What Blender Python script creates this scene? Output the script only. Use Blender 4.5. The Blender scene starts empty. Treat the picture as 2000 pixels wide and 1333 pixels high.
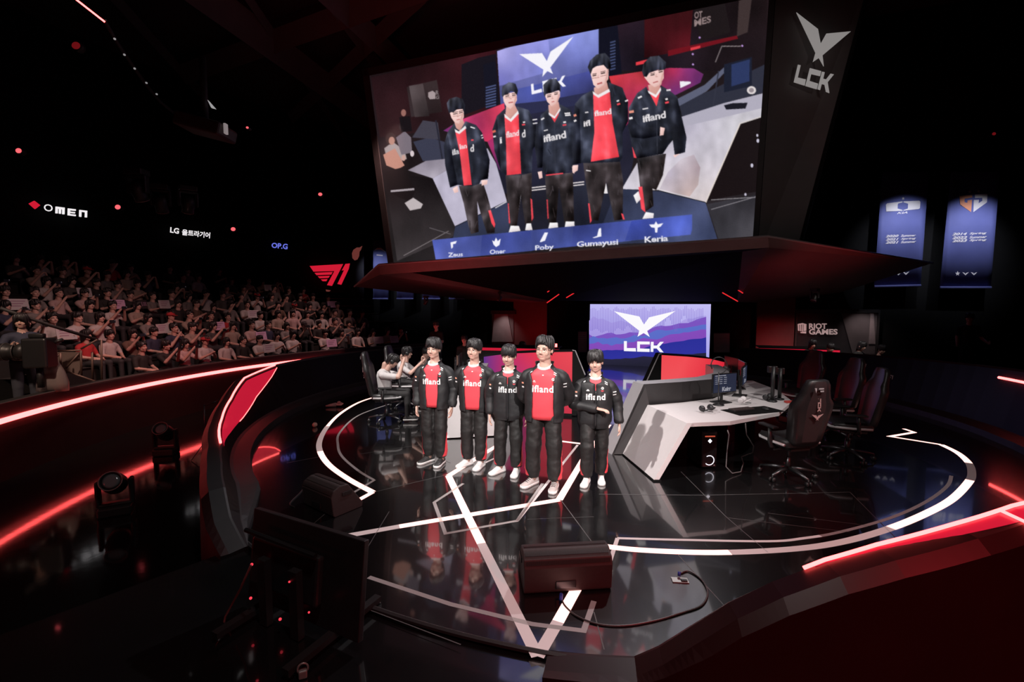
import bpy, bmesh, math, random
import numpy as np
from mathutils import Vector, Matrix, noise
from mathutils.bvhtree import BVHTree

random.seed(7); np.random.seed(7)
SC = bpy.context.scene
COL = SC.collection
PI = math.pi
V = Vector

# ------------------------------------------------------------------ camera
FOC, HORIZ, CAMH = 900.0, 595.0, 2.25          # pixels, pixels, metres (frame 2000 x 1333)
PITCH = math.atan((666.5 - HORIZ) / FOC)
cam_d = bpy.data.cameras.new('camera'); cam = bpy.data.objects.new('camera', cam_d); COL.objects.link(cam)
cam_d.sensor_width = 36.0; cam_d.lens = 36.0 * FOC / 2000.0
cam_d.clip_start = 0.05; cam_d.clip_end = 200
cam.location = (0, 0, CAMH); cam.rotation_euler = (PI / 2 - PITCH, 0, 0)
SC.camera = cam

# ------------------------------------------------------------------ world
w = bpy.data.worlds.new('hall_dark'); SC.world = w; w.use_nodes = True
w.node_tree.nodes['Background'].inputs[0].default_value = (0.6, 0.35, 0.35, 1)
w.node_tree.nodes['Background'].inputs[1].default_value = 0.0015

# ------------------------------------------------------------------ view
vs = SC.view_settings
vs.view_transform = 'Standard'; vs.look = 'None'; vs.exposure = 0.0; vs.gamma = 1.0
vs.use_curve_mapping = False
SC.display_settings.display_device = 'sRGB'

# ------------------------------------------------------------------ lights of the hall (stage spots, with added fill lights)
def spot(loc, target, power, angle=40, blend=0.5, color=(1, 1, 1), radius=0.12):
    l = bpy.data.lights.new('stage_or_fill_spot', 'SPOT'); o = bpy.data.objects.new('stage_or_fill_spot', l); COL.objects.link(o)
    l.energy = power; l.spot_size = math.radians(angle); l.spot_blend = blend; l.color = color; l.shadow_soft_size = radius
    o.location = loc; o.rotation_euler = (V(target) - V(loc)).to_track_quat('-Z', 'Y').to_euler()
    return o
WARM = (1.0, 0.93, 0.90)
spot((-5.4, 1.6, 7.4), (0.2, 6.2, 1.0), 4200, 30, 0.6, WARM)          # key from the upper left front
spot((2.0, -3.4, 6.2), (0.3, 6.1, 1.15), 5400, 24, 0.6, WARM)         # front key
spot((6.2, 1.2, 8.2), (2.3, 6.7, 0.8), 1900, 30, 0.7, WARM)           # right desk
spot((-4.6, 5.4, 8.6), (-1.9, 9.0, 0.9), 3600, 26, 0.6, WARM)         # left desk and its seated players
spot((4.2, 10.6, 9.3), (0.3, 6.1, 0.9), 1800, 34, 0.6, (1, 0.95, 0.97)) # back light from above the screen
# dim wash over the stands
spot((-6.4, 9.4, 5.6), (-9.4, 11.4, 0.9), 620, 84, 1.0, (1.0, 0.58, 0.52), 0.3)
spot((-3.6, 14.6, 8.0), (-6.6, 17.4, 0.9), 1150, 62, 1.0, (1.0, 0.54, 0.50), 0.3)
spot((-6.8, 3.2, 7.0), (-9.0, 8.2, 0.5), 1500, 34, 0.8, (1.0, 0.70, 0.55), 0.2)  # aisle lamp by the camera operator
spot((6.5, -1.0, 5.5), (6.3, 11.2, 6.2), 300, 30, 0.8, (1, .88, .86), 0.3)       # added spot for the spill on the flank of the big screen
RED = (1.0, 0.035, 0.05)
spot((-4.9, 8.6, 3.4), (-8.6, 11.6, 0.9), 150, 50, 0.9, RED, 0.2)            # added red spot for the LED strip's glow on the front rows
# red wash on the canopy, on the back wall and up in the roof
RED = (1.0, 0.035, 0.05); RED2 = (1.0, 0.10, 0.11)
spot((-2.6, 12.6, 0.4), (-1.5, 14.2, 3.2), 120, 95, 0.9, RED2, 0.2)
spot((7.4, 10.2, 0.9), (7.6, 11.6, 3.4), 60, 80, 0.9, RED2, 0.2)
spot((8.5, 14.3, 0.3), (8.9, 15.7, 1.5), 42, 100, 0.9, RED, 0.1)
spot((9.2, 11.6, 3.4), (9.2, 13.4, 1.0), 260, 60, 0.9, WARM, 0.1)            # added spot for the monitor light on the counter staff
spot((0.6, 16.3, 0.5), (0.6, 18.4, 2.0), 50, 80, 0.9, RED, 0.1)
spot((-3.0, 7.0, 6.0), (-3.0, 11.0, 10.5), 190, 100, 0.9, RED, 0.3)
spot((5.5, -2.5, 6.5), (2.6, 2.2, 0.2), 1300, 50, 0.9, RED, 0.3)            # red wash on the near wall
spot((0.8, 0.6, 9.6), (0.8, 6.0, 0.0), 550, 80, 0.9, WARM, 0.3)             # added broad fill to lift speaker, display and chairs
spot((-10.5, 9.5, 4.2), (-12.0, 9.0, 9.0), 20, 90, 0.9, RED, 0.3)

# ------------------------------------------------------------------ geometry of the photograph's lens: pixel -> place in the hall
_c, _s = math.cos(PITCH), math.sin(PITCH)
def ray(px, py):
    x = (px - 1000) / FOC; y = -(py - 666.5) / FOC
    return V((x, _c + y * _s, -_s + y * _c))
def G(px, py, z=0.0):                       # where that sight line meets height z
    d = ray(px, py); return V((0, 0, CAMH)) + d * ((z - CAMH) / d.z)
def AT(px, py, Y):                          # where it meets the depth Y
    d = ray(px, py); return V((0, 0, CAMH)) + d * (Y / d.y)
def ONP(px, py, o, n):                      # where it meets a plane
    d = ray(px, py); c0 = V((0, 0, CAMH)); return c0 + d * ((V(o) - c0).dot(V(n)) / d.dot(V(n)))
def PR(p):                                  # place -> pixel
    q = V(p) - V((0, 0, CAMH)); dz = q.y * _c - q.z * _s; u = q.y * _s + q.z * _c
    return 1000 + FOC * q.x / dz, 666.5 - FOC * u / dz, dz
CEN = V((1.9, 9.5, 0))                      # centre of the round stage
def PO(r, deg, z=0.0):
    a = math.radians(deg); return V((CEN.x + r * math.cos(a), CEN.y + r * math.sin(a), z))

# ------------------------------------------------------------------ materials
MATS = {}
def mat(name, col=(0.5, 0.5, 0.5), rough=0.5, metal=0.0, emit=None, estr=0.0, coat=0.0, spec=0.5, ior=None, alpha=1.0,
        trans=0.0, nscale=0, namt=0.0, bump=0.0, bscale=60, sheen=0.0, crough=0.03):
    if name in MATS: return MATS[name]
    m = bpy.data.materials.new(name); m.use_nodes = True; MATS[name] = m
    nt = m.node_tree; b = nt.nodes['Principled BSDF']
    b.inputs['Base Color'].default_value = (*col, 1); b.inputs['Roughness'].default_value = rough
    b.inputs['Metallic'].default_value = metal; b.inputs['Specular IOR Level'].default_value = spec
    b.inputs['Coat Weight'].default_value = coat; b.inputs['Coat Roughness'].default_value = crough
    b.inputs['Alpha'].default_value = alpha; b.inputs['Transmission Weight'].default_value = trans
    b.inputs['Sheen Weight'].default_value = sheen
    if ior: b.inputs['IOR'].default_value = ior
    if emit: b.inputs['Emission Color'].default_value = (*emit, 1); b.inputs['Emission Strength'].default_value = estr
    if nscale or bump:
        tc = nt.nodes.new('ShaderNodeTexCoord')
    if nscale:
        nz = nt.nodes.new('ShaderNodeTexNoise'); nz.inputs['Scale'].default_value = nscale; nz.inputs['Detail'].default_value = 4
        nt.links.new(tc.outputs['Object'], nz.inputs['Vector'])
        mx = nt.nodes.new('ShaderNodeMix'); mx.data_type = 'RGBA'; mx.blend_type = 'MIX'
        mx.inputs[6].default_value = (*[max(0, c * (1 - namt)) for c in col], 1)
        mx.inputs[7].default_value = (*[min(1, c * (1 + namt)) for c in col], 1)
        nt.links.new(nz.outputs['Fac'], mx.inputs[0]); nt.links.new(mx.outputs[2], b.inputs['Base Color'])
    if bump:
        nb = nt.nodes.new('ShaderNodeTexNoise'); nb.inputs['Scale'].default_value = bscale; nb.inputs['Detail'].default_value = 3
        nt.links.new(tc.outputs['Object'], nb.inputs['Vector'])
        bp = nt.nodes.new('ShaderNodeBump'); bp.inputs['Strength'].default_value = bump; bp.inputs['Distance'].default_value = 0.01
        nt.links.new(nb.outputs['Fac'], bp.inputs['Height']); nt.links.new(bp.outputs['Normal'], b.inputs['Normal'])
    return m
def vcol_emit(name, strength=1.0):          # a display: every face carries the colour of its picture element
    if name in MATS: return MATS[name]
    m = bpy.data.materials.new(name); m.use_nodes = True; MATS[name] = m
    nt = m.node_tree; b = nt.nodes['Principled BSDF']
    a = nt.nodes.new('ShaderNodeVertexColor'); a.layer_name = 'Col'
    b.inputs['Base Color'].default_value = (0.01, 0.01, 0.01, 1); b.inputs['Roughness'].default_value = 0.4
    b.inputs['Specular IOR Level'].default_value = 0.1
    nt.links.new(a.outputs['Color'], b.inputs['Emission Color']); b.inputs['Emission Strength'].default_value = strength
    return m
def lin(r, g, b):                           # sRGB 0..255 -> linear
    f = lambda c: (c / 255 / 12.92) if c <= 10 else ((c / 255 + 0.055) / 1.055) ** 2.4
    return (f(r), f(g), f(b))

# ------------------------------------------------------------------ objects
def tag(o, label=None, cat=None, group=None, kind=None):
    if label: o['label'] = label
    if cat: o['category'] = cat
    if group: o['group'] = group
    if kind: o['kind'] = kind
    return o
def thing(name, loc=(0, 0, 0), rz=0.0, label=None, cat=None, group=None, kind=None):
    o = bpy.data.objects.new(name, None); COL.objects.link(o); o.empty_display_size = 0.1
    o.location = loc; o.rotation_euler = (0, 0, rz)
    o['_m'] = 1; del o['_m']
    return tag(o, label, cat, group, kind)
def wm(o):
    return Matrix.Translation(o.location) @ o.rotation_euler.to_matrix().to_4x4()

class MB:
    """collects shapes, then links them as one mesh object"""
    def __init__(s): s.v = []; s.f = []; s.m = []
    def add(s, vs, fs, mi=0):
        o = len(s.v); s.v += [tuple(p) for p in vs]; s.f += [tuple(i + o for i in f) for f in fs]; s.m += [mi] * len(fs); return s
    def box(s, c, size, mi=0, R=None):
        x, y, z = [d / 2 for d in size]
        vs = [V((a, b, d)) for a in (-x, x) for b in (-y, y) for d in (-z, z)]
        if R is not None: vs = [R @ p for p in vs]
        c = V(c)
        return s.add([p + c for p in vs], [(0, 1, 3, 2), (4, 6, 7, 5), (0, 4, 5, 1), (2, 3, 7, 6), (0, 2, 6, 4), (1, 5, 7, 3)], mi)
    def bbox(s, c, size, bev=0.01, mi=0, R=None):            # box with chamfered edges
        bm = bmesh.new(); bmesh.ops.create_cube(bm, size=1.0)
        for v_ in bm.verts: v_.co = V((v_.co.x * size[0], v_.co.y * size[1], v_.co.z * size[2]))
        bmesh.ops.bevel(bm, geom=bm.edges[:], offset=min(bev, min(size) * 0.45), segments=2, affect='EDGES', profile=0.5)
        c = V(c)
        vs = [((R @ v_.co) if R is not None else v_.co) + c for v_ in bm.verts]
        fs = [[v_.index for v_ in f.verts] for f in bm.faces]; bm.free()
        return s.add(vs, fs, mi)
    def prism(s, poly, d, mi=0):                               # planar outline extruded along vector d
        n = len(poly); a = [V(p) for p in poly]; d = V(d); b = [p + d for p in a]
        fs = [tuple(range(n)), tuple(range(2 * n - 1, n - 1, -1))]
        fs += [(i, i + n, (i + 1) % n + n, (i + 1) % n) for i in range(n)]
        return s.add(a + b, fs, mi)
    def loft(s, rings, mi=0, cap=True, closed=True):
        n = len(rings[0]); vs = [p for r in rings for p in r]; fs = []
        for k in range(len(rings) - 1):
            for i in range(n if closed else n - 1):
                j = (i + 1) % n; fs.append((k * n + i, k * n + j, (k + 1) * n + j, (k + 1) * n + i))
        if cap and closed: fs.append(tuple(range(n - 1, -1, -1))); fs.append(tuple(range((len(rings) - 1) * n, len(rings) * n)))
        return s.add(vs, fs, mi)
    def tube(s, pts, r, seg=8, mi=0, flat=1.0, up=None, cap=True):
        pts = [V(p) for p in pts]; n = len(pts); rr = r if isinstance(r, (list, tuple)) else [r] * n
        rings = []; nrm = None
        for i in range(n):
            t = (pts[min(i + 1, n - 1)] - pts[max(i - 1, 0)]).normalized()
            if nrm is None:
                u = V(up) if up else (V((0, 0, 1)) if abs(t.z) < 0.9 else V((1, 0, 0)))
                nrm = (u - t * u.dot(t)).normalized()
            else:
                nrm = (nrm - t * nrm.dot(t)); nrm = nrm.normalized() if nrm.length > 1e-6 else t.orthogonal().normalized()
            bn = t.cross(nrm)
            rings.append([pts[i] + (nrm * math.cos(a) * flat + bn * math.sin(a)) * rr[i] for a in [2 * PI * k / seg for k in range(seg)]])
        return s.loft(rings, mi, cap)
    def lathe(s, prof, seg=16, mi=0, M=None):                  # profile (r, z) about the z axis
        rings = [[V((r * math.cos(a), r * math.sin(a), z)) for a in [2 * PI * k / seg for k in range(seg)]] for r, z in prof]
        if M is not None: rings = [[M @ p for p in r] for r in rings]
        return s.loft(rings, mi)
    def ball(s, c, r, mi=0, seg=12, rings=8, R=None):
        r = (r, r, r) if not isinstance(r, (tuple, list)) else r; c = V(c); vs = []; fs = []
        for k in range(rings + 1):
            th = PI * k / rings
            for i in range(seg):
                a = 2 * PI * i / seg; p = V((r[0] * math.sin(th) * math.cos(a), r[1] * math.sin(th) * math.sin(a), r[2] * math.cos(th)))
                vs.append((R @ p if R is not None else p) + c)
        for k in range(rings):
            for i in range(seg):
                j = (i + 1) % seg; fs.append((k * seg + i, (k + 1) * seg + i, (k + 1) * seg + j, k * seg + j))
        return s.add(vs, fs, mi)
    def mesh(s, name, mats, smooth=False):
        me = bpy.data.meshes.new(name); me.from_pydata(s.v, [], s.f)
        for m in (mats if isinstance(mats, (list, tuple)) else [mats]): me.materials.append(m)
        me.polygons.foreach_set('material_index', s.m)
        me.validate(); me.update()
        bm = bmesh.new(); bm.from_mesh(me); bmesh.ops.remove_doubles(bm, verts=bm.verts, dist=1e-5)
        bmesh.ops.recalc_face_normals(bm, faces=bm.faces); bm.to_mesh(me); bm.free()
        if smooth: me.polygons.foreach_set('use_smooth', [True] * len(me.polygons))
        return me
    def build(s, name, mats, parent=None, smooth=False, world=True, kind=None, label=None, cat=None, group=None):
        if parent is not None and world:
            I = wm(parent.parent).inverted() if parent.parent is not None else None
            M = (wm(parent) if parent.parent is None else wm(parent.parent)).inverted()
            s.v = [tuple(M @ V(p)) for p in s.v]
        me = s.mesh(name, mats, smooth)
        o = bpy.data.objects.new(name, me); COL.objects.link(o)
        if parent is not None: o.parent = parent
        if smooth == 'auto': pass
        return tag(o, label, cat, group, kind)
def link_copy(o, parent=None):
    c = o.copy(); COL.objects.link(c); c.parent = parent
    return c
def copy_tree(o, parent=None):
    c = link_copy(o, parent)
    for ch in list(o.children): copy_tree(ch, c)
    return c
def auto_smooth(o, deg=35):
    me = o.data; me.polygons.foreach_set('use_smooth', [True] * len(me.polygons))
    bm = bmesh.new(); bm.from_mesh(me); lim = math.radians(deg)
    for e in bm.edges:
        e.smooth = not (len(e.link_faces) == 2 and e.calc_face_angle(0) > lim)
    bm.to_mesh(me); bm.free(); return o
def text_mesh(txt, size=1.0, bold=0.0, shear=0.0, align='CENTER', space=1.0):
    c = bpy.data.curves.new('txt', 'FONT'); c.body = txt; c.size = size; c.align_x = align; c.align_y = 'CENTER'
    c.offset = bold; c.shear = shear; c.space_character = space; c.resolution_u = 3
    o = bpy.data.objects.new('txt', c); COL.objects.link(o)
    dg = bpy.context.evaluated_depsgraph_get(); dg.update()
    me = bpy.data.meshes.new_from_object(o.evaluated_get(dg))
    vs = [v_.co.copy() for v_ in me.vertices]; fs = [tuple(p.vertices) for p in me.polygons]
    bpy.data.objects.remove(o); bpy.data.curves.remove(c); bpy.data.meshes.remove(me)
    return vs, fs
def fit_text(txt, quad, depth=None, bold=0.0, shear=0.0, space=1.0):
    """text squeezed into a quad of four 3-d corners (bottom-left, bottom-right, top-right, top-left)"""
    vs, fs = text_mesh(txt, 1.0, bold, shear, 'CENTER', space)
    x0, x1 = min(p.x for p in vs), max(p.x for p in vs); y0, y1 = min(p.y for p in vs), max(p.y for p in vs)
    bl, br, tr, tl = [V(q) for q in quad]
    out = []
    for p in vs:
        u = (p.x - x0) / (x1 - x0); w_ = (p.y - y0) / (y1 - y0)
        out.append((bl * (1 - u) + br * u) * (1 - w_) + (tl * (1 - u) + tr * u) * w_)
    return out, fs
def remesh(mb, name, voxel, smooth=4, factor=0.5):
    """union of the shapes as one continuous skin"""
    me = mb.mesh(name, mat('tmp'), False)
    o = bpy.data.objects.new(name, me); COL.objects.link(o)
    md = o.modifiers.new('r', 'REMESH'); md.mode = 'VOXEL'; md.voxel_size = voxel
    if smooth:
        ms = o.modifiers.new('s', 'SMOOTH'); ms.iterations = smooth; ms.factor = factor
    dg = bpy.context.evaluated_depsgraph_get(); dg.update()
    r = bpy.data.meshes.new_from_object(o.evaluated_get(dg))
    bpy.data.objects.remove(o); bpy.data.meshes.remove(me)
    n = len(r.vertices); co = np.empty(n * 3); r.vertices.foreach_get('co', co); co = co.reshape(-1, 3)
    fs = [tuple(p.vertices) for p in r.polygons]; bpy.data.meshes.remove(r)
    return co, fs
# ================================================================== THE SETTING
M_FLOOR = mat('black_gloss_floor', (0.006, 0.006, 0.0065), 0.22, spec=0.5, ior=1.6, coat=1.0, crough=0.045, nscale=3, namt=0.4)
MATS['black_gloss_floor'].node_tree.nodes['Principled BSDF'].inputs['Coat IOR'].default_value = 1.85
M_MOAT = mat('moat_black_vinyl', (0.006, 0.005, 0.005), 0.075, ior=1.8, nscale=2, namt=0.4, bump=0.03, bscale=9)
M_WALLIN = mat('dark_gloss_panel', (0.010, 0.007, 0.007), 0.42, ior=1.3, nscale=2, namt=0.3, bump=0.05, bscale=5)
M_WALLOUT = mat('dark_red_panel', (0.022, 0.006, 0.0065), 0.38, nscale=2, namt=0.3)
M_KICK = mat('grey_kick_band', (0.028, 0.027, 0.029), 0.5, nscale=8, namt=0.2)
M_BLACK = mat('matt_black', (0.005, 0.005, 0.005), 0.85, spec=0.12, nscale=6, namt=0.3)
M_CHAR = mat('charcoal', (0.022, 0.020, 0.020), 0.6, nscale=6, namt=0.2)
M_REDWALL = mat('red_lit_wall', (0.10, 0.035, 0.035), 0.7, nscale=5, namt=0.2)  # red light on these panels is partly put into the colour
M_GREYW = mat('booth_wall_lit', (0.20, 0.17, 0.17), 0.7, nscale=5, namt=0.2)  # paler tone stands for the downlight inside the booths
M_LED = mat('led_red_strip', (0.1, 0.05, 0.05), 0.4, emit=(1.0, 0.080, 0.078), estr=8.5)
M_LEDW = mat('led_warm_strip', (0.3, 0.25, 0.25), 0.4, emit=(1.0, 0.50, 0.44), estr=2.3)
M_LEDD = mat('led_dim_strip', (0.45, 0.42, 0.42), 0.4, emit=(1.0, 0.72, 0.70), estr=0.32)  # weak glow, also given to the unlit pale stretches
M_LEDO = mat('faint_diffuser', (0.30, 0.28, 0.28), 0.4, emit=(1, .75, .72), estr=0.06)  # faint glow added to the unlit floor lines
M_ACR = mat('red_backlit_acrylic', (0.25, 0.01, 0.02), 0.25, emit=(1.0, 0.018, 0.065), estr=0.5)
M_SEAM = mat('floor_seam', (0.10, 0.10, 0.10), 0.5)

def arc(r, a0, a1, z=0.0, n=48):
    return [PO(r, a0 + (a1 - a0) * i / n, z) for i in range(n + 1)]
# stage floor: a raised round deck
mb = MB(); N = 160
mb.loft([[PO(0.02, i * 360 / N) for i in range(N)], [PO(6.9, i * 360 / N) for i in range(N)], [PO(6.9, i * 360 / N, -0.46) for i in range(N)]], cap=False)
floor = mb.build('floor', M_FLOOR, kind='structure', label='black mirror-gloss round stage floor')
# walkway to the back display
mb = MB(); T = V((math.cos(math.radians(20)), -math.sin(math.radians(20)), 0)); AX = V((math.sin(math.radians(20)), math.cos(math.radians(20)), 0))
SCR = V((4.86, 16.7, 0))
a = [SCR - T * 3.1, SCR + T * 3.1]; b = [SCR - T * 3.1 - AX * 1.9, SCR + T * 3.1 - AX * 1.9]
mb.prism([b[0] + V((0, 0, -.02)), b[1] + V((0, 0, -.02)), a[1] + V((0, 0, -.02)), a[0] + V((0, 0, -.02))], (0, 0, 0.0198))
mb.build('floor_walkway', M_FLOOR, kind='structure', label='black gloss walkway leading to the back display')
# sunken floor around the deck
mb = MB(); mb.box((1.9, 10, -0.51), (44, 44, 0.1))
mb.build('floor_surround', M_MOAT, kind='structure', label='dark sunken floor around the stage')

# inner ring wall -----------------------------------------------------------------
def ring_wall(name, st, label):
    """st: (angle, top height, radius of the top)"""
    rows = []
    for a_, h, r in st:
        h = max(h, 0.004)
        k = min(1, max(0, (a_ + 80) / 30)) if name.endswith('right') else min(1, max(0, (231 - a_) / 12))
        g = lambda q: q * k + (r - .03) * (1 - k)          # the foot bench thins out towards the opening
        rows.append([PO(g(6.40), a_, 0.0), PO(g(6.42), a_, min(.10, h * .5)), PO(g(6.62), a_, min(.13, h * .6)), PO(g(6.66), a_, min(.15, h * .7)), PO(r - .02, a_, h * .97),
                     PO(r, a_, h), PO(r + .13, a_, h - .01), PO(r + .2, a_, h - .07 * min(1, h * 3)), PO(r + .22, a_, -.46), PO(6.4, a_, -.46)])
    w_ = MB()
    n = len(rows[0])
    for k in range(len(rows) - 1):
        for i in range(n):
            j = (i + 1) % n
            if i == 9: continue
            mi = 1 if i in (0, 1, 2) else (2 if i in (6, 7) else 0)
            if i in (4, 5): mi = 1 if name.endswith('left') else 2
            w_.add([rows[k][i], rows[k + 1][i], rows[k + 1][j], rows[k][j]], [(0, 1, 2, 3)], mi)
    w_.add(rows[0], [tuple(range(n))], 0); w_.add(rows[-1], [tuple(range(n))], 0)
    o = w_.build(name, [M_WALLIN, M_KICK, M_WALLOUT], kind='structure', label=label)
    return o
def interp(st, n=3):
    out = []
    for i in range(len(st) - 1):
        for k in range(n):
            t = k / n; out.append(tuple(st[i][j] * (1 - t) + st[i + 1][j] * t for j in range(3)))
    out.append(st[-1]); return out
LEFT_ST = interp([(132, .92, 6.9), (140, .94, 6.9), (153, .96, 6.9), (165, .96, 6.92), (178, .95, 6.95), (187, .85, 7.02), (195, .65, 6.9), (203, .52, 6.82), (213, .46, 6.75), (219, .42, 6.8), (225, .37, 6.9), (228, .18, 6.95), (231, 0.01, 6.95)], 4)
RIGHT_ST = interp([(-104, .005, 6.9), (-99.5, .06, 6.9), (-98.3, .15, 6.9), (-97, .28, 6.9), (-95, .47, 6.9), (-93, .61, 6.9), (-90.5, .74, 6.9), (-88, .83, 6.9), (-84, .94, 6.9), (-80, 1.0, 6.85), (-70, 1.05, 6.75), (-50, 1.12, 6.8), (-16, 1.16, 6.9), (-2, 1.10, 6.9), (13, 1.04, 6.9), (28, .99, 6.9), (42, .92, 6.9)], 5)
wall_l = ring_wall('wall_ring_left', LEFT_ST, 'dark gloss curved wall ringing the stage on the audience side')
wall_r = ring_wall('wall_ring_right', RIGHT_ST, 'dark red curved wall ringing the stage nearest the camera')
def led_line(name, pts, rad, m, parent=None, label=None, flat=1.0):
    w_ = MB(); w_.tube(pts, rad, 8, 0, flat); return w_.build(name, m, parent, True, label=label)
def along(st, a0, a1, dr=.0, dz=.012):
    return [PO(r + dr, a_, h + dz) for a_, h, r in st if a0 <= a_ <= a1]
led_line('led_edge', along(LEFT_ST, 178, 213), 0.016, M_LED, wall_l, 'glowing red-white edge light')
led_line('led_edge', along(RIGHT_ST, -91.6, -30), 0.011, M_LED, wall_r, 'glowing red-white edge light')
# the red leaf-shaped backlit panels on the ring wall
def band(name, top, bot, m, parent, off=0.0):
    w_ = MB(); n = len(top)
    w_.add(list(top) + list(bot), [(i, i + 1, n + i + 1, n + i) for i in range(n - 1)]); return w_.build(name, m, parent)
def inner_pt(a_, h, r, t):                  # point on the inner face, t = 0 top .. 1 foot
    return PO((r - .02) * (1 - t) + 6.66 * t - .012, a_, h * .97 * (1 - t) + .15 * t)
top = []; bot = []
for a_, h, r in LEFT_ST:
    if 178 <= a_ <= 214:
        t = math.sin(PI * min(1, max(0, (a_ - 178) / 36))) ** 0.8 * 0.62
        top.append(inner_pt(a_, h, r, 0.02)); bot.append(inner_pt(a_, h, r, 0.02 + t))
band('backlit_panel', top, bot, M_ACR, wall_l)
led_line('led_edge', bot[:10], 0.007, M_LED, wall_l, 'thin lower edge light')
top = []; bot = []
for a_, h, r in RIGHT_ST:
    if -91 <= a_ <= -30:
        t = min(1, (a_ + 91) / 12)
        top.append(PO(r + .01, a_, h + .003)); bot.append(PO(r + .01 + .12 * t, a_, h - .006))
band('backlit_panel', top, bot, M_ACR, wall_r)
p = along(RIGHT_ST, -82, -79)[0]
led_line('led_joint', [PO(6.86, -81, 1.0), PO(6.99, -81, .985), PO(7.06, -81, .92)], 0.010, M_LED, wall_r, 'short red light bar across the wall top')
led_line('led_edge', [PO(6.82, a_, .97) for a_ in np.linspace(-12.5, -45, 20)], 0.022, M_LED, wall_r, 'pink-white strip light set in the wall')

# outer barrier between the moat and the stands ------------------------------------
rows = []
OUT_A = list(np.linspace(118, 222, 80))
w_ = MB()
for a_ in OUT_A:
    rows.append([PO(10.05, a_, -.46), PO(10.12, a_, .28), PO(10.2, a_, .66), PO(10.2, a_, .69), PO(10.42, a_, .69), PO(10.42, a_, -.46)])
for k in range(len(rows) - 1):
    for i in range(5):
        w_.add([rows[k][i], rows[k + 1][i], rows[k + 1][i + 1], rows[k][i + 1]], [(0, 1, 2, 3)], 1 if i >= 2 else 0)
barrier = w_.build('wall_barrier', [M_WALLOUT, M_CHAR], kind='structure', label='dark red curved barrier in front of the stands')
w_ = MB(); n = 70; pa = [PO(10.075, a_, .415) for a_ in np.linspace(140, 222, n)]; pb = [PO(10.095, a_, .495) for a_ in np.linspace(140, 222, n)]
w_.add(pa + pb, [(i, i + 1, n + i + 1, n + i) for i in range(n - 1)])
w_.build('led_strip', M_LED, barrier, label='long glowing pinkish white strip light')
led_line('rim_trim', [PO(10.21, a_, .69) for a_ in OUT_A], 0.012, mat('rim_metal', (.16, .13, .13), .5, .5), barrier)

# the floor lines ------------------------------------------------------------------
def strip(name, px, width, m, z=0.0012, label=None, closed=False, parent=None):
    pts = [G(*p) if not isinstance(p, Vector) else p for p in px]; n = len(pts); L = []; R_ = []
    for i in range(n):
        if closed: d0 = (pts[i] - pts[i - 1]).normalized(); d1 = (pts[(i + 1) % n] - pts[i]).normalized()
        else:
            d0 = (pts[i] - pts[max(i - 1, 0)]); d1 = (pts[min(i + 1, n - 1)] - pts[i])
            d0 = d0.normalized() if d0.length > 0 else d1.normalized(); d1 = d1.normalized() if d1.length > 0 else d0
        d = (d0 + d1); d = d.normalized() if d.length > 1e-4 else d0
        nn = V((-d.y, d.x, 0)); k = max(0.35, nn.dot(V((-d0.y, d0.x, 0))))
        L.append(pts[i] + nn * (width / 2 / k) + V((0, 0, z))); R_.append(pts[i] - nn * (width / 2 / k) + V((0, 0, z)))
    w_ = MB(); w_.add(L + R_, [(i, i + 1, n + i + 1, n + i) for i in range(n - 1)])
    return w_.build(name, m, parent or floor, label=label)
LW = 0.085
def garc(pxs, n=6):                         # smooth curve through ground points
    P = [G(*p) for p in pxs]; out = []
    for i in range(len(P) - 1):
        p0, p1, p2, p3 = P[max(i - 1, 0)], P[i], P[i + 1], P[min(i + 2, len(P) - 1)]
        for k in range(n):
            t = k / n; out.append(0.5 * ((2 * p1) + (p2 - p0) * t + (2 * p0 - 5 * p1 + 4 * p2 - p3) * t * t + (3 * p1 - p0 - 3 * p2 + p3) * t ** 3))
    out.append(P[-1]); return out
ARC_L = [(735, 775), (700, 787), (665, 808), (640, 833), (625, 860), (625, 882), (642, 908), (680, 936), (728, 962)]
c = garc(ARC_L)
strip('floor_light', c[:19], LW * .8, M_LEDW, label='lit stretch of the curved floor light')
strip('floor_light', c[18:31], LW, M_LEDD, label='dim grey stretch of the curved floor light')
strip('floor_light', c[30:], LW, M_LEDW, label='lit stretch of the curved floor light')
strip('floor_light', [(728, 962), (690, 983), (640, 1003)], LW * .8, M_LEDW)
ARC_R = [(1160, 1065), (1250, 1075), (1400, 1080), (1550, 1073), (1650, 1058), (1740, 1032), (1810, 1003), (1860, 975), (1892, 942), (1898, 925), (1892, 905), (1870, 885), (1838, 869)]
c = garc(ARC_R)
strip('floor_light', c[:14], LW, M_LEDW, label='lit stretch of the curved floor light')
strip('floor_light', c[13:31], LW, M_LEDD, label='dim grey stretch of the curved floor light')
strip('floor_light', c[30:50], LW, M_LEDW, label='lit stretch of the curved floor light')
strip('floor_light', c[49:61], LW, M_LEDO, label='dark stretch of the curved floor light')
strip('floor_light', c[60:], LW, M_LEDW, label='lit stretch of the curved floor light')
strip('floor_light', [(1838, 869), (1738, 853), (1786, 845), (1765, 838)], LW * .75, M_LEDW, label='zigzag end of the floor light')
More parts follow.
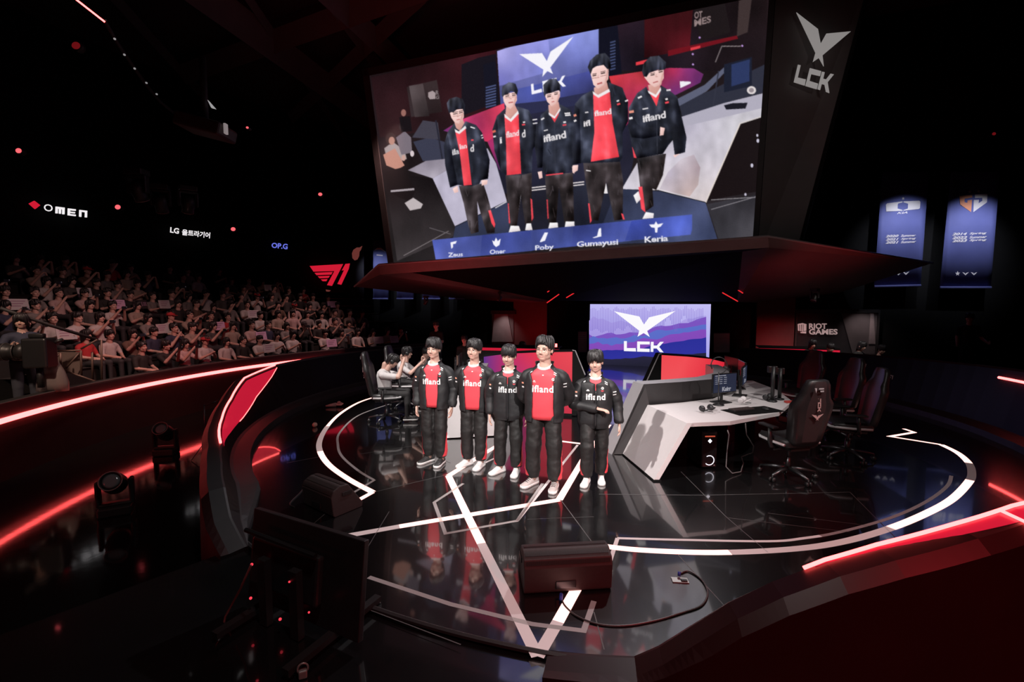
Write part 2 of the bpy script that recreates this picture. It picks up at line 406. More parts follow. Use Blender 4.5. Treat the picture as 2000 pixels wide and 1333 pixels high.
# star lines
strip('floor_light', [(876, 930), (918, 1018), (940, 1062)], LW, M_LEDW, label='lit white bar of the floor star')
strip('floor_light', [(940, 1062), (1050, 1283)], LW, M_LEDD, label='pale bar of the floor star')
strip('floor_light', [(1050, 1283), (1090, 1215)], LW, M_LEDD, label='pale bar of the floor star')
strip('floor_light', [(1090, 1215), (1116, 1168), (1166, 1080)], LW, M_LEDW, label='lit bar of the floor star under the speaker')
strip('floor_light', [(640, 1054), (780, 1029)], LW, M_LEDD, label='pale bar of the floor star')
strip('floor_light', [(780, 1029), (1092, 977)], LW, M_LEDW, label='lit white bar of the floor star')
strip('floor_light', [(1092, 977), (1142, 893), (1190, 830)], LW, M_LEDW, label='lit bar leading past the white desk')
strip('floor_light', [(876, 930), (935, 893), (971, 871)], LW, M_LEDW, label='lit bar behind the players')
strip('floor_light', [(1085, 861), (1140, 868)], LW * .8, M_LEDW)
# thin secondary lines
TW = 0.038
c = garc([(760, 790), (700, 812), (664, 845), (660, 870), (668, 892), (700, 920), (730, 938)])
strip('floor_inlay', c, TW, M_LEDO); strip('floor_inlay', [(732, 938), (690, 963)], TW, M_LEDO)
c = garc([(1206, 1052), (1320, 1055), (1500, 1058), (1570, 1052), (1640, 1040), (1740, 1012), (1810, 980), (1850, 950), (1858, 930)])
strip('floor_inlay', c[:22], TW, M_LEDD); strip('floor_inlay', c[21:], TW, M_LEDO)
strip('floor_inlay', [(1206, 1052), (1180, 1132)], TW, M_LEDD)
strip('floor_inlay', [(1160, 1175), (1140, 1233), (1040, 1220), (880, 1181), (720, 1128)], TW * 1.1, M_LEDO)
strip('floor_inlay', [(1160, 1010), (1030, 1015)], .004, M_SEAM)
strip('floor_inlay', [(1060, 945), (1010, 1018), (870, 1043), (848, 982), (905, 945)], TW, M_LEDO)
strip('floor_inlay', [(1128, 870), (1010, 1018)], TW, M_LEDD)
strip('floor_inlay', [(972, 893), (940, 908)], TW, M_LEDD)
# seams between deck panels
for s_ in ([(1096, 978), (1158, 1062)], [(1170, 966), (1376, 968)], [(1330, 922), (1420, 1012), (1500, 1080)], [(1420, 1012), (1660, 1040)], [(1500, 1003), (1700, 1028)], [(1160, 1196), (1180, 1270)],
           [(730, 962), (885, 925)], [(880, 905), (820, 880)], [(1376, 968), (1660, 962)], [(1660, 962), (1750, 1052)], [(700, 888), (830, 868)], [(640, 700 + 190), (560, 905)],
           [(1322, 1082), (1420, 1190)], [(760, 1000), (700, 1100)], [(690, 1180), (900, 1260)], [(500, 1120), (640, 1000)]):
    strip('seam', s_, 0.008, M_SEAM)
# ================================================================== BACK WALL, STANDS, CEILING
UP = V((0, 0, 1))
W0 = SCR + AX * 0.3                                   # the straight back wall runs through here along T
def WB(px, py, off=0.0): return ONP(px, py, W0 - AX * off, AX)
def wall_box(mb, x0, x1, y0, y1, off, depth, mi=0, ztop=None, zbot=None):
    """a box on the back wall between two pixel columns; off = how proud its face is"""
    a = WB(x0, (y0 + y1) / 2, off); b = WB(x1, (y0 + y1) / 2, off)
    zt = WB((x0 + x1) / 2, y0, off).z if ztop is None else ztop; zb = WB((x0 + x1) / 2, y1, off).z if zbot is None else zbot
    q = [V((a.x, a.y, zb)), V((b.x, b.y, zb)), V((b.x, b.y, zt)), V((a.x, a.y, zt))]
    mb.prism(q, AX * depth, mi); return q
mb = MB(); a = W0 - T * 12; b = W0 + T * 16
mb.prism([a + UP * -.46, b + UP * -.46, b + UP * 11, a + UP * 11], AX * .2)
wall_back = mb.build('wall_back', M_BLACK, kind='structure', label='black back wall of the hall')
mb = MB(); n = 50
A_ = list(np.linspace(112, 236, n))
ri = [PO(17.3, q, -.46) for q in A_] + [PO(17.3, q, 11) for q in A_]
mb.add(ri, [(i, i + 1, n + i + 1, n + i) for i in range(n - 1)])
wall_left = mb.build('wall_left', M_BLACK, kind='structure', label='black curved wall behind the stands')
mb = MB(); mb.box((1.9, 8, 11.05), (46, 46, .1))
ceiling = mb.build('ceiling', mat('ceiling_black', (.02, .016, .016), .9, nscale=1, namt=.4), kind='structure', label='black ceiling in the dark')
M_BEAM = mat('dark_beam', (.05, .042, .042), .7, nscale=3, namt=.3)
for p0, p1, wd in (((330, -60), (760, 260), .42), ((560, -80), (760, 110), .3), ((470, 110), (720, 20), .3), ((620, 190), (760, 60), .22), ((180, -40), (520, 330), .14), ((520, 60), (760, 400), .12), ((650, 20), (760, 170), .2)):
    a = G(*p0, 10.2); b = G(*p1, 10.2); a.z = b.z = 10.4
    d = (b - a).normalized(); mb = MB(); mb.tube([a - d * 3, b + d * 2], wd, 4, 0, 1.6); mb.build('ceiling_beam', M_BEAM, ceiling)

# red panels either side of the display, booths with windows
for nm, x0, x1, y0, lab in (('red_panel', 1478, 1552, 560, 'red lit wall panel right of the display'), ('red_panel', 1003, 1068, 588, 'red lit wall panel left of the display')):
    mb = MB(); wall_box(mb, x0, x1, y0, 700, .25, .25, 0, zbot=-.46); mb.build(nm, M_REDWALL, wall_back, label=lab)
M_SLAT = mat('louvre_metal', (.35, .35, .38), .45, .6)
def louvre(x0, x1, y0, y1, nm):
    t_ = thing('louvre_shutter', WB((x0 + x1) / 2, y1, .1), 0, nm, 'shutter', 'shutters beside the back display')
    n = 11
    for i in range(n):
        mb = MB(); yy = y0 + (y1 - y0) * i / n; a, b = WB(x0, yy, .1), WB(x1, yy, .1); h = .055
        mb.prism([a, b, b + UP * h, a + UP * h], (AX + UP * .8) * .05); mb.build('slat', M_SLAT, t_)
louvre(1394, 1425, 655, 692, 'pale metal louvre shutter right of the stage back display')
louvre(1129, 1146, 652, 692, 'pale metal louvre shutter left of the stage back display')
M_GLASS = mat('booth_glass', (.05, .045, .05), .06, spec=.5, alpha=.18)
M_SIGN = mat('sign_pale', (.5, .42, .42), .6, emit=(.75, .52, .50), estr=.35)
# commentary booth on the right with its sign
booth = thing('window_booth', WB(1635, 690, .1), 0, 'wide booth window with a fist emblem and white sign lettering', 'booth window')
mb = MB(); q = wall_box(mb, 1557, 1713, 612, 692, .05, .05); mb.build('back_panel', mat('booth_dark', (.030, .024, .025), .7, nscale=4, namt=.3), booth)
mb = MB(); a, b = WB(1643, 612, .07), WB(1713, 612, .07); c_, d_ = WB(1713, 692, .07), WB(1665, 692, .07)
mb.prism([a, b, c_, d_], AX * -.02); mb.build('lit_wedge', M_GREYW, booth)  # paler grey wedge drawn where the downlight falls
mb = MB(); a, b, c_, d_ = WB(1700, 612, .1), WB(1706, 612, .1), WB(1709, 672, .1), WB(1696, 672, .1); mb.prism([a, b, c_, d_], AX * -.03); mb.build('pillar', mat('booth_pillar', (.5, .42, .42), .7), booth)
mb = MB()
for x0, x1, y0, y1 in ((1553, 1557, 606, 694), (1713, 1717, 606, 694), (1553, 1717, 605, 611), (1553, 1717, 690, 696)): wall_box(mb, x0, x1, y0, y1, .16, .16)
mb.build('frame', M_CHAR, booth)
mb = MB(); wall_box(mb, 1557, 1713, 612, 690, .14, .01); mb.build('pane', M_GLASS, booth)
mb = MB()
for txt, y0, y1, x1 in (('RIOT', 632, 643, 1615), ('GAMES', 643, 654, 1636)):
    v_, f_ = fit_text(txt, [WB(1580, y1, .19), WB(x1, y1, .19), WB(x1, y0, .19), WB(1580, y0, .19)], bold=.035); mb.add(v_, f_)
mb.build('lettering', M_SIGN, booth)
def pxpoly(mb, pts, fn, mi=0): mb.add([fn(*p) for p in pts], [tuple(range(len(pts)))], mi)
mb = MB(); F = lambda x, y: WB(1440 + x / 3.571, 560 + y / 3.571, .19)
for q in ([(421, 265), (432, 258), (434, 310), (423, 308)], [(437, 260), (445, 259), (447, 312), (438, 311)], [(450, 260), (458, 260), (459, 314), (450, 313)], [(462, 262), (482, 270), (482, 308), (462, 312)], [(440, 318), (481, 312), (480, 328), (441, 325)], [(421, 262), (455, 255), (483, 263), (483, 270), (455, 264), (421, 270)]):
    pxpoly(mb, q, F)
mb.build('fist_emblem', M_SIGN, booth)
booth2 = thing('window_booth', WB(980, 666, .1), 0, 'small grey lit booth opening behind the left desk', 'booth window')
mb = MB(); wall_box(mb, 961, 1003, 614, 690, .3, .3); mb.build('back_panel', mat('booth_mid', (.10, .08, .08), .7), booth2)
mb = MB(); a, b, c_, d_ = WB(966, 614, .34), WB(992, 614, .34), WB(1002, 668, .34), WB(961, 668, .34); mb.prism([a, b, c_, d_], AX * -.03); mb.build('lit_wedge', M_GREYW, booth2)  # light in the opening drawn as a paler grey wedge
mb = MB(); wall_box(mb, 958, 1006, 607, 614, .4, .4); mb.build('frame', M_CHAR, booth2)
spot(WB(1690, 600, .8) + UP * .1, WB(1690, 690, .1), 30, 90, .9, (1, .8, .8), .05)
spot(WB(982, 604, .9), WB(982, 690, .3), 30, 90, .9, (1, .8, .8), .05)

# staff counters at the back with red light edges
def counter(px0, px1, py, Y0, Y1, h, lab, lab2):
    a = AT(px0, py, Y0); b = AT(px1, py, Y1); a.z = b.z = 0
    t_ = thing('staff_counter', (a + b) / 2, 0, lab, 'counter')
    d = (b - a).normalized(); nn = V((d.y, -d.x, 0))
    mb = MB(); mb.prism([a, b, b + UP * h, a + UP * h], nn * -.1); mb.build('front_panel', M_CHAR, t_)
    mb = MB(); mb.prism([a + UP * h + nn * .04, b + UP * h + nn * .04, b + UP * h - nn * .6, a + UP * h - nn * .6], UP * .03); mb.build('top', M_BLACK, t_)
    mb = MB(); mb.prism([a + UP * (h - .10) + nn * .004, b + UP * (h - .10) + nn * .004, b + UP * (h - .02) + nn * .004, a + UP * (h - .02) + nn * .004], nn * .01); mb.build('red_light_edge', M_ACR, t_, label=lab2)
    return t_
counter(1482, 1640, 690, 14.4, 13.7, .90, 'long black staff counter with red lit edge right of the display', 'red light edge')
counter(930, 1092, 676, 13.8, 13.2, .98, 'black staff counter with red lit edge behind the players', 'red light edge')
for x0, x1, y, Yd in ((1068, 1088, 675, 13.25), (1553, 1578, 693, 12.9)):
    a = AT(x0, y, Yd); b = AT(x1, y, Yd); o = led_line('counter_lamp', [a, b], .05, M_LED); tag(o, 'short glowing pink lamp bar on the counter %s' % ('behind the tall player' if x0 < 1200 else 'right of the display'), 'lamp')

# stands: curved tiers
TIER = []
for k in range(8):
    r0, r1, z = 10.45 + .8 * k, 10.45 + .8 * (k + 1) + .02, .05 + .34 * k
    TIER.append((r0, z)); n = 60; A_ = np.linspace(112, 181 if k < 3 else 226, n); w_ = MB()
    r_s = r0 + .34; zs = z + .42
    prof = [(r0, -.46 if k in (0, 3) else z - .34), (r0, z), (r_s, z), (r_s, zs - .05), (r_s - .03, zs), (r1 - .06, zs + .02), (r1 - .02, zs + .02), (r1, z)]
    rows = [[PO(r_, q, z_) for r_, z_ in prof] for q in A_]
    for i in range(n - 1):
        for j in range(len(prof) - 1): w_.add([rows[i][j], rows[i + 1][j], rows[i + 1][j + 1], rows[i][j + 1]], [(0, 1, 2, 3)])
    w_.build('floor_tier', mat('tier_black', (.012, .010, .010), .85, nscale=4, namt=.3), kind='structure', label='dark curved seating tier of the stands, step %d from the barrier' % (k + 1))

# fascia signs on the wall behind the stands (curved wall of radius 17)
def onwall(px, py, r=16.9):
    d = ray(px, py); o = V((0, 0, CAMH)); ox, oy = o.x - CEN.x, o.y - CEN.y
    A2 = d.x ** 2 + d.y ** 2; B2 = 2 * (ox * d.x + oy * d.y); C2 = ox * ox + oy * oy - r * r
    t_ = (-B2 + math.sqrt(B2 * B2 - 4 * A2 * C2)) / (2 * A2); return o + d * t_
M_SW = mat('sign_white', (.4, .4, .42), .5, emit=(.88, .84, .86), estr=1.0)
M_SR = mat('sign_red', (.3, .02, .03), .5, emit=(1.0, .018, .055), estr=.62)
M_SB = mat('sign_blue', (.1, .1, .3), .5, emit=(.16, .19, .85), estr=.9)
M_SF = mat('sign_faint_red', (.3, .12, .1), .5, emit=(.5, .12, .10), estr=.25)
def sign(name, label, cat, parts):
    all_ = [p for _, m_, polys, txts in parts for q in polys for p in q] + [p for _, m_, polys, txts in parts for t_ in txts for p in t_[1]]
    cx = sum(p[0] for p in all_) / len(all_); cy = max(p[1] for p in all_)
    t_ = thing(name, onwall(cx, cy), 0, label, cat)
    for nm, m_, polys, txts in parts:
        mb = MB()
        for q in polys:
            pr_ = [onwall(*p) for p in q]; out = (V((CEN.x, CEN.y, pr_[0].z)) - pr_[0]).normalized()
            mb.prism(pr_, out * -.05)
        for tx, quad, bold in txts:
            v_, f_ = fit_text(tx, [onwall(*p) for p in quad], bold=bold); mb.add(v_, f_)
        mb.build(nm, m_, t_)
    return t_
S3 = lambda pts: [(x / 2.777, y / 2.777) for x, y in pts]
sign('wall_sign', 'white OMEN lettering with a red diamond high on the dark wall', 'sign', [
    ('diamond', M_SR, [S3([(160, 1105), (188, 1090), (219, 1114), (193, 1134)])], []),
    ('lettering', M_SW, [S3(q) for q in (
        [(305, 1157), (306, 1121), (352, 1127), (351, 1163), (342, 1162), (343, 1136), (333, 1135), (332, 1160), (324, 1159), (325, 1134), (315, 1132), (314, 1158)],
        [(372, 1131), (412, 1136), (412, 1144), (382, 1141), (381, 1148), (408, 1151), (408, 1158), (381, 1155), (380, 1161), (412, 1165), (412, 1173), (371, 1168)],
        [(434, 1139), (474, 1144), (473, 1180), (464, 1179), (465, 1152), (443, 1149), (442, 1177), (433, 1175)])], [('O', S3([(238, 1144), (286, 1150), (286, 1112), (238, 1106)]), .01)])])
sign('wall_sign', 'white Korean lettering LG 울트라기어 on the dark wall', 'sign', [('lettering', M_SW, [], [('LG', S3([(922, 1262), (970, 1270), (972, 1240), (924, 1232)]), .03), ('울트라기어', S3([(986, 1276), (1138, 1294), (1141, 1262), (988, 1243)]), .03)])])
S5 = lambda pts: [(380 + x / 3.702, 460 + y / 3.702) for x, y in pts]
sign('wall_sign', 'small blue OP.G lettering glowing on the dark wall', 'sign', [('lettering', M_SB, [], [('OP.G', S5([(556, 90), (672, 102), (674, 62), (558, 52)]), .03)])])
S9 = lambda pts: [(x / 2.629, 440 + y / 2.629) for x, y in pts]
sign('team_logo_sign', 'large glowing red winged T1 emblem on the wall', 'sign', [('emblem', M_SR, [S9(q) for q in (
    [(1592, 210), (1762, 200), (1748, 228), (1705, 312), (1681, 308), (1719, 236), (1612, 239)], [(1617, 245), (1708, 241), (1701, 254), (1627, 257)], [(1633, 263), (1694, 260), (1687, 271), (1643, 273)], [(1649, 279), (1682, 277), (1676, 288), (1659, 288)],
    [(1775, 199), (1797, 197), (1791, 225), (1753, 306), (1734, 302), (1768, 231), (1756, 233), (1768, 212)])], []),
    ('small_mark', M_SF, [S5(q) for q in ([(934, 418), (1032, 416), (1032, 430), (934, 438)], [(950, 392), (985, 398), (968, 412), (955, 405)])], [])])

# banners ---------------------------------------------------------------------------
M_BAN = mat('banner_blue', (.11, .13, .36), .7, nscale=3, namt=.15)
M_BAND = mat('banner_dark', (.03, .03, .045), .7)
M_PRT = mat('print_white', (.75, .73, .74), .6); M_PRO = mat('print_orange', (.75, .30, .16), .6); M_PRD = mat('print_dark', (.03, .03, .05), .6)
def banner(q, lab, parts, light, m=M_BAN, fn=None, power=560, dark=None):
    """q: four pixel corners (tl, tr, br, bl)"""
    P = [fn(*p) for p in q]; t_ = thing('team_banner', (P[2] + P[3]) / 2, 0, lab, 'banner', 'team banners hung along the wall')
    mb = MB(); n = 10; top, bot = [], []                       # cloth with a slow fold
    for i in range(n + 1):
        u = i / n; off = AX * (.007 * math.sin(u * 9))
        top.append(P[0].lerp(P[1], u) + off); bot.append(P[3].lerp(P[2], u) + off)
    mb.add(top + bot, [(i, i + 1, n + 2 + i, n + 1 + i) for i in range(n)]); o = mb.build('cloth', m, t_, True)
    sd = o.modifiers.new('t', 'SOLIDIFY'); sd.thickness = .01
    mb = MB(); mb.tube([P[3] - AX * .02, P[2] - AX * .02], .035, 8); mb.build('hem_bar', M_BAN if m == M_BAN else M_BAND, t_)
    for nm, m_, polys, txts in parts:
        mb = MB()
        for pl in polys: mb.prism([fn(*p) - AX * .016 for p in pl], AX * -.003)
        for tx, quad, bold, sh in txts:
            v_, f_ = fit_text(tx, [fn(*p) - AX * .019 for p in quad], bold=bold, shear=sh); mb.add(v_, f_)
        mb.build(nm, m_, t_)
    if light:
        c_ = (P[0] + P[1]) / 2 - AX * 2.6 + UP * .1; spot(c_, (P[0] + P[1] + P[2] + P[3]) / 4 + UP * -.3, power, 44, .95, (.82, .84, 1.0), .06)
    return t_
BF = lambda x, y: WB(x, y, .45)
S8 = lambda pts: [(1690 + x / 5.332, 330 + y / 5.332) for x, y in pts]
def rows_text(lines, x0, xm, x1, ys, h, dy):
    out = []
    for (a_, b_), y in zip(lines, ys):
        out.append([(a_, S8([(x0, y + h), (xm, y + h - 4), (xm, y - 4), (x0, y)]), .04, .35)]); out.append([(b_, S8([(xm + 22, y + h - 5), (x1, y + h - 12), (x1, y - 10), (xm + 22, y - 4)]), .03, .35)])
    return out
def star(cx, cy, r): return [(cx + (r if i % 2 == 0 else r * .42) * math.sin(i * PI / 5), cy - (r if i % 2 == 0 else r * .42) * math.cos(i * PI / 5)) for i in range(10)]
CHEV = lambda x, y: [(x - 34, y - 16), (x - 10, y - 8), (x, y + 2), (x + 12, y - 8), (x + 36, y - 16), (x, y + 18)]
banner([(1723, 335), (1814, 335), (1798, 558), (1707, 560)], 'blue team banner listing 2020 Summer and 2021 Spring titles', [
    ('emblem', M_PRT, [S8([(212, 375), (225, 360), (385, 340), (385, 352), (340, 362), (334, 380), (334, 415), (385, 430), (385, 438), (215, 446)]), S8([(395, 340), (560, 333), (571, 345), (566, 412), (550, 420), (395, 437), (395, 430), (440, 415), (443, 365), (395, 350)]), S8(star(392, 310, 18))], [('KIA', S8([(328, 472), (436, 466), (440, 445), (332, 450)]), .02, .3)]),
    ('chevron_mark', M_PRT, [S8(CHEV(265, 1096))], []), ('chevron_mark', M_PRT, [S8(CHEV(342, 1092))], []), ('chevron_mark', M_PRT, [S8(CHEV(420, 1088))], [])] + [('title_text', M_PRT, [], r_) for r_ in rows_text([('2020', 'Summer'), ('2021', 'Spring'), ('2021', 'Summer')], 208, 345, 526, (690, 724, 756), 26, 0)], True, fn=BF)
banner([(1857, 335), (1953, 335), (1935, 562), (1835, 562)], 'blue team banner with split orange and white shield emblem', [
    ('orange_shield', M_PRO, [S8([(978, 285), (1110, 270), (1110, 300), (1030, 312), (1030, 350), (1060, 355), (1060, 330), (1108, 322), (1098, 452), (985, 372)])], []),
    ('white_shield', M_PRT, [S8([(1138, 270), (1268, 262), (1264, 350), (1122, 452), (1126, 326), (1180, 322), (1176, 360), (1214, 335), (1214, 302), (1138, 306)])], []), ('star_mark', M_PRT, [S8(star(1085, 240, 20))], []), ('star_mark', M_PRT, [S8(star(1175, 236, 20))], []),
    ('star_mark', M_PRT, [S8(star(958, 1092, 26))], []), ('chevron_mark', M_PRT, [S8(CHEV(1040, 1092))], []), ('chevron_mark', M_PRT, [S8(CHEV(1128, 1092))], [])] + [('title_text', M_PRT, [], r_) for r_ in rows_text([('2014', 'Spring'), ('2022', 'Summer'), ('2023', 'Spring')], 900, 1058, 1262, (668, 705, 738), 28, 0)], True, fn=BF)
LF = lambda x, y: AT(x, y, 20.4 if x < 768 else (19.8 if x < 815 else 19.2))
S5b = lambda pts: [(380 + x / 3.702, 460 + y / 3.702) for x, y in pts]
banner([(684, 470), (711, 470), (711, 585), (683, 585)], 'dark narrow banner with a faint red flame-ball emblem', [('flame_emblem', M_SF, [S5b([(1140, 130), (1150, 105), (1175, 88), (1195, 88), (1215, 76), (1205, 105), (1195, 118), (1192, 150), (1180, 175), (1160, 182), (1143, 165)])], [])], False, M_BAND, LF)
for i, (x0, x1, lab) in enumerate(((729, 759, 'narrow blue banner beside the dark flame banner, its pale arc emblem lit'), (775, 808, 'second narrow blue banner from the flame banner, mostly under the canopy'), (825, 860, 'third narrow blue banner from the flame banner, mostly under the canopy'), (877, 908, 'last narrow blue banner, only its tip under the canopy edge'))):
    parts = [('arc_emblem', M_PRT, [S5b([(1300, 110), (1320, 92), (1350, 90), (1382, 120), (1350, 104), (1325, 104)]), S5b([(1318, 138), (1362, 142), (1362, 150), (1318, 146)])], [])] if i == 0 else []
    banner([(x0, 470), (x1, 470), (x1, 584), (x0, 584)], lab, parts, True, M_BAN, LF, 260)
# two small round signs
for i, (px, py, Yd) in enumerate(((1928, 571, 14.0), (1946, 571, 14.0))):
    a = AT(px, py, Yd); mb = MB()
    if i == 0: mb.lathe([(.001, -.02), (.10, -.02), (.11, 0), (.10, .02), (.001, .02)], 16, 0, Matrix.Translation(a) @ Matrix.Rotation(PI / 2, 4, 'X'))
    else: mb.bbox(a, (.2, .03, .18), .02)
    mb.build('exit_lamp', mat('lamp_pink', (.3, .1, .1), .5, emit=(.8, .16, .14), estr=.5), smooth=False, label=('round' if i == 0 else 'square') + ' faint pink lamp under the right hand banner', cat='lamp')

# ================================================================== BIG HANGING SCREEN
TL = G(722, 148, 9.375); PHI = math.radians(11)
DN = (AX * math.sin(PHI) - UP * math.cos(PHI)); SN = (DN.cross(T)).normalized()
if SN.y > 0: SN = -SN                                   # faces the camera side
SW_, SH_ = 11.04, 5.85
big = thing('hanging_screen', TL + T * SW_ / 2 + DN * SH_, 0, 'huge tilted screen over the stage showing five players in black jackets', 'screen')
mb = MB(); o_ = TL - SN * .05
cr = [o_ - T * .22 - DN * .2, o_ + T * (SW_ + .12) - DN * .2, o_ + T * (SW_ + .12) + DN * (SH_ + .1), o_ - T * .22 + DN * (SH_ + .1)]
mb.prism(cr, SN * -.5); mb.build('housing', M_BLACK, big)
mb = MB(); fr = SN * .05
for a, b, c_, d_ in ((TL - T * .22 - DN * .2, TL - DN * .2, TL + DN * SH_, TL - T * .22 + DN * SH_), (TL + T * SW_ - DN * .2, TL + T * (SW_ + .12) - DN * .2, TL + T * (SW_ + .12) + DN * SH_, TL + T * SW_ + DN * SH_)):
    mb.prism([a, b, c_, d_], fr)
mb.prism([TL - T * .22 - DN * .2, TL + T * (SW_ + .12) - DN * .2, TL + T * (SW_ + .12), TL - T * .22], fr)
mb.build('bezel', M_CHAR, big)
# right hand flank with the league emblem
RT, RB = TL + T * (SW_ + .14), TL + T * (SW_ + .14) + DN * (SH_ + .2)
FB = AT(1566, 468, 11.9); FT = AT(1712, -80, 11.0)
mb = MB(); ex = (RT - RB) * .12
mb.add([RB, FB, FT, RT + ex], [(0, 1, 2, 3)]); o = mb.build('flank_panel', mat('flank_charcoal', (.085, .073, .072), .6, nscale=3, namt=.15), big)
sd = o.modifiers.new('t', 'SOLIDIFY'); sd.thickness = .06
mb = MB(); mb.tube([FB, FT], .05, 4); mb.build('flank_edge', M_BLACK, big)
FN = ((FB - RB).cross(RT - RB)).normalized(); FN = FN if FN.y < 0 else -FN
LB_ = TL - T * .24 + DN * SH_; LT_ = TL - T * .24
mb = MB(); mb.add([LT_, LB_, LB_ + AX * 1.0 - T * .25, LT_ + AX * 1.0 - T * .25], [(0, 1, 2, 3)]); mb.build('flank_panel', M_CHAR, big)
# league emblem outline, drawn once in its own plane and mapped by three points
BIRD = [(440, 268), (715, 325), (765, 412), (820, 335), (1108, 265), (800, 482), (828, 548), (762, 505), (695, 545), (715, 480)]
LCK = [[(548, 592), (580, 592), (580, 668), (676, 668), (680, 705), (548, 700)],
       [(692, 596), (828, 598), (828, 628), (722, 628), (722, 672), (826, 676), (826, 710), (690, 706)],
       [(840, 600), (870, 600), (870, 640), (905, 640), (940, 600), (980, 600), (930, 655), (978, 715), (938, 712), (903, 672), (868, 672), (866, 710), (836, 708)]]
def affine(src, dst):
    A2 = np.array([[x, y, 1] for x, y in src], float); X = np.linalg.solve(A2, np.array(dst, float))
    return lambda p: tuple(np.array([p[0], p[1], 1]) @ X)
f1 = affine([(440, 268), (1108, 265), (762, 540)], [(1555, 25), (1661, 62), (1598, 124)])
f2 = affine([(548, 592), (980, 600), (548, 700)], [(1558, 127), (1628, 146), (1550, 161)])
FP = lambda p: ONP(*p, RB + FN * .05, FN)
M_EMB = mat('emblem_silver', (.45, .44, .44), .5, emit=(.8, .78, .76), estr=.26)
mb = MB(); mb.prism([FP(f1(p)) for p in BIRD], FN * .03)
for l_ in LCK: mb.prism([FP(f2(p)) for p in l_], FN * .03)
mb.build('league_emblem', M_EMB, big, label='silver winged emblem over the letters LCK')

# canopy below the screen ---------------------------------------------------------
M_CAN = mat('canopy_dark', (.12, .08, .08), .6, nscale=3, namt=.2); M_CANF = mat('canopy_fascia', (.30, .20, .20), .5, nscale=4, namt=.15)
cp = thing('stage_canopy', V((3.5, 13.5, 2.4)), 0, 'dark angular canopy jutting out below the huge screen', 'canopy')
L1, R1 = AT(740, 517, 14.3), AT(1500, 462, 10.35); L1b, R1b = AT(742, 537, 14.4), AT(1502, 484, 10.45)
TLt, TRt = AT(692, 560, 15.9), AT(1822, 514, 12.6)
K1, K2, K3, K4 = WB(905, 584, .1), WB(1030, 592, .1), WB(1478, 592, .1), WB(1640, 572, .1)
mb = MB(); mb.add([L1, R1, R1b, L1b], [(0, 1, 2, 3)]); mb.add([L1, L1b, TLt], [(0, 1, 2)], 0); mb.add([R1, TRt, R1b], [(0, 1, 2)], 0)
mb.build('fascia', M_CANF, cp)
mb = MB(); mb.tube([TLt, L1, R1, TRt], .028, 6); mb.build('edge_trim', mat('canopy_trim', (.42, .38, .38), .5), cp, True)
i1, i2 = AT(800, 532, 14.6), AT(1450, 492, 10.9); m1, m2 = AT(1075, 588, 16.0), AT(1440, 590, 15.0)
mb = MB()
mb.add([L1b, i1, m1, K2, K1, TLt], [(0, 1, 2, 3), (0, 3, 4), (0, 4, 5)])
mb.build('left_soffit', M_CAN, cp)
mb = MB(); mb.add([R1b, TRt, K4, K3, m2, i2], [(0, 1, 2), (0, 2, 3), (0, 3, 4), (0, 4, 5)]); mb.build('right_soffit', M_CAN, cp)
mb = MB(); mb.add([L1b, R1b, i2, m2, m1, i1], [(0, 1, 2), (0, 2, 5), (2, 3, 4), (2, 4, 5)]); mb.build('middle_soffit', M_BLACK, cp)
mb = MB(); mb.add([L1, R1, TRt, K4 + UP * .5, K1 + UP * .5, TLt], [(0, 1, 2), (0, 2, 3), (0, 3, 4), (0, 4, 5)]); mb.build('roof', M_BLACK, cp)
for x0, y0, x1, y1 in ((1069, 571, 1093, 553), (1068, 592, 1092, 575), (1106, 582, 1136, 564), (1111, 523, 1124, 511), (1431, 560, 1451, 573), (1411, 572, 1441, 589), (1413, 545, 1428, 556)):
    Y0 = 15.0 if x0 < 1200 else 13.8
    if y1 < 520: Y0 = 13.0
    led_line('red_light_line', [AT(x0, y0, Y0), AT(x1, y1, Y0)], .016, mat('led_thin_red', (.1, .01, .01), .5, emit=(1, .03, .035), estr=.8), cp)
# lamps clamped below the canopy
M_LAMP = mat('lamp_black', (.02, .02, .02), .45); M_LENS = mat('lamp_lens', (.3, .3, .32), .1, .3)
# ================================================================== STAGE FURNITURE
# apron in front of the opening of the ring wall
mb = MB(); n = 24; A_ = np.linspace(-130, -103, n)
mb.add([PO(6.86, q, -.03) for q in A_] + [PO(8.5, q, -.03) for q in A_] + [PO(8.5, q, -.46) for q in A_], [(i, i + 1, n + i + 1, n + i) for i in range(n - 1)] + [(n + i, n + i + 1, 2 * n + i + 1, 2 * n + i) for i in range(n - 1)])
mb.build('floor_apron', M_FLOOR, kind='structure', label='black gloss apron at the front of the stage')
mb = MB(); mb.tube([PO(6.9, q, .0) for q in A_], .02, 6); mb.build('trim_1', M_KICK, kind='structure', label='grey edge trim along the front of the stage')

M_WHITE = mat('desk_white', (.62, .585, .59), .42, nscale=12, namt=.04)
M_DGREY = mat('desk_grey', (.34, .33, .345), .38, metal=.25, nscale=14, namt=.05)
M_DARK = mat('desk_dark_inset', (.025, .023, .024), .45)
def slab_path(mb, inner, outer, z0, z1, lean0, mi_in, mi_out, mi_top, mi_end):
    n = len(inner); rows = []
    for i in range(n):
        ln = lean0 if i == 0 else V((0, 0, 0))
        rows.append([inner[i] + ln + UP * z0, inner[i] + UP * z1, outer[i] + UP * z1, outer[i] + ln + UP * z0])
    for i in range(n - 1):
        for j, mi in ((0, mi_in), (1, mi_top), (2, mi_out)):
            mb.add([rows[i][j], rows[i + 1][j], rows[i + 1][j + 1], rows[i][j + 1]], [(0, 1, 2, 3)], mi)
    mb.add(rows[0], [(0, 1, 2, 3)], mi_end); mb.add(rows[-1], [(3, 2, 1, 0)], mi_end)
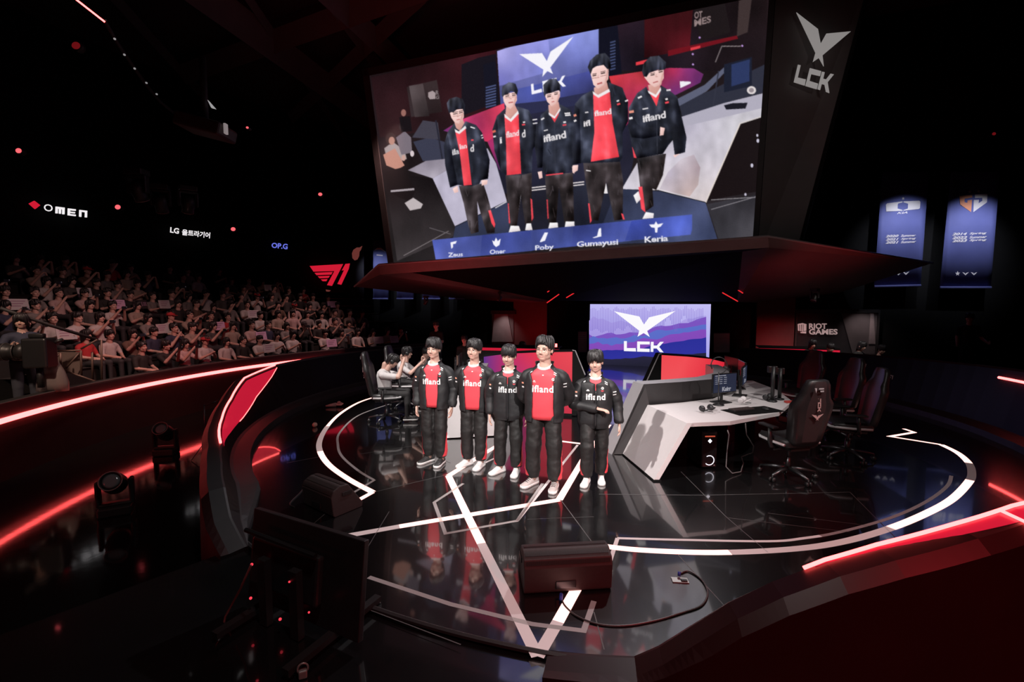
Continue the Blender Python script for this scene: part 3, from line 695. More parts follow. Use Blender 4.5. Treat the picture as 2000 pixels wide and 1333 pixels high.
P3 = lambda x, y, z=0.0: V((x, y, z))
# ---- right desk
dk = thing('player_desk', (3.0, 6.8, 0), 0, 'white angular player desk on the right with monitors and headsets', 'desk')
near = [P3(2.24, 5.74), P3(2.81, 5.83), P3(3.72, 6.32), P3(4.35, 7.05), P3(4.66, 8.0), P3(4.75, 9.0)]
far = [P3(2.05, 6.78), P3(2.62, 6.98), P3(3.2, 7.25), P3(3.68, 7.75), P3(3.95, 8.4), P3(4.02, 9.0)]
mb = MB()
for i in range(5):
    for z in (.75, .70): mb.add([p + UP * z for p in (near[i], near[i + 1], far[i + 1], far[i])], [(0, 1, 2, 3)])
    mb.add([near[i] + UP * .75, near[i + 1] + UP * .75, near[i + 1] + UP * .70, near[i] + UP * .70], [(0, 1, 2, 3)])
mb.add([near[5] + UP * .75, far[5] + UP * .75, far[5] + UP * .7, near[5] + UP * .7], [(0, 1, 2, 3)])
mb.build('top', M_WHITE, dk)
mb = MB(); q = [P3(2.215, 5.735, .752), P3(2.025, 6.785, .752), P3(1.66, 6.75, .02), P3(1.81, 5.72, .02)]
mb.prism(q, V((.07, 0, 0))); mb.build('leg_panel', M_WHITE, dk)
mb = MB(); mb.prism([P3(1.80, 5.70, 0), P3(1.65, 6.77, 0), P3(1.74, 6.77, 0), P3(1.90, 5.70, 0)], UP * .02); mb.build('foot_rail', M_BLACK, dk)
inn = [P3(1.97, 6.82), P3(2.62, 7.03), P3(3.22, 7.3), P3(3.72, 7.8), P3(4.0, 8.45), P3(4.07, 9.05)]
out = [P3(1.88, 7.06), P3(2.5, 7.28), P3(3.05, 7.52), P3(3.5, 7.95), P3(3.77, 8.55), P3(3.85, 9.1)]
mb = MB(); slab_path(mb, inn, out, 0, 1.06, V((-.47, -.06, 0)), 1, 0, 0, 0); mb.build('front_slab', [M_DGREY, M_DARK], dk)
mb = MB(); mb.add([P3(1.53, 6.76, .01), P3(1.66, 6.75, .01), P3(2.05, 6.79, .76), P3(1.99, 6.80, 1.03)], [(0, 1, 2, 3)]); mb.build('dark_inset', M_DARK, dk)
mb = MB(); mb.prism([P3(2.32, 5.98, .68), P3(4.5, 8.9, .68), P3(4.1, 8.9, .68), P3(2.2, 6.7, .68)], UP * -.06); mb.build('under_frame', M_BLACK, dk)
for x, y in ((2.62, 6.3), (3.7, 7.1), (4.3, 8.2)): mb = MB(); mb.box((x + .1, y + .3, .33), (.06, .5, .64)); mb.build('support', M_BLACK, dk)
# ---- left desk (mostly behind the players)
dl = thing('player_desk', (-1.2, 8.6, 0), 0, 'white angular player desk on the left behind the standing players', 'desk')
nl = [P3(-1.55, 7.72), P3(-1.72, 8.4), P3(-1.72, 9.0), P3(-1.66, 9.5)]; fl_ = [P3(-.62, 7.9), P3(-.74, 8.5), P3(-.77, 8.9), P3(-.76, 9.3)]
mb = MB()
for i in range(3):
    for z in (.75, .70): mb.add([p + UP * z for p in (nl[i], nl[i + 1], fl_[i + 1], fl_[i])], [(0, 1, 2, 3)])
    mb.add([nl[i] + UP * .75, nl[i + 1] + UP * .75, nl[i + 1] + UP * .70, nl[i] + UP * .70], [(0, 1, 2, 3)])
mb.build('top', M_WHITE, dl)
mb = MB(); mb.prism([P3(-1.55, 7.72, .75), P3(-.62, 7.9, .75), P3(-.18, 7.72, .02), P3(-1.12, 7.55, .02)], V((0, .07, 0))); mb.build('leg_panel', M_WHITE, dl)
mb = MB(); slab_path(mb, [P3(-.58, 7.92), P3(-.70, 8.5), P3(-.73, 8.9), P3(-.72, 9.3)], [P3(-.34, 7.98), P3(-.46, 8.5), P3(-.49, 8.9), P3(-.48, 9.3)], 0, 1.06, V((.47, -.1, 0)), 1, 0, 0, 0); mb.build('front_slab', [M_DGREY, M_DARK], dl)
# ---- LED counters flanking the back display
def led_counter(name, base, ztop, cols, flank, label):
    t_ = thing(name, base[0], 0, label, 'led counter', 'red led counters flanking the back display')
    nrm = [V((p.x, p.y, 0)) for p in base]; mb = MB()
    n = len(base); bk_ = [p + V((0, .3, 0)) for p in base]
    for i in range(n - 1):
        mb.add([bk_[i], bk_[i + 1], bk_[i + 1] + UP * ztop[i + 1], bk_[i] + UP * ztop[i]], [(0, 1, 2, 3)])
        mb.add([base[i] + UP * ztop[i], base[i + 1] + UP * ztop[i + 1], bk_[i + 1] + UP * ztop[i + 1], bk_[i] + UP * ztop[i]], [(0, 1, 2, 3)])
        mb.add([base[i], base[i + 1], base[i + 1] + UP * ztop[i + 1], base[i] + UP * ztop[i]], [(0, 1, 2, 3)])
    mb.build('body', M_BLACK, t_)
    pc = Pic(None, V((0, -1, 0)))
    for i in range(n - 1):
        o = len(pc.v); e = V((0, -.012, 0))
        pc.v += [base[i] + UP * .06 + e, base[i + 1] + UP * .06 + e, base[i + 1] + UP * (ztop[i + 1] - .02) + e, base[i] + UP * (ztop[i] - .02) + e]; pc.f.append((o, o + 1, o + 2, o + 3))
        pc.c += [cols[i][1], cols[i + 1][1], cols[i + 1][0], cols[i][0]]
    pc.build('display_face', t_, .9, 'counter_picture')
    mb = MB(); mb.prism(flank, V((0, .25, 0))); mb.build('flank', M_BLACK, t_)
    mb = MB(); mb.tube([flank[0], flank[1], flank[2]], .012, 6); mb.build('edge_trim', M_DGREY, t_)
    return t_
# (Pic is defined with the displays)
# ================================================================== PICTURES ON THE DISPLAYS
class Pic:
    """a flat picture on a display: coloured outlines laid on its plane"""
    def __init__(s, fn, nrm, step=.00006): s.fn = fn; s.n = nrm; s.step = step; s.k = 0; s.v = []; s.f = []; s.c = []
    def poly(s, pts, col):
        s.k += 1; o = len(s.v); off = s.n * (s.step * s.k)
        s.v += [s.fn(*p) + off for p in pts]; s.f.append(tuple(range(o, o + len(pts))))
        s.c += [col] * len(pts) if not isinstance(col, list) else col
    def text(s, txt, quad, col, bold=.03, shear=0):
        s.k += 1; o = len(s.v); off = s.n * (s.step * s.k)
        v_, f_ = fit_text(txt, [s.fn(*p) for p in quad], bold=bold, shear=shear)
        s.v += [p + off for p in v_]; s.f += [tuple(i + o for i in q) for q in f_]; s.c += [col] * len(v_)
    def line(s, a, b, wd, col):
        dx, dy = b[0] - a[0], b[1] - a[1]; L = math.hypot(dx, dy) or 1; nx, ny = -dy / L * wd / 2, dx / L * wd / 2
        s.poly([(a[0] + nx, a[1] + ny), (b[0] + nx, b[1] + ny), (b[0] - nx, b[1] - ny), (a[0] - nx, a[1] - ny)], col)
    def oval(s, cx, cy, rx, ry, col, n=14): s.poly([(cx + rx * math.cos(2 * PI * i / n), cy + ry * math.sin(2 * PI * i / n)) for i in range(n)], col)
    def build(s, name, parent, strength, mname):
        M = wm(parent).inverted(); me = bpy.data.meshes.new(name); me.from_pydata([tuple(M @ p) for p in s.v], [], s.f)
        at = me.color_attributes.new('Col', 'FLOAT_COLOR', 'POINT')
        buf = []
        for c_ in s.c: l = lin(*c_); buf += [l[0], l[1], l[2], 1.0]
        at.data.foreach_set('color', buf); me.materials.append(vcol_emit(mname, strength))
        o = bpy.data.objects.new(name, me); COL.objects.link(o); o.parent = parent; return o

def gblur(a, r):
    """three passes of a box filter"""
    r = max(1, int(round(r)))
    for _ in range(3):
        for ax in (0, 1):
            p = np.pad(a, [(r + 1, r) if i == ax else (0, 0) for i in range(a.ndim)], mode='edge'); c = np.cumsum(p, axis=ax)
            n = a.shape[ax]; hi = np.take(c, np.arange(2 * r + 1, 2 * r + 1 + n), axis=ax); lo = np.take(c, np.arange(0, n), axis=ax); a = (hi - lo) / (2 * r + 1)
    return a
class Raster:
    """the live picture of the big display, drawn into a grid of picture elements"""
    def __init__(s, x0, y0, x1, y1, sc):
        s.x0, s.y0, s.sc = x0, y0, sc; s.W, s.H = int((x1 - x0) * sc), int((y1 - y0) * sc); s.c = np.zeros((s.H, s.W, 3)); s.v = []
        r_ = np.random.RandomState(4)
        def field(rx, ry):
            n = r_.randn(s.H // 2 + 1, s.W // 2 + 1)
            n = np.stack([n], -1); n = gblur(n, max(rx, ry))[..., 0] if rx == ry else s._an(n[..., 0], rx, ry)
            n = np.repeat(np.repeat(n, 2, 0), 2, 1)[:s.H, :s.W]; return n / (n.std() + 1e-9)
        s.big, s.fold, s.hair = field(14, 14), field(3, 7) * .7 + field(2, 2) * .3, field(1, 5)
    def _an(s, n, rx, ry):
        for _ in range(2):
            k = np.ones(2 * rx + 1) / (2 * rx + 1); n = np.apply_along_axis(lambda q: np.convolve(q, k, 'same'), 1, n); k = np.ones(2 * ry + 1) / (2 * ry + 1); n = np.apply_along_axis(lambda q: np.convolve(q, k, 'same'), 0, n)
        return n
    def mask(s, q):
        P = np.array([((x - s.x0) * s.sc, (y - s.y0) * s.sc) for x, y in q]); a = np.floor(P.min(0)).astype(int) - 2; b = np.ceil(P.max(0)).astype(int) + 3
        a = np.maximum(a, 0); b = np.minimum(b, (s.W, s.H))
        if b[0] <= a[0] or b[1] <= a[1]: return None
        yy, xx = np.mgrid[a[1]:b[1], a[0]:b[0]] + .5; m = np.zeros(xx.shape)
        for dx, dy in ((-.25, -.25), (.25, -.25), (-.25, .25), (.25, .25)):
            X, Y_ = xx + dx, yy + dy; c = np.zeros(xx.shape, bool); j = len(P) - 1
            for i in range(len(P)):
                (xi, yi), (xj, yj) = P[i], P[j]
                if yi != yj: c ^= ((yi > Y_) != (yj > Y_)) & (X < (xj - xi) * (Y_ - yi) / (yj - yi) + xi)
                j = i
            m += c * .25
        return m, a, b, P, xx, yy
    def poly(s, q, col, tex=None):
        r_ = s.mask(q)
        if r_ is None: return
        m, a, b, P, xx, yy = r_; sl = (slice(a[1], b[1]), slice(a[0], b[0]))
        if isinstance(col, list):
            num = np.zeros(xx.shape + (3,)); den = np.zeros(xx.shape)
            for (px, py), c in zip(P, col): w_ = 1 / ((xx - px) ** 2 + (yy - py) ** 2 + 30); num += w_[..., None] * np.array(c, float); den += w_
            C = num / den[..., None]
        else: C = np.ones(xx.shape + (3,)) * np.array(col, float)
        if tex:
            B = gblur(np.pad(m, 14), 6 if tex != 'skin' else 4)[14:-14, 14:-14]; gy, gx = np.gradient(B); lit = (gx * .75 + gy * 1.0) * (9 if tex != 'skin' else 4)
            if tex == 'cloth': C = C * (1 + .24 * s.fold[sl] + .12 * s.big[sl])[..., None] + (lit * 30 + np.maximum(s.fold[sl] - .4, 0) * 16)[..., None] * np.array((1, 1.03, 1.12))
            elif tex == 'shirt': C = C * (1 + .05 * s.fold[sl] + .05 * s.big[sl])[..., None] + (lit * 30)[..., None] * np.array((.7, .8, .8)) + np.maximum(s.fold[sl] - .7, 0)[..., None] * np.array((3, 14, 14))
            elif tex == 'hair': C = C * (1 + .26 * s.hair[sl])[..., None] + (lit * 26)[..., None]
            elif tex == 'skin': C = C + (lit * 40)[..., None] * np.array((.8, 1, 1)) + (s.big[sl] * 2)[..., None]
            elif tex == 'wall': C = C * (1 + (.12 if C.mean() < 130 else .025) * s.big[sl] + .03 * s.fold[sl])[..., None]
        s.c[sl] = s.c[sl] * (1 - m[..., None]) + C * m[..., None]; s.v.append(0)
    def text(s, txt, quad, col, bold=.03, shear=0):
        v_, f_ = fit_text(txt, [V((x, y, 0)) for x, y in quad], bold=bold, shear=shear)
        for f in f_: s.poly([(v_[i].x, v_[i].y) for i in f], col)
    def line(s, a, b, wd, col):
        dx, dy = b[0] - a[0], b[1] - a[1]; L = math.hypot(dx, dy) or 1; nx, ny = -dy / L * wd / 2, dx / L * wd / 2
        s.poly([(a[0] + nx, a[1] + ny), (b[0] + nx, b[1] + ny), (b[0] - nx, b[1] - ny), (a[0] - nx, a[1] - ny)], col)
    def oval(s, cx, cy, rx, ry, col, n=14, tex=None): s.poly([(cx + rx * math.cos(2 * PI * i / n), cy + ry * math.sin(2 * PI * i / n)) for i in range(n)], col, tex)
    def build(s, name, parent, strength, mname, O, U, Wd, nu, nv):
        """O corner, U across (full width), Wd down (full height)"""
        img = gblur(s.c, 1) * .22 + s.c * .78; r_ = np.random.RandomState(3); img = np.clip(img + r_.randn(s.H, s.W, 1) * 1.6, 2, 255)
        uu, vv = np.meshgrid(np.linspace(0, 1, nu + 1), np.linspace(0, 1, nv + 1)); P = np.array(O) + uu[..., None] * np.array(U) + vv[..., None] * np.array(Wd)
        q = P - np.array((0, 0, CAMH)); dz = q[..., 1] * _c - q[..., 2] * _s; up = q[..., 1] * _s + q[..., 2] * _c
        X = np.clip((1000 + FOC * q[..., 0] / dz - s.x0) * s.sc - .5, 0, s.W - 1.001); Y_ = np.clip((666.5 - FOC * up / dz - s.y0) * s.sc - .5, 0, s.H - 1.001)
        xi, yi = X.astype(int), Y_.astype(int); fx, fy = (X - xi)[..., None], (Y_ - yi)[..., None]
        C = (img[yi, xi] * (1 - fx) + img[yi, xi + 1] * fx) * (1 - fy) + (img[yi + 1, xi] * (1 - fx) + img[yi + 1, xi + 1] * fx) * fy
        C = C / 255; C = np.where(C <= .04045, C / 12.92, ((C + .055) / 1.055) ** 2.4); n = (nu + 1) * (nv + 1)
        M = np.array(wm(parent).inverted()); L = P.reshape(-1, 3) @ M[:3, :3].T + M[:3, 3]
        me = bpy.data.meshes.new(name); me.vertices.add(n); me.vertices.foreach_set('co', L.ravel())
        i0 = (np.arange(nv)[:, None] * (nu + 1) + np.arange(nu)[None, :]).ravel(); quads = np.stack([i0, i0 + nu + 1, i0 + nu + 2, i0 + 1], 1); k = len(quads)
        me.loops.add(k * 4); me.loops.foreach_set('vertex_index', quads.ravel().astype(np.int32)); me.polygons.add(k); me.polygons.foreach_set('loop_start', np.arange(0, k * 4, 4, dtype=np.int32)); me.update(calc_edges=True)
        at = me.color_attributes.new('Col', 'FLOAT_COLOR', 'POINT'); at.data.foreach_set('color', np.concatenate([C.reshape(-1, 3), np.ones((n, 1))], 1).ravel()); me.materials.append(vcol_emit(mname, strength))
        o = bpy.data.objects.new(name, me); COL.objects.link(o); o.parent = parent; return o

BP = lambda x, y: ONP(x, y, TL + SN * .01, SN)
pic = Raster(700, -30, 1530, 545, 1.35)
pic.poly([(690, 100), (1540, -60), (1540, 560), (690, 560)], [(30, 20, 23), (30, 20, 23), (44, 40, 44), (36, 33, 34)], 'wall')
S2 = lambda pts: [(700 + x / 2.381, y / 2.381) for x, y in pts]
P2 = lambda pts, col: pic.poly(S2(pts), col, 'wall' if isinstance(col, list) else None)
P2([(60, 360), (640, 225), (650, 480), (400, 600), (100, 640)], [(38, 20, 24), (52, 20, 26), (60, 22, 28), (40, 24, 28), (40, 24, 26)])
P2([(225, 405), (365, 372), (390, 520), (245, 545)], [(48, 38, 40), (60, 48, 50), (40, 30, 32), (55, 45, 48)])
P2([(235, 400), (300, 388), (330, 540), (262, 545)], [(95, 84, 86), (80, 68, 70), (50, 42, 44), (70, 60, 62)])
for q in ([(325, 430), (345, 422), (358, 432), (358, 460), (332, 462), (324, 450)],): P2(q, (165, 150, 152))
pic.text('R', S2([(360, 442), (373, 440), (373, 420), (360, 422)]), (150, 138, 140)); pic.text('G', S2([(360, 462), (376, 460), (376, 444), (360, 446)]), (150, 138, 140))
P2([(1130, 75), (1900, -20), (1900, 330), (1200, 330)], [(34, 22, 30), (26, 18, 20), (30, 22, 26), (32, 26, 38)])
P2([(1330, 30), (1560, 0), (1540, 230), (1330, 270)], [(52, 16, 20), (70, 22, 26), (80, 20, 28), (58, 16, 22)])
P2([(1560, 30), (1700, -10), (1730, 150), (1590, 190)], (30, 24, 26)); P2([(1770, -10), (1830, -10), (1810, 150), (1760, 170)], (62, 50, 50))
pic.text('OT', S2([(1562, 88), (1600, 82), (1600, 50), (1562, 56)]), (150, 130, 130)); pic.text('MES', S2([(1562, 125), (1640, 104), (1640, 72), (1562, 92)]), (150, 130, 130))
P2([(1440, 235), (1760, 165), (1765, 180), (1440, 262)], (110, 20, 30)); P2([(1290, 290), (1360, 272), (1360, 290), (1290, 305)], (225, 60, 70)); P2([(1545, 222), (1590, 212), (1590, 224), (1545, 236)], (220, 60, 70))
P2([(480, 540), (640, 480), (640, 250), (560, 268), (480, 300)], (24, 22, 30)); P2([(580, 300), (640, 285), (655, 520), (590, 500)], (20, 22, 34))
for i in range(8): P2([(592, 405 + i * 13), (640, 393 + i * 13), (640, 400 + i * 13), (592, 412 + i * 13)], (74, 84, 124))
P2([(1117, 80), (1200, 62), (1225, 340), (1117, 380)], (18, 19, 32))
for i in range(10): P2([(1170, 195 + i * 14), (1196, 188 + i * 14), (1196, 195 + i * 14), (1170, 202 + i * 14)], (66, 76, 112))
# the display inside the picture
P2([(645, 238), (1117, 83), (1117, 440), (665, 560)], [(150, 152, 226), (140, 150, 222), (46, 50, 92), (58, 62, 110)])
P2([(645, 238), (880, 160), (900, 330), (655, 400)], [(176, 172, 236), (150, 152, 226), (120, 126, 200), (120, 120, 196)])
P2([(660, 430), (800, 400), (1117, 320), (1117, 440), (665, 560)], [(88, 96, 166), (72, 82, 156), (66, 72, 140), (44, 46, 84), (50, 54, 96)])
P2([(662, 490), (860, 470), (1117, 420), (1117, 470), (665, 580)], (44, 46, 76))
fb = affine([(440, 268), (1108, 265), (762, 540)], [(748, 252), (1000, 170), (880, 348)])
P2([fb(p) for p in BIRD], (246, 244, 252))
fl = affine([(548, 592), (980, 600), (548, 700)], [(802, 392), (962, 350), (806, 440)])
for l_ in LCK: P2([fl(p) for p in l_], (246, 244, 252))
P2([(640, 560), (1120, 470), (1330, 470), (1250, 900), (640, 900)], [(40, 40, 62), (40, 42, 66), (38, 34, 50), (40, 40, 56), (36, 36, 52)])
# red counters
P2([(395, 608), (480, 556), (678, 480), (692, 600), (600, 660), (500, 640)], [(120, 50, 120), (205, 60, 110), (240, 72, 100), (228, 62, 92), (225, 60, 100), (150, 52, 120)])
P2([(600, 660), (692, 600), (700, 800), (655, 790)], [(180, 50, 110), (200, 50, 100), (120, 46, 110), (110, 44, 110)])
P2([(1165, 355), (1320, 332), (1450, 316), (1560, 318), (1605, 345), (1590, 385), (1480, 440), (1320, 500), (1240, 590)], [(225, 60, 70), (250, 76, 86), (190, 50, 92), (122, 48, 110), (112, 48, 112), (106, 46, 112), (112, 48, 112), (190, 50, 84), (170, 44, 90)])
P2([(1495, 378), (1545, 380), (1545, 388), (1497, 410)], (240, 236, 244))
# right desk in the picture
P2([(1490, 480), (1640, 420), (1720, 380), (1890, 300), (1890, 430), (1700, 480), (1510, 560)], (46, 48, 62)); P2([(1480, 462), (1610, 395), (1715, 300), (1715, 325), (1620, 425), (1480, 500)], (92, 96, 118))
P2([(1225, 880), (1330, 700), (1500, 545), (1700, 480), (1890, 432), (1890, 540), (1775, 575), (1615, 940), (1390, 885)], [(214, 208, 220), (196, 190, 208), (178, 172, 192), (190, 186, 200), (196, 192, 204), (200, 196, 206), (222, 218, 226), (216, 204, 206), (226, 218, 222)])
P2([(1500, 545), (1700, 480), (1890, 432), (1890, 500), (1640, 560), (1460, 600)], (176, 172, 188))
P2([(1440, 800), (1500, 740), (1560, 720), (1590, 780), (1580, 860), (1540, 915), (1400, 880)], [(190, 180, 196), (200, 190, 200), (190, 176, 186), (180, 160, 168), (190, 170, 170), (200, 176, 172), (200, 190, 200)])
P2([(1775, 578), (1890, 540), (1862, 890), (1640, 930), (1618, 936)], (24, 17, 19)); pic.line(*S2([(1775, 575), (1615, 942)]), 2.6, (226, 214, 208)); pic.line(*S2([(1775, 575), (1890, 538)]), 2.2, (216, 208, 206)); pic.line(*S2([(1390, 886), (1615, 944)]), 2.2, (20, 22, 30))
for q in ([(1700, 300), (1830, 265), (1830, 400), (1700, 430)],): P2(q, (28, 32, 48))
P2([(1735, 300), (1820, 276), (1818, 378), (1735, 402)], (44, 56, 96)); pic.oval(700 + 1828 / 2.381, 420 / 2.381, 9, 8, (222, 214, 214)); pic.oval(700 + 1828 / 2.381, 420 / 2.381, 5, 4.5, (150, 140, 146))
P2([(1700, 490), (1740, 480), (1810, 478), (1800, 505), (1710, 510)], (26, 26, 36)); pic.line(*S2([(1690, 215), (1660, 290)]), 2, (120, 110, 112)); pic.line(*S2([(1690, 215), (1780, 215)]), 2, (120, 110, 112)); pic.line(*S2([(1675, 330), (1650, 490)]), 2.4, (50, 52, 66))
for x, y in ((1587, 175), (1555, 252), (1556, 300), (1785, 213)): pic.oval(700 + x / 2.381, y / 2.381, 2, 2, (190, 150, 220))
for x, y, r in ((1858, 655, 4), (1830, 770, 4), (1855, 630, 3), (1800, 905, 3), (1792, 1000, 3)): pic.oval(700 + x / 2.381, y / 2.381, r * .7, r, (200, 196, 214))
# left desk, players at it and floor
P2([(120, 800), (345, 830), (450, 1055), (440, 1100), (180, 1215)], [(36, 28, 30), (22, 18, 20), (40, 36, 38), (60, 54, 56), (66, 60, 62)])
P2([(230, 792), (330, 740), (470, 690), (560, 690), (450, 770), (345, 830)], [(150, 140, 152), (140, 132, 146), (130, 122, 136), (150, 142, 158), (170, 162, 178), (176, 168, 182)])
P2([(345, 830), (450, 770), (600, 690), (640, 760), (690, 935), (450, 1055)], [(182, 176, 196), (190, 184, 204), (176, 170, 190), (190, 184, 204), (196, 190, 210), (184, 178, 198)])
pic.line(*S2([(450, 1056), (692, 938)]), 3, (24, 24, 34))
P2([(120, 690), (160, 660), (215, 700), (225, 740), (140, 770)], (170, 156, 156)); P2([(115, 720), (170, 690), (215, 770), (180, 790), (130, 770)], (196, 140, 124)); pic.oval(700 + 150 / 2.381, 645 / 2.381, 10, 12, (60, 44, 44)); pic.oval(700 + 155 / 2.381, 655 / 2.381, 6, 8, (186, 138, 124))
P2([(175, 640), (215, 610), (245, 640), (250, 710), (200, 720)], (120, 110, 120)); pic.oval(700 + 210 / 2.381, 590 / 2.381, 9, 10, (58, 46, 48)); P2([(190, 545), (240, 540), (250, 610), (200, 615)], (24, 20, 24)); pic.oval(700 + 210 / 2.381, 525 / 2.381, 5, 7, (150, 104, 96))
P2([(255, 660), (330, 640), (400, 660), (400, 740), (300, 750)], (58, 60, 78)); P2([(250, 640), (300, 560), (370, 570), (380, 650)], (66, 64, 76)); pic.line(*S2([(360, 560), (390, 740)]), 3, (40, 40, 52)); pic.oval(700 + 250 / 2.381, 715 / 2.381, 4, 6, (214, 200, 204)); pic.oval(700 + 210 / 2.381, 735 / 2.381, 4, 6, (200, 160, 150))
P2([(120, 800), (200, 780), (270, 880), (240, 940), (150, 900)], (28, 22, 24)); P2([(215, 945), (255, 920), (300, 950), (290, 970), (240, 980)], (190, 180, 182)); pic.line(*S2([(150, 890), (260, 880)]), 4, (170, 160, 166))
P2([(450, 1056), (692, 938), (830, 860), (1060, 850), (1230, 880), (1400, 890), (1615, 944), (1672, 1120), (430, 1160)], [(54, 60, 84), (52, 58, 82), (46, 50, 72), (48, 52, 74), (50, 56, 80), (56, 62, 88), (74, 82, 116), (70, 80, 118), (58, 66, 94)])
P2([(700, 940), (830, 860), (1060, 850), (1200, 880), (1130, 1060), (700, 1090)], [(34, 32, 42), (40, 40, 54), (40, 42, 56), (38, 40, 56), (36, 40, 58), (36, 38, 54)])
P2([(1620, 950), (1860, 905), (1845, 1105), (1675, 1115)], [(52, 50, 56), (48, 46, 52), (74, 72, 78), (72, 70, 78)])
pic.line(*S2([(1640, 930), (1850, 918)]), 1.6, (140, 136, 140)); pic.line(*S2([(1640, 975), (1850, 915)]), 1.6, (130, 126, 132)); pic.line(*S2([(210, 1190), (420, 1075)]), 1.6, (120, 112, 114)); pic.line(*S2([(330, 1060), (430, 1090)]), 1.6, (96, 90, 94))
for a_, b_ in (((805, 886), (1050, 858)), ((806, 874), (1050, 846))): pic.line(*S2([a_, b_]), 2.2, (232, 222, 222))
pic.line(*S2([(636, 968), (690, 938)]), 2.2, (210, 206, 214)); P2([(735, 985), (752, 870), (762, 870), (745, 985)], (232, 226, 230)); P2([(1130, 900), (1150, 840), (1160, 900)], (236, 230, 232))
SK, SK2, HR, JK, PT, RD, WH = (243, 205, 199), (214, 160, 150), (50, 52, 63), (44, 47, 59), (54, 47, 49), (242, 76, 88), (240, 234, 236)
A1 = lambda pts: [(860 + x / 4.165, 150 + y / 4.165) for x, y in pts]
B1 = lambda pts: [(1100 + x / 3.808, 90 + y / 3.808) for x, y in pts]
def inside(p, q):
    c = False; j = len(q) - 1
    for i in range(len(q)):
        if (q[i][1] > p[1]) != (q[j][1] > p[1]) and p[0] < (q[j][0] - q[i][0]) * (p[1] - q[i][1]) / (q[j][1] - q[i][1]) + q[i][0]: c = not c
        j = i
    return c
def folds(q, col, n, seed, amp=16, L=(5, 20), wd=(.5, 1.8), ang=(1.2, 1.95)):
    r_ = random.Random(seed); xs = [p[0] for p in q]; ys = [p[1] for p in q]; k = 0
    for _ in range(n * 6):
        a = (r_.uniform(min(xs), max(xs)), r_.uniform(min(ys), max(ys))); t = r_.uniform(*ang); l = r_.uniform(*L); b = (a[0] + l * math.cos(t), a[1] + l * math.sin(t))
        if inside(a, q) and inside(b, q):
            d = r_.uniform(-amp * .7, amp); pic.line(a, b, r_.uniform(*wd), tuple(max(4, min(255, c + d * f)) for c, f in zip(col, (1, 1, 1.15)))); k += 1
            if k >= n: break
def man(F, d):
    for key, col in (('pants', PT), ('stripe', RD), ('stripe2', RD), ('shoe1', WH), ('shoe2', WH), ('neck', SK2), ('jacket', JK), ('shirt', RD), ('collar', WH), ('sleeve', (30, 32, 42)), ('sleeve2', (30, 32, 42)), ('hand1', SK), ('hand2', SK), ('face', SK), ('hair', HR), ('hair2', (40, 42, 52))):
        if key in d:
            q = F(d[key]); pic.poly(q, col, {'jacket': 'cloth', 'pants': 'cloth', 'sleeve': 'cloth', 'sleeve2': 'cloth', 'shirt': 'shirt', 'stripe': 'shirt', 'hair': 'hair', 'face': 'skin', 'neck': 'skin', 'hand1': 'skin', 'hand2': 'skin', 'shoe1': 'skin', 'shoe2': 'skin'}.get(key)); n_ = {'jacket': 10, 'pants': 10}.get(key, 0)
            if n_: folds(q, col, n_, len(pic.v), 22 if key in ('shirt', 'hair') else 15, (3, 7) if key in ('hair', 'face') else (6, 20), (.4, 1.1) if key == 'hair' else (.6, 2.2), (.6, 2.5) if key != 'pants' else (1.2, 1.95))
    for a_, b_, wd, col in d.get('lines', ()): p, q = F([a_, b_]); pic.line(p, q, wd * 1.45, col)
    ey = [l for l in d.get('lines', ()) if l[3] == EYE]
    if len(ey) == 2:
        (a0, b0), (a1, b1) = F([ey[0][0], ey[0][1]]), F([ey[1][0], ey[1][1]]); up_ = 3.2
        for a_, b_ in ((a0, b0), (a1, b1)): pic.line((a_[0] - .6, a_[1] - up_), (b_[0] + .6, b_[1] - up_), 1.3, (84, 58, 56))
        nx, ny = (b0[0] + a1[0]) / 2, (b0[1] + a1[1]) / 2; pic.line((nx - .5, ny + 1), (nx - 1.2, ny + 6.0), .9, (206, 158, 150)); pic.line((nx - 2.2, ny + 6.4), (nx + 1.8, ny + 6.0), 1.0, (176, 122, 114))
        f_ = F(d['face']); xs = [p[0] for p in f_]; ys = [p[1] for p in f_]; pic.poly([(max(xs) - 3, min(ys) + 8), (max(xs), min(ys) + 8), (max(xs) - 5, max(ys) - 5), (max(xs) - 9, max(ys) - 1)], (216, 166, 158))
    for tx, quad in d.get('text', ()): pic.text(tx, F(quad), WH, .035)
EYE = (46, 30, 30)
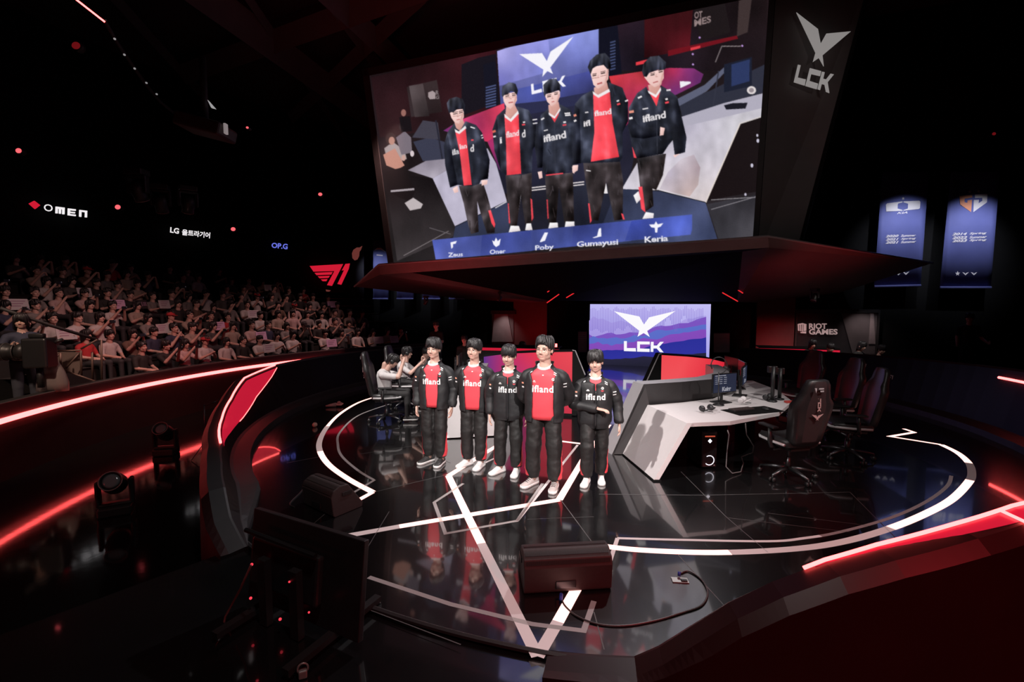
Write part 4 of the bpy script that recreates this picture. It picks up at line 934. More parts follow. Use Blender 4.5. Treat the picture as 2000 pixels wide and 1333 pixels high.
man(A1, dict(pants=[(150, 888), (350, 870), (380, 960), (445, 1200), (442, 1270), (380, 1275), (330, 1120), (300, 1010), (312, 1262), (250, 1282), (225, 1200), (190, 1030)], stripe=[(390, 1090), (410, 1085), (447, 1200), (440, 1230), (415, 1190)],
    neck=[(115, 360), (185, 350), (205, 400), (150, 450), (120, 420)], jacket=[(115, 375), (130, 420), (160, 440), (205, 362), (290, 392), (340, 455), (402, 680), (388, 830), (330, 842), (320, 870), (260, 890), (180, 885), (140, 880), (80, 902), (40, 720), (28, 560), (60, 450)],
    shirt=[(120, 440), (150, 450), (205, 412), (216, 520), (256, 880), (190, 886), (158, 620)], collar=[(116, 425), (150, 445), (203, 398), (212, 418), (155, 466), (122, 452)], sleeve=[(335, 480), (402, 680), (388, 830), (330, 842), (322, 640)], sleeve2=[(28, 560), (60, 470), (95, 640), (140, 880), (80, 902), (40, 720)],
    hand1=[(98, 912), (140, 886), (147, 938), (115, 947)], hand2=[(335, 842), (386, 840), (380, 876), (336, 887)], face=[(76, 292), (100, 270), (190, 262), (192, 330), (175, 360), (150, 382), (115, 370), (90, 335)],
    hair=[(52, 215), (75, 180), (130, 163), (180, 180), (203, 230), (192, 292), (180, 258), (140, 262), (105, 290), (88, 288), (72, 300), (60, 260)],
    lines=(((105, 305), (140, 298), 1.0, EYE), ((152, 296), (182, 288), 1.0, EYE), ((100, 322), (142, 318), .5, (150, 104, 98)), ((150, 315), (186, 306), .5, (150, 104, 98)), ((132, 352), (160, 346), 1, (190, 100, 100)), ((330, 480), (345, 474), 1.4, WH), ((335, 500), (350, 494), 1.4, WH), ((245, 408), (282, 420), 1.6, WH), ((250, 515), (270, 515), 2, RD)),
    text=(('ila', [(98, 640), (155, 628), (152, 580), (96, 592)]), ('lan', [(158, 592), (216, 582), (214, 540), (156, 550)]), ('d', [(244, 616), (275, 608), (272, 548), (242, 556)]))))
man(A1, dict(pants=[(530, 800), (745, 780), (742, 1000), (752, 1185), (690, 1202), (655, 960), (622, 1222), (560, 1212), (545, 1000)], stripe=[(733, 990), (747, 1000), (758, 1150), (742, 1175)], stripe2=[(549, 1030), (556, 1030), (568, 1190), (558, 1195)], shoe1=[(556, 1268), (572, 1212), (640, 1215), (652, 1255)], shoe2=[(690, 1250), (700, 1195), (738, 1193), (750, 1248)],
    neck=[(535, 240), (605, 225), (632, 280), (570, 360), (530, 310)], jacket=[(525, 258), (530, 310), (570, 355), (632, 280), (622, 240), (720, 272), (780, 400), (802, 520), (750, 590), (745, 780), (660, 800), (540, 800), (490, 770), (440, 600), (424, 430), (460, 320)],
    shirt=[(520, 300), (575, 355), (636, 290), (642, 440), (658, 790), (540, 802), (535, 560)], collar=[(520, 300), (570, 345), (632, 275), (638, 300), (575, 368), (524, 330)], sleeve=[(720, 300), (780, 400), (802, 520), (745, 600), (735, 440)], sleeve2=[(424, 430), (460, 340), (478, 500), (492, 760), (440, 600)],
    face=[(508, 152), (545, 135), (618, 122), (624, 190), (602, 230), (570, 262), (535, 240), (515, 200)], hair=[(498, 150), (505, 80), (558, 43), (612, 58), (632, 112), (624, 150), (600, 122), (572, 118), (548, 142), (520, 150), (508, 168)],
    lines=(((530, 160), (560, 154), 1.1, EYE), ((584, 152), (612, 148), 1.1, EYE), ((524, 172), (564, 168), .5, (146, 100, 94)), ((580, 166), (618, 160), .5, (146, 100, 94)), ((555, 212), (592, 206), 1.4, (180, 90, 90)), ((672, 372), (690, 368), 1.8, WH), ((664, 392), (690, 388), 2, RD), ((750, 352), (788, 346), 1.5, WH), ((752, 382), (790, 376), 1.5, WH), ((425, 450), (450, 440), 3, (220, 110, 90)), ((430, 490), (452, 484), 2, WH)),
    text=(('fland', [(536, 500), (640, 480), (640, 430), (534, 446)]), ('d', [(664, 500), (695, 490), (690, 428), (660, 436)]), ('i', [(484, 546), (502, 540), (500, 488), (482, 494)]))))
man(A1, dict(pants=[(850, 800), (1078, 780), (1088, 1170), (1010, 1192), (965, 900), (942, 1190), (880, 1192), (865, 1000)], stripe=[(864, 1000), (874, 1000), (882, 1150), (872, 1160)], shoe1=[(878, 1236), (890, 1188), (955, 1188), (958, 1226)], shoe2=[(1012, 1226), (1020, 1178), (1090, 1178), (1092, 1218)],
    neck=[(880, 230), (962, 205), (975, 270), (930, 340), (880, 300)], jacket=[(880, 258), (885, 300), (930, 372), (975, 262), (968, 222), (1060, 268), (1085, 330), (1095, 540), (1080, 750), (1000, 790), (870, 802), (830, 770), (835, 730), (790, 742), (768, 560), (780, 400), (820, 310)],
    shirt=[(886, 300), (930, 330), (972, 262), (962, 310), (930, 374)], collar=[(880, 290), (930, 322), (976, 250), (976, 275), (930, 342), (884, 312)], sleeve=[(780, 400), (815, 320), (838, 560), (830, 740), (790, 742), (768, 560)], hand1=[(792, 775), (826, 768), (832, 822), (805, 832)], hand2=[(1072, 730), (1090, 730), (1090, 790), (1075, 780)],
    face=[(848, 145), (900, 130), (972, 108), (974, 160), (945, 215), (905, 240), (870, 205)], hair=[(840, 140), (838, 65), (885, 20), (942, 16), (978, 68), (978, 125), (962, 108), (900, 132), (860, 140), (850, 165)],
    lines=(((870, 165), (900, 158), 1.2, EYE), ((928, 145), (955, 138), 1.2, EYE), ((905, 206), (928, 200), 1.2, (190, 100, 100)), ((928, 380), (935, 780), .5, (60, 62, 74)), ((1000, 372), (1022, 368), 2.2, WH), ((995, 395), (1025, 390), 2, RD), ((1010, 300), (1055, 296), 2, WH), ((1015, 315), (1060, 311), 2, WH), ((842, 440), (875, 432), 1.4, WH), ((820, 350), (845, 335), 2, WH), ((860, 802), (1000, 786), 1.6, RD)),
    text=(('ifland', [(842, 536), (1026, 498), (1018, 436), (838, 476)]),)))
man(B1, dict(pants=[(148, 868), (420, 848), (446, 1000), (442, 1290), (380, 1300), (320, 1010), (262, 1300), (200, 1292), (188, 1150), (165, 1000)], stripe=[(185, 1170), (196, 1170), (212, 1300), (200, 1320)], stripe2=[(430, 1245), (446, 1250), (458, 1290), (445, 1292)],
    neck=[(228, 310), (325, 270), (340, 330), (265, 375), (230, 350)], jacket=[(220, 325), (235, 350), (265, 372), (342, 330), (335, 268), (440, 310), (482, 420), (482, 560), (442, 640), (440, 830), (420, 862), (205, 870), (150, 870), (70, 882), (62, 650), (88, 430), (140, 370)],
    shirt=[(222, 350), (262, 374), (346, 332), (366, 560), (416, 825), (205, 862), (232, 640)], collar=[(218, 335), (258, 364), (342, 318), (348, 340), (262, 386), (224, 360)], sleeve=[(62, 650), (88, 440), (120, 470), (130, 700), (130, 872), (70, 882)], sleeve2=[(440, 330), (482, 420), (482, 560), (442, 640), (430, 460)], hand1=[(70, 888), (112, 884), (108, 925), (82, 942)],
    face=[(203, 205), (225, 155), (300, 140), (338, 182), (336, 245), (300, 290), (260, 317), (225, 290)], hair=[(183, 158), (200, 108), (250, 62), (312, 52), (348, 92), (356, 155), (338, 185), (318, 150), (300, 140), (250, 148), (218, 168), (204, 212)],
    lines=(((218, 222), (246, 216), 1.4, EYE), ((280, 206), (312, 198), 1.4, EYE), ((214, 240), (252, 236), .6, (140, 94, 88)), ((276, 226), (320, 216), .6, (140, 94, 88)), ((252, 284), (290, 272), 2, (180, 90, 90)), ((162, 495), (188, 492), 1.6, WH), ((398, 412), (416, 404), 2, WH), ((400, 436), (424, 428), 2.4, RD), ((460, 412), (482, 402), 2, WH), ((78, 520), (98, 512), 3, (230, 140, 120)), ((80, 560), (98, 552), 2.4, WH), ((170, 925), (205, 930), 1.4, WH)),
    text=(('fland', [(232, 524), (360, 506), (356, 462), (230, 482)]), ('ifl', [(152, 602), (202, 592), (200, 548), (150, 558)]))))
man(B1, dict(pants=[(548, 835), (765, 800), (742, 960), (692, 1072), (664, 1060), (672, 1190), (612, 1232), (572, 1050)], stripe=[(560, 1050), (588, 1045), (612, 1240), (580, 1212)], stripe2=[(512, 750), (535, 780), (546, 834), (525, 830)], shoe1=[(522, 1112), (560, 1080), (577, 1140), (546, 1172)], shoe2=[(588, 1287), (615, 1235), (675, 1245), (670, 1280)],
    neck=[(630, 290), (715, 280), (725, 330), (690, 390), (640, 340)], jacket=[(618, 302), (640, 350), (692, 440), (725, 330), (722, 290), (790, 330), (850, 380), (862, 470), (917, 680), (906, 790), (830, 812), (815, 700), (782, 740), (742, 802), (548, 837), (510, 740), (483, 600), (488, 460), (550, 350)],
    shirt=[(640, 345), (690, 370), (724, 320), (712, 380), (694, 450)], collar=[(628, 330), (688, 362), (726, 305), (728, 330), (690, 385), (635, 350)], sleeve=[(483, 600), (488, 480), (560, 590), (720, 610), (725, 665), (600, 690), (510, 680)], sleeve2=[(795, 400), (850, 390), (917, 680), (906, 790), (830, 812), (815, 690)], hand1=[(722, 602), (756, 610), (746, 662), (718, 668)], hand2=[(818, 812), (870, 800), (830, 830)],
    face=[(603, 232), (625, 205), (700, 180), (747, 172), (748, 240), (715, 290), (680, 306), (640, 280)], hair=[(586, 190), (598, 128), (648, 78), (712, 72), (764, 120), (760, 172), (742, 178), (700, 178), (680, 186), (640, 200), (620, 230), (600, 228)],
    lines=(((650, 218), (680, 212), 1.3, EYE), ((710, 196), (740, 188), 1.3, EYE), ((668, 274), (706, 262), 1.4, (180, 96, 96)), ((694, 460), (700, 800), .6, (64, 66, 78)), ((590, 470), (632, 462), 1.6, WH), ((760, 398), (778, 392), 2.4, WH), ((758, 424), (786, 416), 2.6, RD), ((768, 330), (800, 326), 2, WH), ((555, 388), (585, 374), 2.4, WH), ((490, 492), (525, 486), 3.4, (230, 150, 130)), ((490, 540), (516, 534), 3, WH)),
    text=(('ifland', [(594, 570), (765, 535), (760, 480), (590, 515)]),)))
# caption bar
P2([(343, 1117), (1552, 998), (1552, 1068), (1545, 1092), (360, 1212)], [(78, 92, 176), (76, 90, 170), (74, 88, 166), (70, 84, 160), (88, 98, 172)])
for x0, x1 in ((575, 800), (1000, 1260)): P2([(x0, 1117 - (x0 - 343) * .0984), (x1, 1117 - (x1 - 343) * .0984), (x1 + 8, 1212 - (x1 - 360) * .101), (x0 - 8, 1212 - (x0 - 360) * .101)], [(66, 78, 160), (70, 84, 168), (84, 96, 172), (74, 86, 164)])
P2([(1270, 1028), (1548, 1000), (1545, 1092), (1240, 1120)], [(60, 74, 160), (72, 88, 172), (78, 92, 172), (66, 80, 164)])
for tx, q in (('Zeus', [(417, 1197), (486, 1193), (486, 1173), (417, 1176)]), ('Oner', [(611, 1184), (685, 1178), (685, 1158), (611, 1162)]), ('Poby', [(822, 1172), (909, 1166), (909, 1136), (822, 1142)]), ('Gumayusi', [(1016, 1158), (1208, 1146), (1208, 1112), (1016, 1124)]), ('Keria', [(1331, 1130), (1440, 1122), (1440, 1094), (1331, 1101)])):
    pic.text(tx, S2(q), (246, 244, 252), .03)
for q in ([(428, 1128), (458, 1121), (452, 1134), (440, 1136), (440, 1150), (432, 1158)], [(622, 1118), (632, 1124), (640, 1105), (648, 1122), (662, 1110), (656, 1140), (640, 1150), (628, 1138)], [(843, 1126), (866, 1082), (882, 1082), (868, 1120), (848, 1127)], [(1088, 1106), (1110, 1098), (1118, 1065), (1128, 1060), (1130, 1100), (1096, 1108)], [(1352, 1045), (1376, 1044), (1384, 1030), (1392, 1044), (1418, 1038), (1406, 1054), (1392, 1060), (1390, 1082), (1380, 1082), (1378, 1060), (1362, 1058)]):
    P2(q, (246, 244, 252))
pic.build('picture', big, 1.0, 'big_screen_picture', TL + SN * .01, T * SW_, DN * SH_, 820, 430)

# ---- stage back display
bk = thing('back_display', SCR, 0, 'upright purple and blue LCK display standing at the stage back', 'screen')
BKF = lambda x, y: ONP(x, y, SCR - AX * .02, AX)
W_ = 2.12; HB = 2.28; cbk = SCR + T * .05
mb = MB(); mb.prism([cbk - T * W_, cbk + T * W_, cbk + T * W_ + UP * HB, cbk - T * W_ + UP * HB], AX * .2); mb.build('cabinet', M_BLACK, bk)
pb = Pic(BKF, -AX, .0002)
pb.v = [cbk - T * (W_ - .03) - AX * .02, cbk + T * (W_ - .03) - AX * .02, cbk + T * (W_ - .03) + UP * (HB - .02) - AX * .02, cbk - T * (W_ - .03) + UP * (HB - .02) - AX * .02]; pb.f = [(0, 1, 2, 3)]; pb.c = [(150, 140, 225), (160, 160, 235), (196, 190, 245), (190, 186, 244)]
S6 = lambda pts: [(1120 + x / 5.553, 560 + y / 5.553) for x, y in pts]
X0, X1 = 170, 1440
def ridge(seed, base, amp, col, col2, ybot):
    rnd = random.Random(seed); n = 26; pts = []
    for i in range(n + 1):
        x = X0 + (X1 - X0) * i / n; y = base(x) + amp * noise.noise(V((x * .006, seed, 0))) + amp * .5 * noise.noise(V((x * .02, seed + 3, 0)))
        pts.append((x, y))
    pb.poly(S6(pts + [(X1, ybot), (X0, ybot)]), [col] * len(pts) + [col2, col2])
ridge(1, lambda x: 400 - 40 * math.sin(x * .005) - 60 * max(0, (x - 900) / 500), 70, (172, 160, 230), (150, 130, 216), 900)
ridge(2, lambda x: 520 - 170 * max(0, (x - 550) / 850), 50, (124, 84, 192), (118, 76, 184), 900)
ridge(3, lambda x: 565 - 150 * max(0, (x - 450) / 950), 45, (92, 110, 200), (92, 96, 196), 900)
ridge(4, lambda x: 625 - 150 * max(0, (x - 500) / 850), 40, (132, 76, 186), (122, 66, 178), 900)
ridge(5, lambda x: 695 - 120 * max(0, (x - 500) / 800), 26, (44, 48, 152), (52, 52, 160), 900)
ridge(6, lambda x: 785 - 60 * max(0, (x - 500) / 900), 14, (40, 38, 60), (30, 30, 44), 930)
for i in range(70):                                        # fine vertical light bars of the display content
    x = 186 + i * 17.6; y0 = 240 + 60 * noise.noise(V((i * .35, 2, 0))); y1 = 480 + 130 * noise.noise(V((i * .2, 9, 0))) - (120 * max(0, (x - 600) / 800))
    pb.poly(S6([(x, y0), (x + 5, y0), (x + 5, y1), (x, y1)]), [(150, 128, 214), (150, 128, 214), (120, 104, 200), (120, 104, 200)])
pb.poly(S6(BIRD), (252, 250, 254))
for l_ in LCK: pb.poly(S6(l_), (250, 248, 254))
pb.build('picture', bk, 1.0, 'back_display_picture')
led_counter('led_counter', [P3(-.60, 9.75), P3(-.1, 9.5), P3(.5, 9.28), P3(1.2, 9.12)], [1.16, 1.25, 1.30, 1.33],
            [((96, 44, 140), (70, 40, 130)), ((196, 40, 100), (110, 44, 140)), ((236, 52, 76), (190, 36, 70)), ((244, 70, 84), (206, 40, 66))],
            [P3(1.2, 9.12, 1.34), P3(1.26, 9.12, 1.33), P3(1.46, 9.12, .85), P3(1.3, 9.12, .02), P3(1.2, 9.12, .02)], 'curved red lit counter front left of the back display')
led_counter('led_counter', [P3(3.05, 9.35), P3(3.6, 9.42), P3(4.2, 9.7), P3(4.75, 10.2), P3(4.95, 10.5)], [1.24, 1.20, 1.12, .98, .8],
            [((250, 76, 84), (250, 90, 96)), ((252, 80, 88), (240, 60, 74)), ((240, 58, 72), (230, 46, 66)), ((220, 40, 60), (150, 44, 100)), ((160, 30, 60), (110, 40, 90))],
            [P3(3.05, 9.34, 1.25), P3(3.0, 9.34, 1.24), P3(2.7, 9.34, .55), P3(2.7, 9.34, .02), P3(3.05, 9.34, .02)], 'curved red lit counter front right of the back display')

# ---- gaming chairs
M_LEA = mat('chair_leather', (.022, .021, .022), .42, nscale=20, namt=.2, bump=.05, bscale=90); M_LEAR = mat('chair_back_red_lit', (.040, .024, .025), .6, nscale=30, namt=.2)  # red light on the chair backs put into the cover colour
M_CHW = mat('chair_white_trim', (.55, .54, .55), .4); M_PLA = mat('black_plastic', (.018, .018, .019), .4); M_MET = mat('dark_metal', (.10, .10, .105), .35, .9)
M_PINK = mat('chair_print', (.62, .40, .38), .6)
def back_ring(z, w_, d, y):                 # one cross-section of the backrest, wings bent forward
    pts = []
    for i in range(9):
        u = -1 + i / 4; pts.append(V((u * w_, y - .055 * abs(u) ** 3 * (1 if z < 1.12 else .5), z)))
    for i in range(8, -1, -1):
        u = -1 + i / 4; pts.append(V((u * w_ * .98, y + d * (1 - .45 * u * u), z)))
    return pts
def make_chair(label):
    t_ = thing('gaming_chair', (0, 0, 0), 0, label, 'chair', 'black gaming chairs at the player desks')
    B = lambda m_, name, mat_, par=None, sm=True: m_.build(name, mat_, par or t_, sm, world=False)
    for k in range(5):
        a = 2 * PI * k / 5 + .3; e = V((math.cos(a), math.sin(a), 0)); mb = MB()
        mb.tube([V((0, 0, .13)), e * .16 + UP * .12, e * .33 + UP * .085], [.034, .028, .02], 8, 0, .8); l = B(mb, 'base_leg', M_MET)
        mb = MB(); q = e * .33; s_ = V((-e.y, e.x, 0))
        for sg in (-1, 1): mb.tube([q + s_ * .012 * sg + UP * .03, q + s_ * .032 * sg + UP * .03], .03, 12)
        mb.tube([q + UP * .03, q + UP * .085], .01, 6); B(mb, 'caster', M_PLA, l)
    mb = MB(); mb.tube([(0, 0, .1), (0, 0, .27)], .03, 10); mb.tube([(0, 0, .25), (0, 0, .41)], .02, 10); B(mb, 'gas_column', M_MET)
    mb = MB(); mb.bbox((0, .02, .42), (.28, .34, .04), .01); mb.tube([(.12, .05, .41), (.27, .05, .40)], .01, 6); B(mb, 'mechanism', M_PLA, None, False)
    rings = []
    for y, w_, z, h in ((-.27, .20, .46, .05), (-.25, .23, .46, .09), (-.1, .25, .455, .10), (.1, .245, .455, .10), (.2, .23, .46, .09), (.235, .2, .47, .06)):
        rings.append([V((-w_, y, z)), V((-w_ - .012, y, z + h * .7)), V((-w_ * .93, y, z + h * 1.25)), V((-w_ * .6, y, z + h)), V((0, y, z + h * .95)), V((w_ * .6, y, z + h)), V((w_ * .93, y, z + h * 1.25)), V((w_ + .012, y, z + h * .7)), V((w_, y, z)), V((0, y, z - .015))])
    mb = MB(); mb.loft(rings); seat = B(mb, 'seat', M_LEA)
    mb = MB()
    mb.tube([(-.255, .2, .50), (-.272, 0, .50), (-.262, -.2, .505), (-.2, -.285, .50), (0, -.295, .495), (.2, -.285, .50), (.262, -.2, .505), (.272, 0, .50), (.255, .2, .50)], .022, 8, 0, .8); B(mb, 'seat_trim', M_CHW, seat)
    rings = [back_ring(z, w_, d, .215 + (z - .5) * .19) for z, w_, d in ((.50, .17, .06), (.55, .215, .085), (.68, .235, .09), (.8, .25, .09), (.95, .275, .09), (1.04, .27, .09), (1.11, .215, .085), (1.19, .185, .085), (1.28, .165, .08), (1.335, .135, .06), (1.35, .10, .04))]
    mb = MB(); mb.loft(rings); back = B(mb, 'backrest', M_LEA)
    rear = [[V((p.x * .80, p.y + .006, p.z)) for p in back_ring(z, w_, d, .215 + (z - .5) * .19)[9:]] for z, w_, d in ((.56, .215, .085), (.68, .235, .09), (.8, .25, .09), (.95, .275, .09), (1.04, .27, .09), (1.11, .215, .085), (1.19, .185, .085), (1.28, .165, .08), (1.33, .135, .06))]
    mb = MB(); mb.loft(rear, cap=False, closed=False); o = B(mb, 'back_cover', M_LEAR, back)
    yb = lambda z: .215 + (z - .5) * .19 + .105
    fbk = affine([(440, 268), (1108, 265), (762, 540)], [(.085, .0), (-.085, .0), (0, -.075)])
    mb = MB(); mb.prism([V((fbk(p)[0], yb(.93) + .0, .93 + fbk(p)[1])) for p in BIRD], (0, .004, 0)); B(mb, 'bird_emblem', M_PINK, back, False)
    mb = MB()
    for l_ in LCK: mb.prism([V(((p[1] - 650) * -.0004, yb(1.04) - .003 + .0, 1.05 - (p[0] - 760) * .0004)) for p in l_], (0, .004, 0))
    B(mb, 'lettering', M_PINK, back, False)
    mb = MB(); mb.prism([V((.11, yb(1.24) - .005, 1.26)), V((.08, yb(1.24) - .005, 1.26)), V((.088, yb(1.24) - .005, 1.20))], (0, .004, 0))
    for i in range(2): mb.box((.02 - .01 * i, yb(1.24), 1.25 - .03 * i), (.07 - .02 * i, .004, .016))
    B(mb, 'maker_mark', M_CHW, back, False)
    for sg in (-1, 1):
        mb = MB(); mb.bbox((sg * .31, -.02, .70), (.085, .27, .03), .012); a_ = B(mb, 'armrest', M_PLA, None, False)
        mb = MB(); mb.tube([(sg * .20, .03, .43), (sg * .30, .03, .45), (sg * .31, .02, .52), (sg * .31, .01, .69)], [.02, .024, .024, .02], 8, 0, 1.4); B(mb, 'armrest_post', M_PLA, a_)
    return t_
CH0 = make_chair('black gaming chair nearest the camera, pink bird emblem on its back')
def put(o, x, y, facing, z=0):              # facing: direction the front (-Y) points to
    o.location = (x, y, z); o.rotation_euler = (0, 0, math.atan2(facing[1], facing[0]) + PI / 2)
put(CH0, 3.60, 5.86, (-.2, .98))
for x, y, fc, lab in ((4.92, 6.62, (-.95, .30), 'black gaming chair seen side on, second from the camera'), (5.45, 7.75, (-1, .05), 'black gaming chair third along the right desk, in half shadow'), (5.62, 8.95, (-1, -.2), 'black gaming chair farthest along the right desk, below the booth'),
                      (-2.42, 8.75, (.95, .12), 'black gaming chair holding the seated player who bows his head'), (-2.34, 10.0, (.97, -.1), 'black gaming chair holding the seated player behind the left desk')):
    c_ = copy_tree(CH0); c_['label'] = lab; put(c_, x, y, fc)

# ---- things on and under the right desk
M_SCRN = mat('monitor_black', (.012, .012, .013), .25)
def monitor(x, y, rz, label, z=.75, w_=.56, h=.33, tall=.16, pics=True):
    t_ = thing('monitor', (x, y, z), rz, label, 'monitor', 'gaming monitors on the player desks')
    mb = MB(); mb.bbox((0, 0, tall + h / 2), (w_, .03, h), .008); mb.build('panel', M_SCRN, t_, world=False)
    mb = MB(); mb.tube([(0, .04, .01), (0, .05, tall + h * .45)], .022, 8); mb.build('stand', M_PLA, t_, world=False)
    mb = MB(); mb.bbox((0, .05, .008), (.26, .2, .016), .006); mb.build('foot', M_PLA, t_, world=False)
    if pics:
        mb = MB(); e = -.017
        mb.add([(-w_ / 2 + .012, e, tall + .015), (w_ / 2 - .012, e, tall + .015), (w_ / 2 - .012, e, tall + h - .012), (-w_ / 2 + .012, e, tall + h - .012)], [(0, 1, 2, 3)]); mb.build('picture', mat('monitor_glow', (.01, .01, .02), .3, emit=(.05, .07, .14), estr=.28), t_, world=False)
        mb = MB()
        for i in range(3):
            for j in range(4): mb.box((-w_ * .36 + i * .09, e - .002, tall + h * .80 - j * .03), (.06, .001, .008))
        mb.box((-w_ * .2, e - .002, tall + h * .9), (w_ * .45, .001, .012)); v_, f_ = text_mesh('Kuirr', .085, .004)
        mb.add([V((p.x + .03, e - .003, p.y + tall + h * .2)) for p in v_], f_); mb.build('screen_text', mat('monitor_text', (.2, .2, .22), .4, emit=(.5, .52, .62), estr=.4), t_, world=False, kind='stuff')
    return t_
RZ = lambda dx, dy: math.atan2(dy, dx) + PI / 2
monitor(3.22, 6.92, RZ(.45, -1), 'gaming monitor showing small white text, nearest on the right desk', w_=.50, h=.30)
monitor(3.78, 7.45, RZ(.9, -.6), 'dark gaming monitor on the right desk behind the first', w_=.5, h=.3, tall=.2)
monitor(4.1, 8.15, RZ(1, -.25), 'dark gaming monitor third along the right desk', w_=.5, h=.3, tall=.2)
monitor(4.2, 8.75, RZ(1, .05), 'dark gaming monitor at the far end of the right desk', w_=.5, h=.3, tall=.2)
monitor(-1.05, 8.5, RZ(-1, -.15), 'dark gaming monitor nearest on the left desk', w_=.5, h=.3, tall=.2, pics=False)
monitor(-1.05, 9.3, RZ(-1, 0), 'dark gaming monitor at the far end of the left desk', w_=.5, h=.3, tall=.2, pics=False)
def headphones(x, y, rz, label, col, z=.76):
    m_ = mat('headset_' + col, (.6, .57, .58) if col == 'white' else (.02, .02, .022), .35)
    t_ = thing('headphones', (x, y, z), rz, label, 'headphones')
    mb = MB(); pts = [V((.085 * math.cos(a), .06 * math.sin(a) * .4, .02 + .12 * math.sin(a))) for a in np.linspace(0, PI, 14)]
    Rm = Matrix.Rotation(math.radians(70), 3, 'X'); mb.tube([Rm @ p for p in pts], .009, 8); mb.build('headband', m_, t_, True, world=False)
    for sg in (-1, 1):
        mb = MB(); mb.lathe([(.012, -.02), (.04, -.018), (.045, 0), (.04, .018), (.02, .022)], 14, 0, Matrix.Translation((sg * .085, 0, .045)) @ Matrix.Rotation(PI / 2 + .3 * sg, 4, 'Y')); mb.build('ear_cup', m_, t_, True, world=False)
    mb = MB(); mb.tube([(-.085, -.03, .03), (-.06, -.10, .02), (-.02, -.13, .015)], .005, 6); mb.build('microphone', M_PLA, t_, True, world=False)
headphones(2.72, 6.36, .5, 'black headphones lying at the front edge of the right desk', 'black')
headphones(3.47, 6.86, .9, 'white headphones lying by the nearest monitor', 'white', .77)
headphones(4.02, 7.15, .7, 'black headphones lying far back beside the tall monitor stand', 'black')
mp = G(1470, 803, .75); t_ = thing('mouse_pad', (mp.x, mp.y, .75), .32, 'large black mouse pad on the white desk', 'mouse pad')
mb = MB(); mb.bbox((0, 0, .003), (.80, .36, .006), .002); mb.build('pad', M_BLACK, t_, world=False)
t_ = thing('keyboard', (mp.x - .16, mp.y - .0, .756), .34, 'compact black keyboard with red glow on the mouse pad', 'keyboard')
mb = MB(); mb.bbox((0, 0, .012), (.36, .13, .022), .004); mb.build('case', M_PLA, t_, world=False)
M_KEY = mat('key_black', (.03, .028, .028), .5, emit=(1, .1, .1), estr=.01)
for r_ in range(4):
    mb = MB()
    for k in range(12): mb.box((-.165 + k * .03, -.045 + r_ * .03, .027), (.024, .024, .008))
    mb.build('key_row', M_KEY, t_, world=False, kind='stuff')
t_ = thing('mouse', (mp.x + .2, mp.y + .03, .757), .3, 'small black mouse beside the keyboard', 'mouse')
mb = MB(); mb.ball((0, 0, .012), (.032, .058, .026)); mb.build('shell', M_PLA, t_, True, world=False)
mb = MB(); mb.tube([(0, -.04, .036), (0, -.02, .04)], .006, 6); mb.build('wheel', M_MET, t_, True, world=False)
# microphone stand with a boom on the desk
t_ = thing('desk_microphone', G(1403, 792, .75), 0, 'thin black microphone stand with ring holder on the white desk', 'microphone')
mb = MB(); mb.lathe([(.005, 0), (.08, 0), (.08, .012), (.02, .02), (.015, .05)], 16); mb.build('base', M_PLA, t_, True, world=False)
mb = MB(); mb.tube([(0, 0, .02), (-.01, 0, .5)], .010, 8); mb.build('pole', M_MET, t_, True, world=False)
mb = MB(); mb.tube([(-.01 + .12 * math.cos(a), .02 * math.sin(a), .60 + .12 * math.sin(a)) for a in np.linspace(-PI / 2, PI * 1.15, 18)], .008, 6); mb.build('ring_holder', M_PLA, t_, True, world=False)
mb = MB(); mb.tube([(.06, 0, .58), (.15, 0, .53)], [.018, .022], 10); mb.build('capsule', M_PLA, t_, True, world=False)
for i, (px, py, hgt) in enumerate(((1508, 785, .55), (1522, 781, .5))):
    t_ = thing('equipment_stand', G(px, py, .75), 0, ('left' if i == 0 else 'right') + ' hand of two black posts holding gear on the right desk', 'post', 'black posts on the right desk')
    mb = MB(); mb.tube([(0, 0, 0), (0, 0, hgt)], .028, 10); mb.build('post', M_PLA, t_, True, world=False)
    mb = MB(); mb.lathe([(.01, 0), (.07, 0), (.07, .02), (.03, .03)], 14); mb.build('foot', M_PLA, t_, True, world=False)
    mb = MB(); mb.bbox((0, .03, hgt - .05), (.14, .06, .10), .01); mb.build('bracket', M_MET, t_, False, world=False)
t_ = thing('red_cable_box', G(1543, 787, .75), .2, 'small red control box far back on the white desk', 'control box')
mb = MB(); mb.bbox((0, 0, .015), (.16, .07, .03), .006); mb.build('case', mat('red_plastic', (.5, .06, .05), .5), t_, world=False)
mb = MB(); mb.tube([(.03, 0, .03), (.05, .02, .05), (.09, .03, .02)], .005, 6); mb.build('cable', M_PLA, t_, True, world=False)
pcx = thing('computer_tower', (2.70, 6.2, 0), .06, 'black computer tower with white ring light under the right desk', 'computer')
mb = MB(); mb.bbox((0, .2, .27), (.21, .46, .50), .008); mb.build('case', M_SCRN, pcx, world=False)
mb = MB(); mb.bbox((0, -.03, .27), (.19, .012, .48), .004); mb.build('front_glass', mat('tower_glass', (.015, .013, .014), .08), pcx, world=False)
mb = MB(); mb.tube([(.065 * math.cos(a), -.04, .12 + .065 * math.sin(a)) for a in np.linspace(-2.4, 2.2, 24)], .006, 6); mb.build('ring_light', mat('ring_white', (.3, .3, .3), .4, emit=(.9, .88, 1), estr=1.3), pcx, True, world=False)
mb = MB(); mb.prism([(0, -.038, .36), (.028, -.038, .39), (0, -.038, .42), (-.028, -.038, .39)], (0, -.004, 0)); mb.build('diamond_light', mat('diamond_white', (.3, .3, .3), .4, emit=(.95, .9, 1), estr=1.6), pcx, world=False)
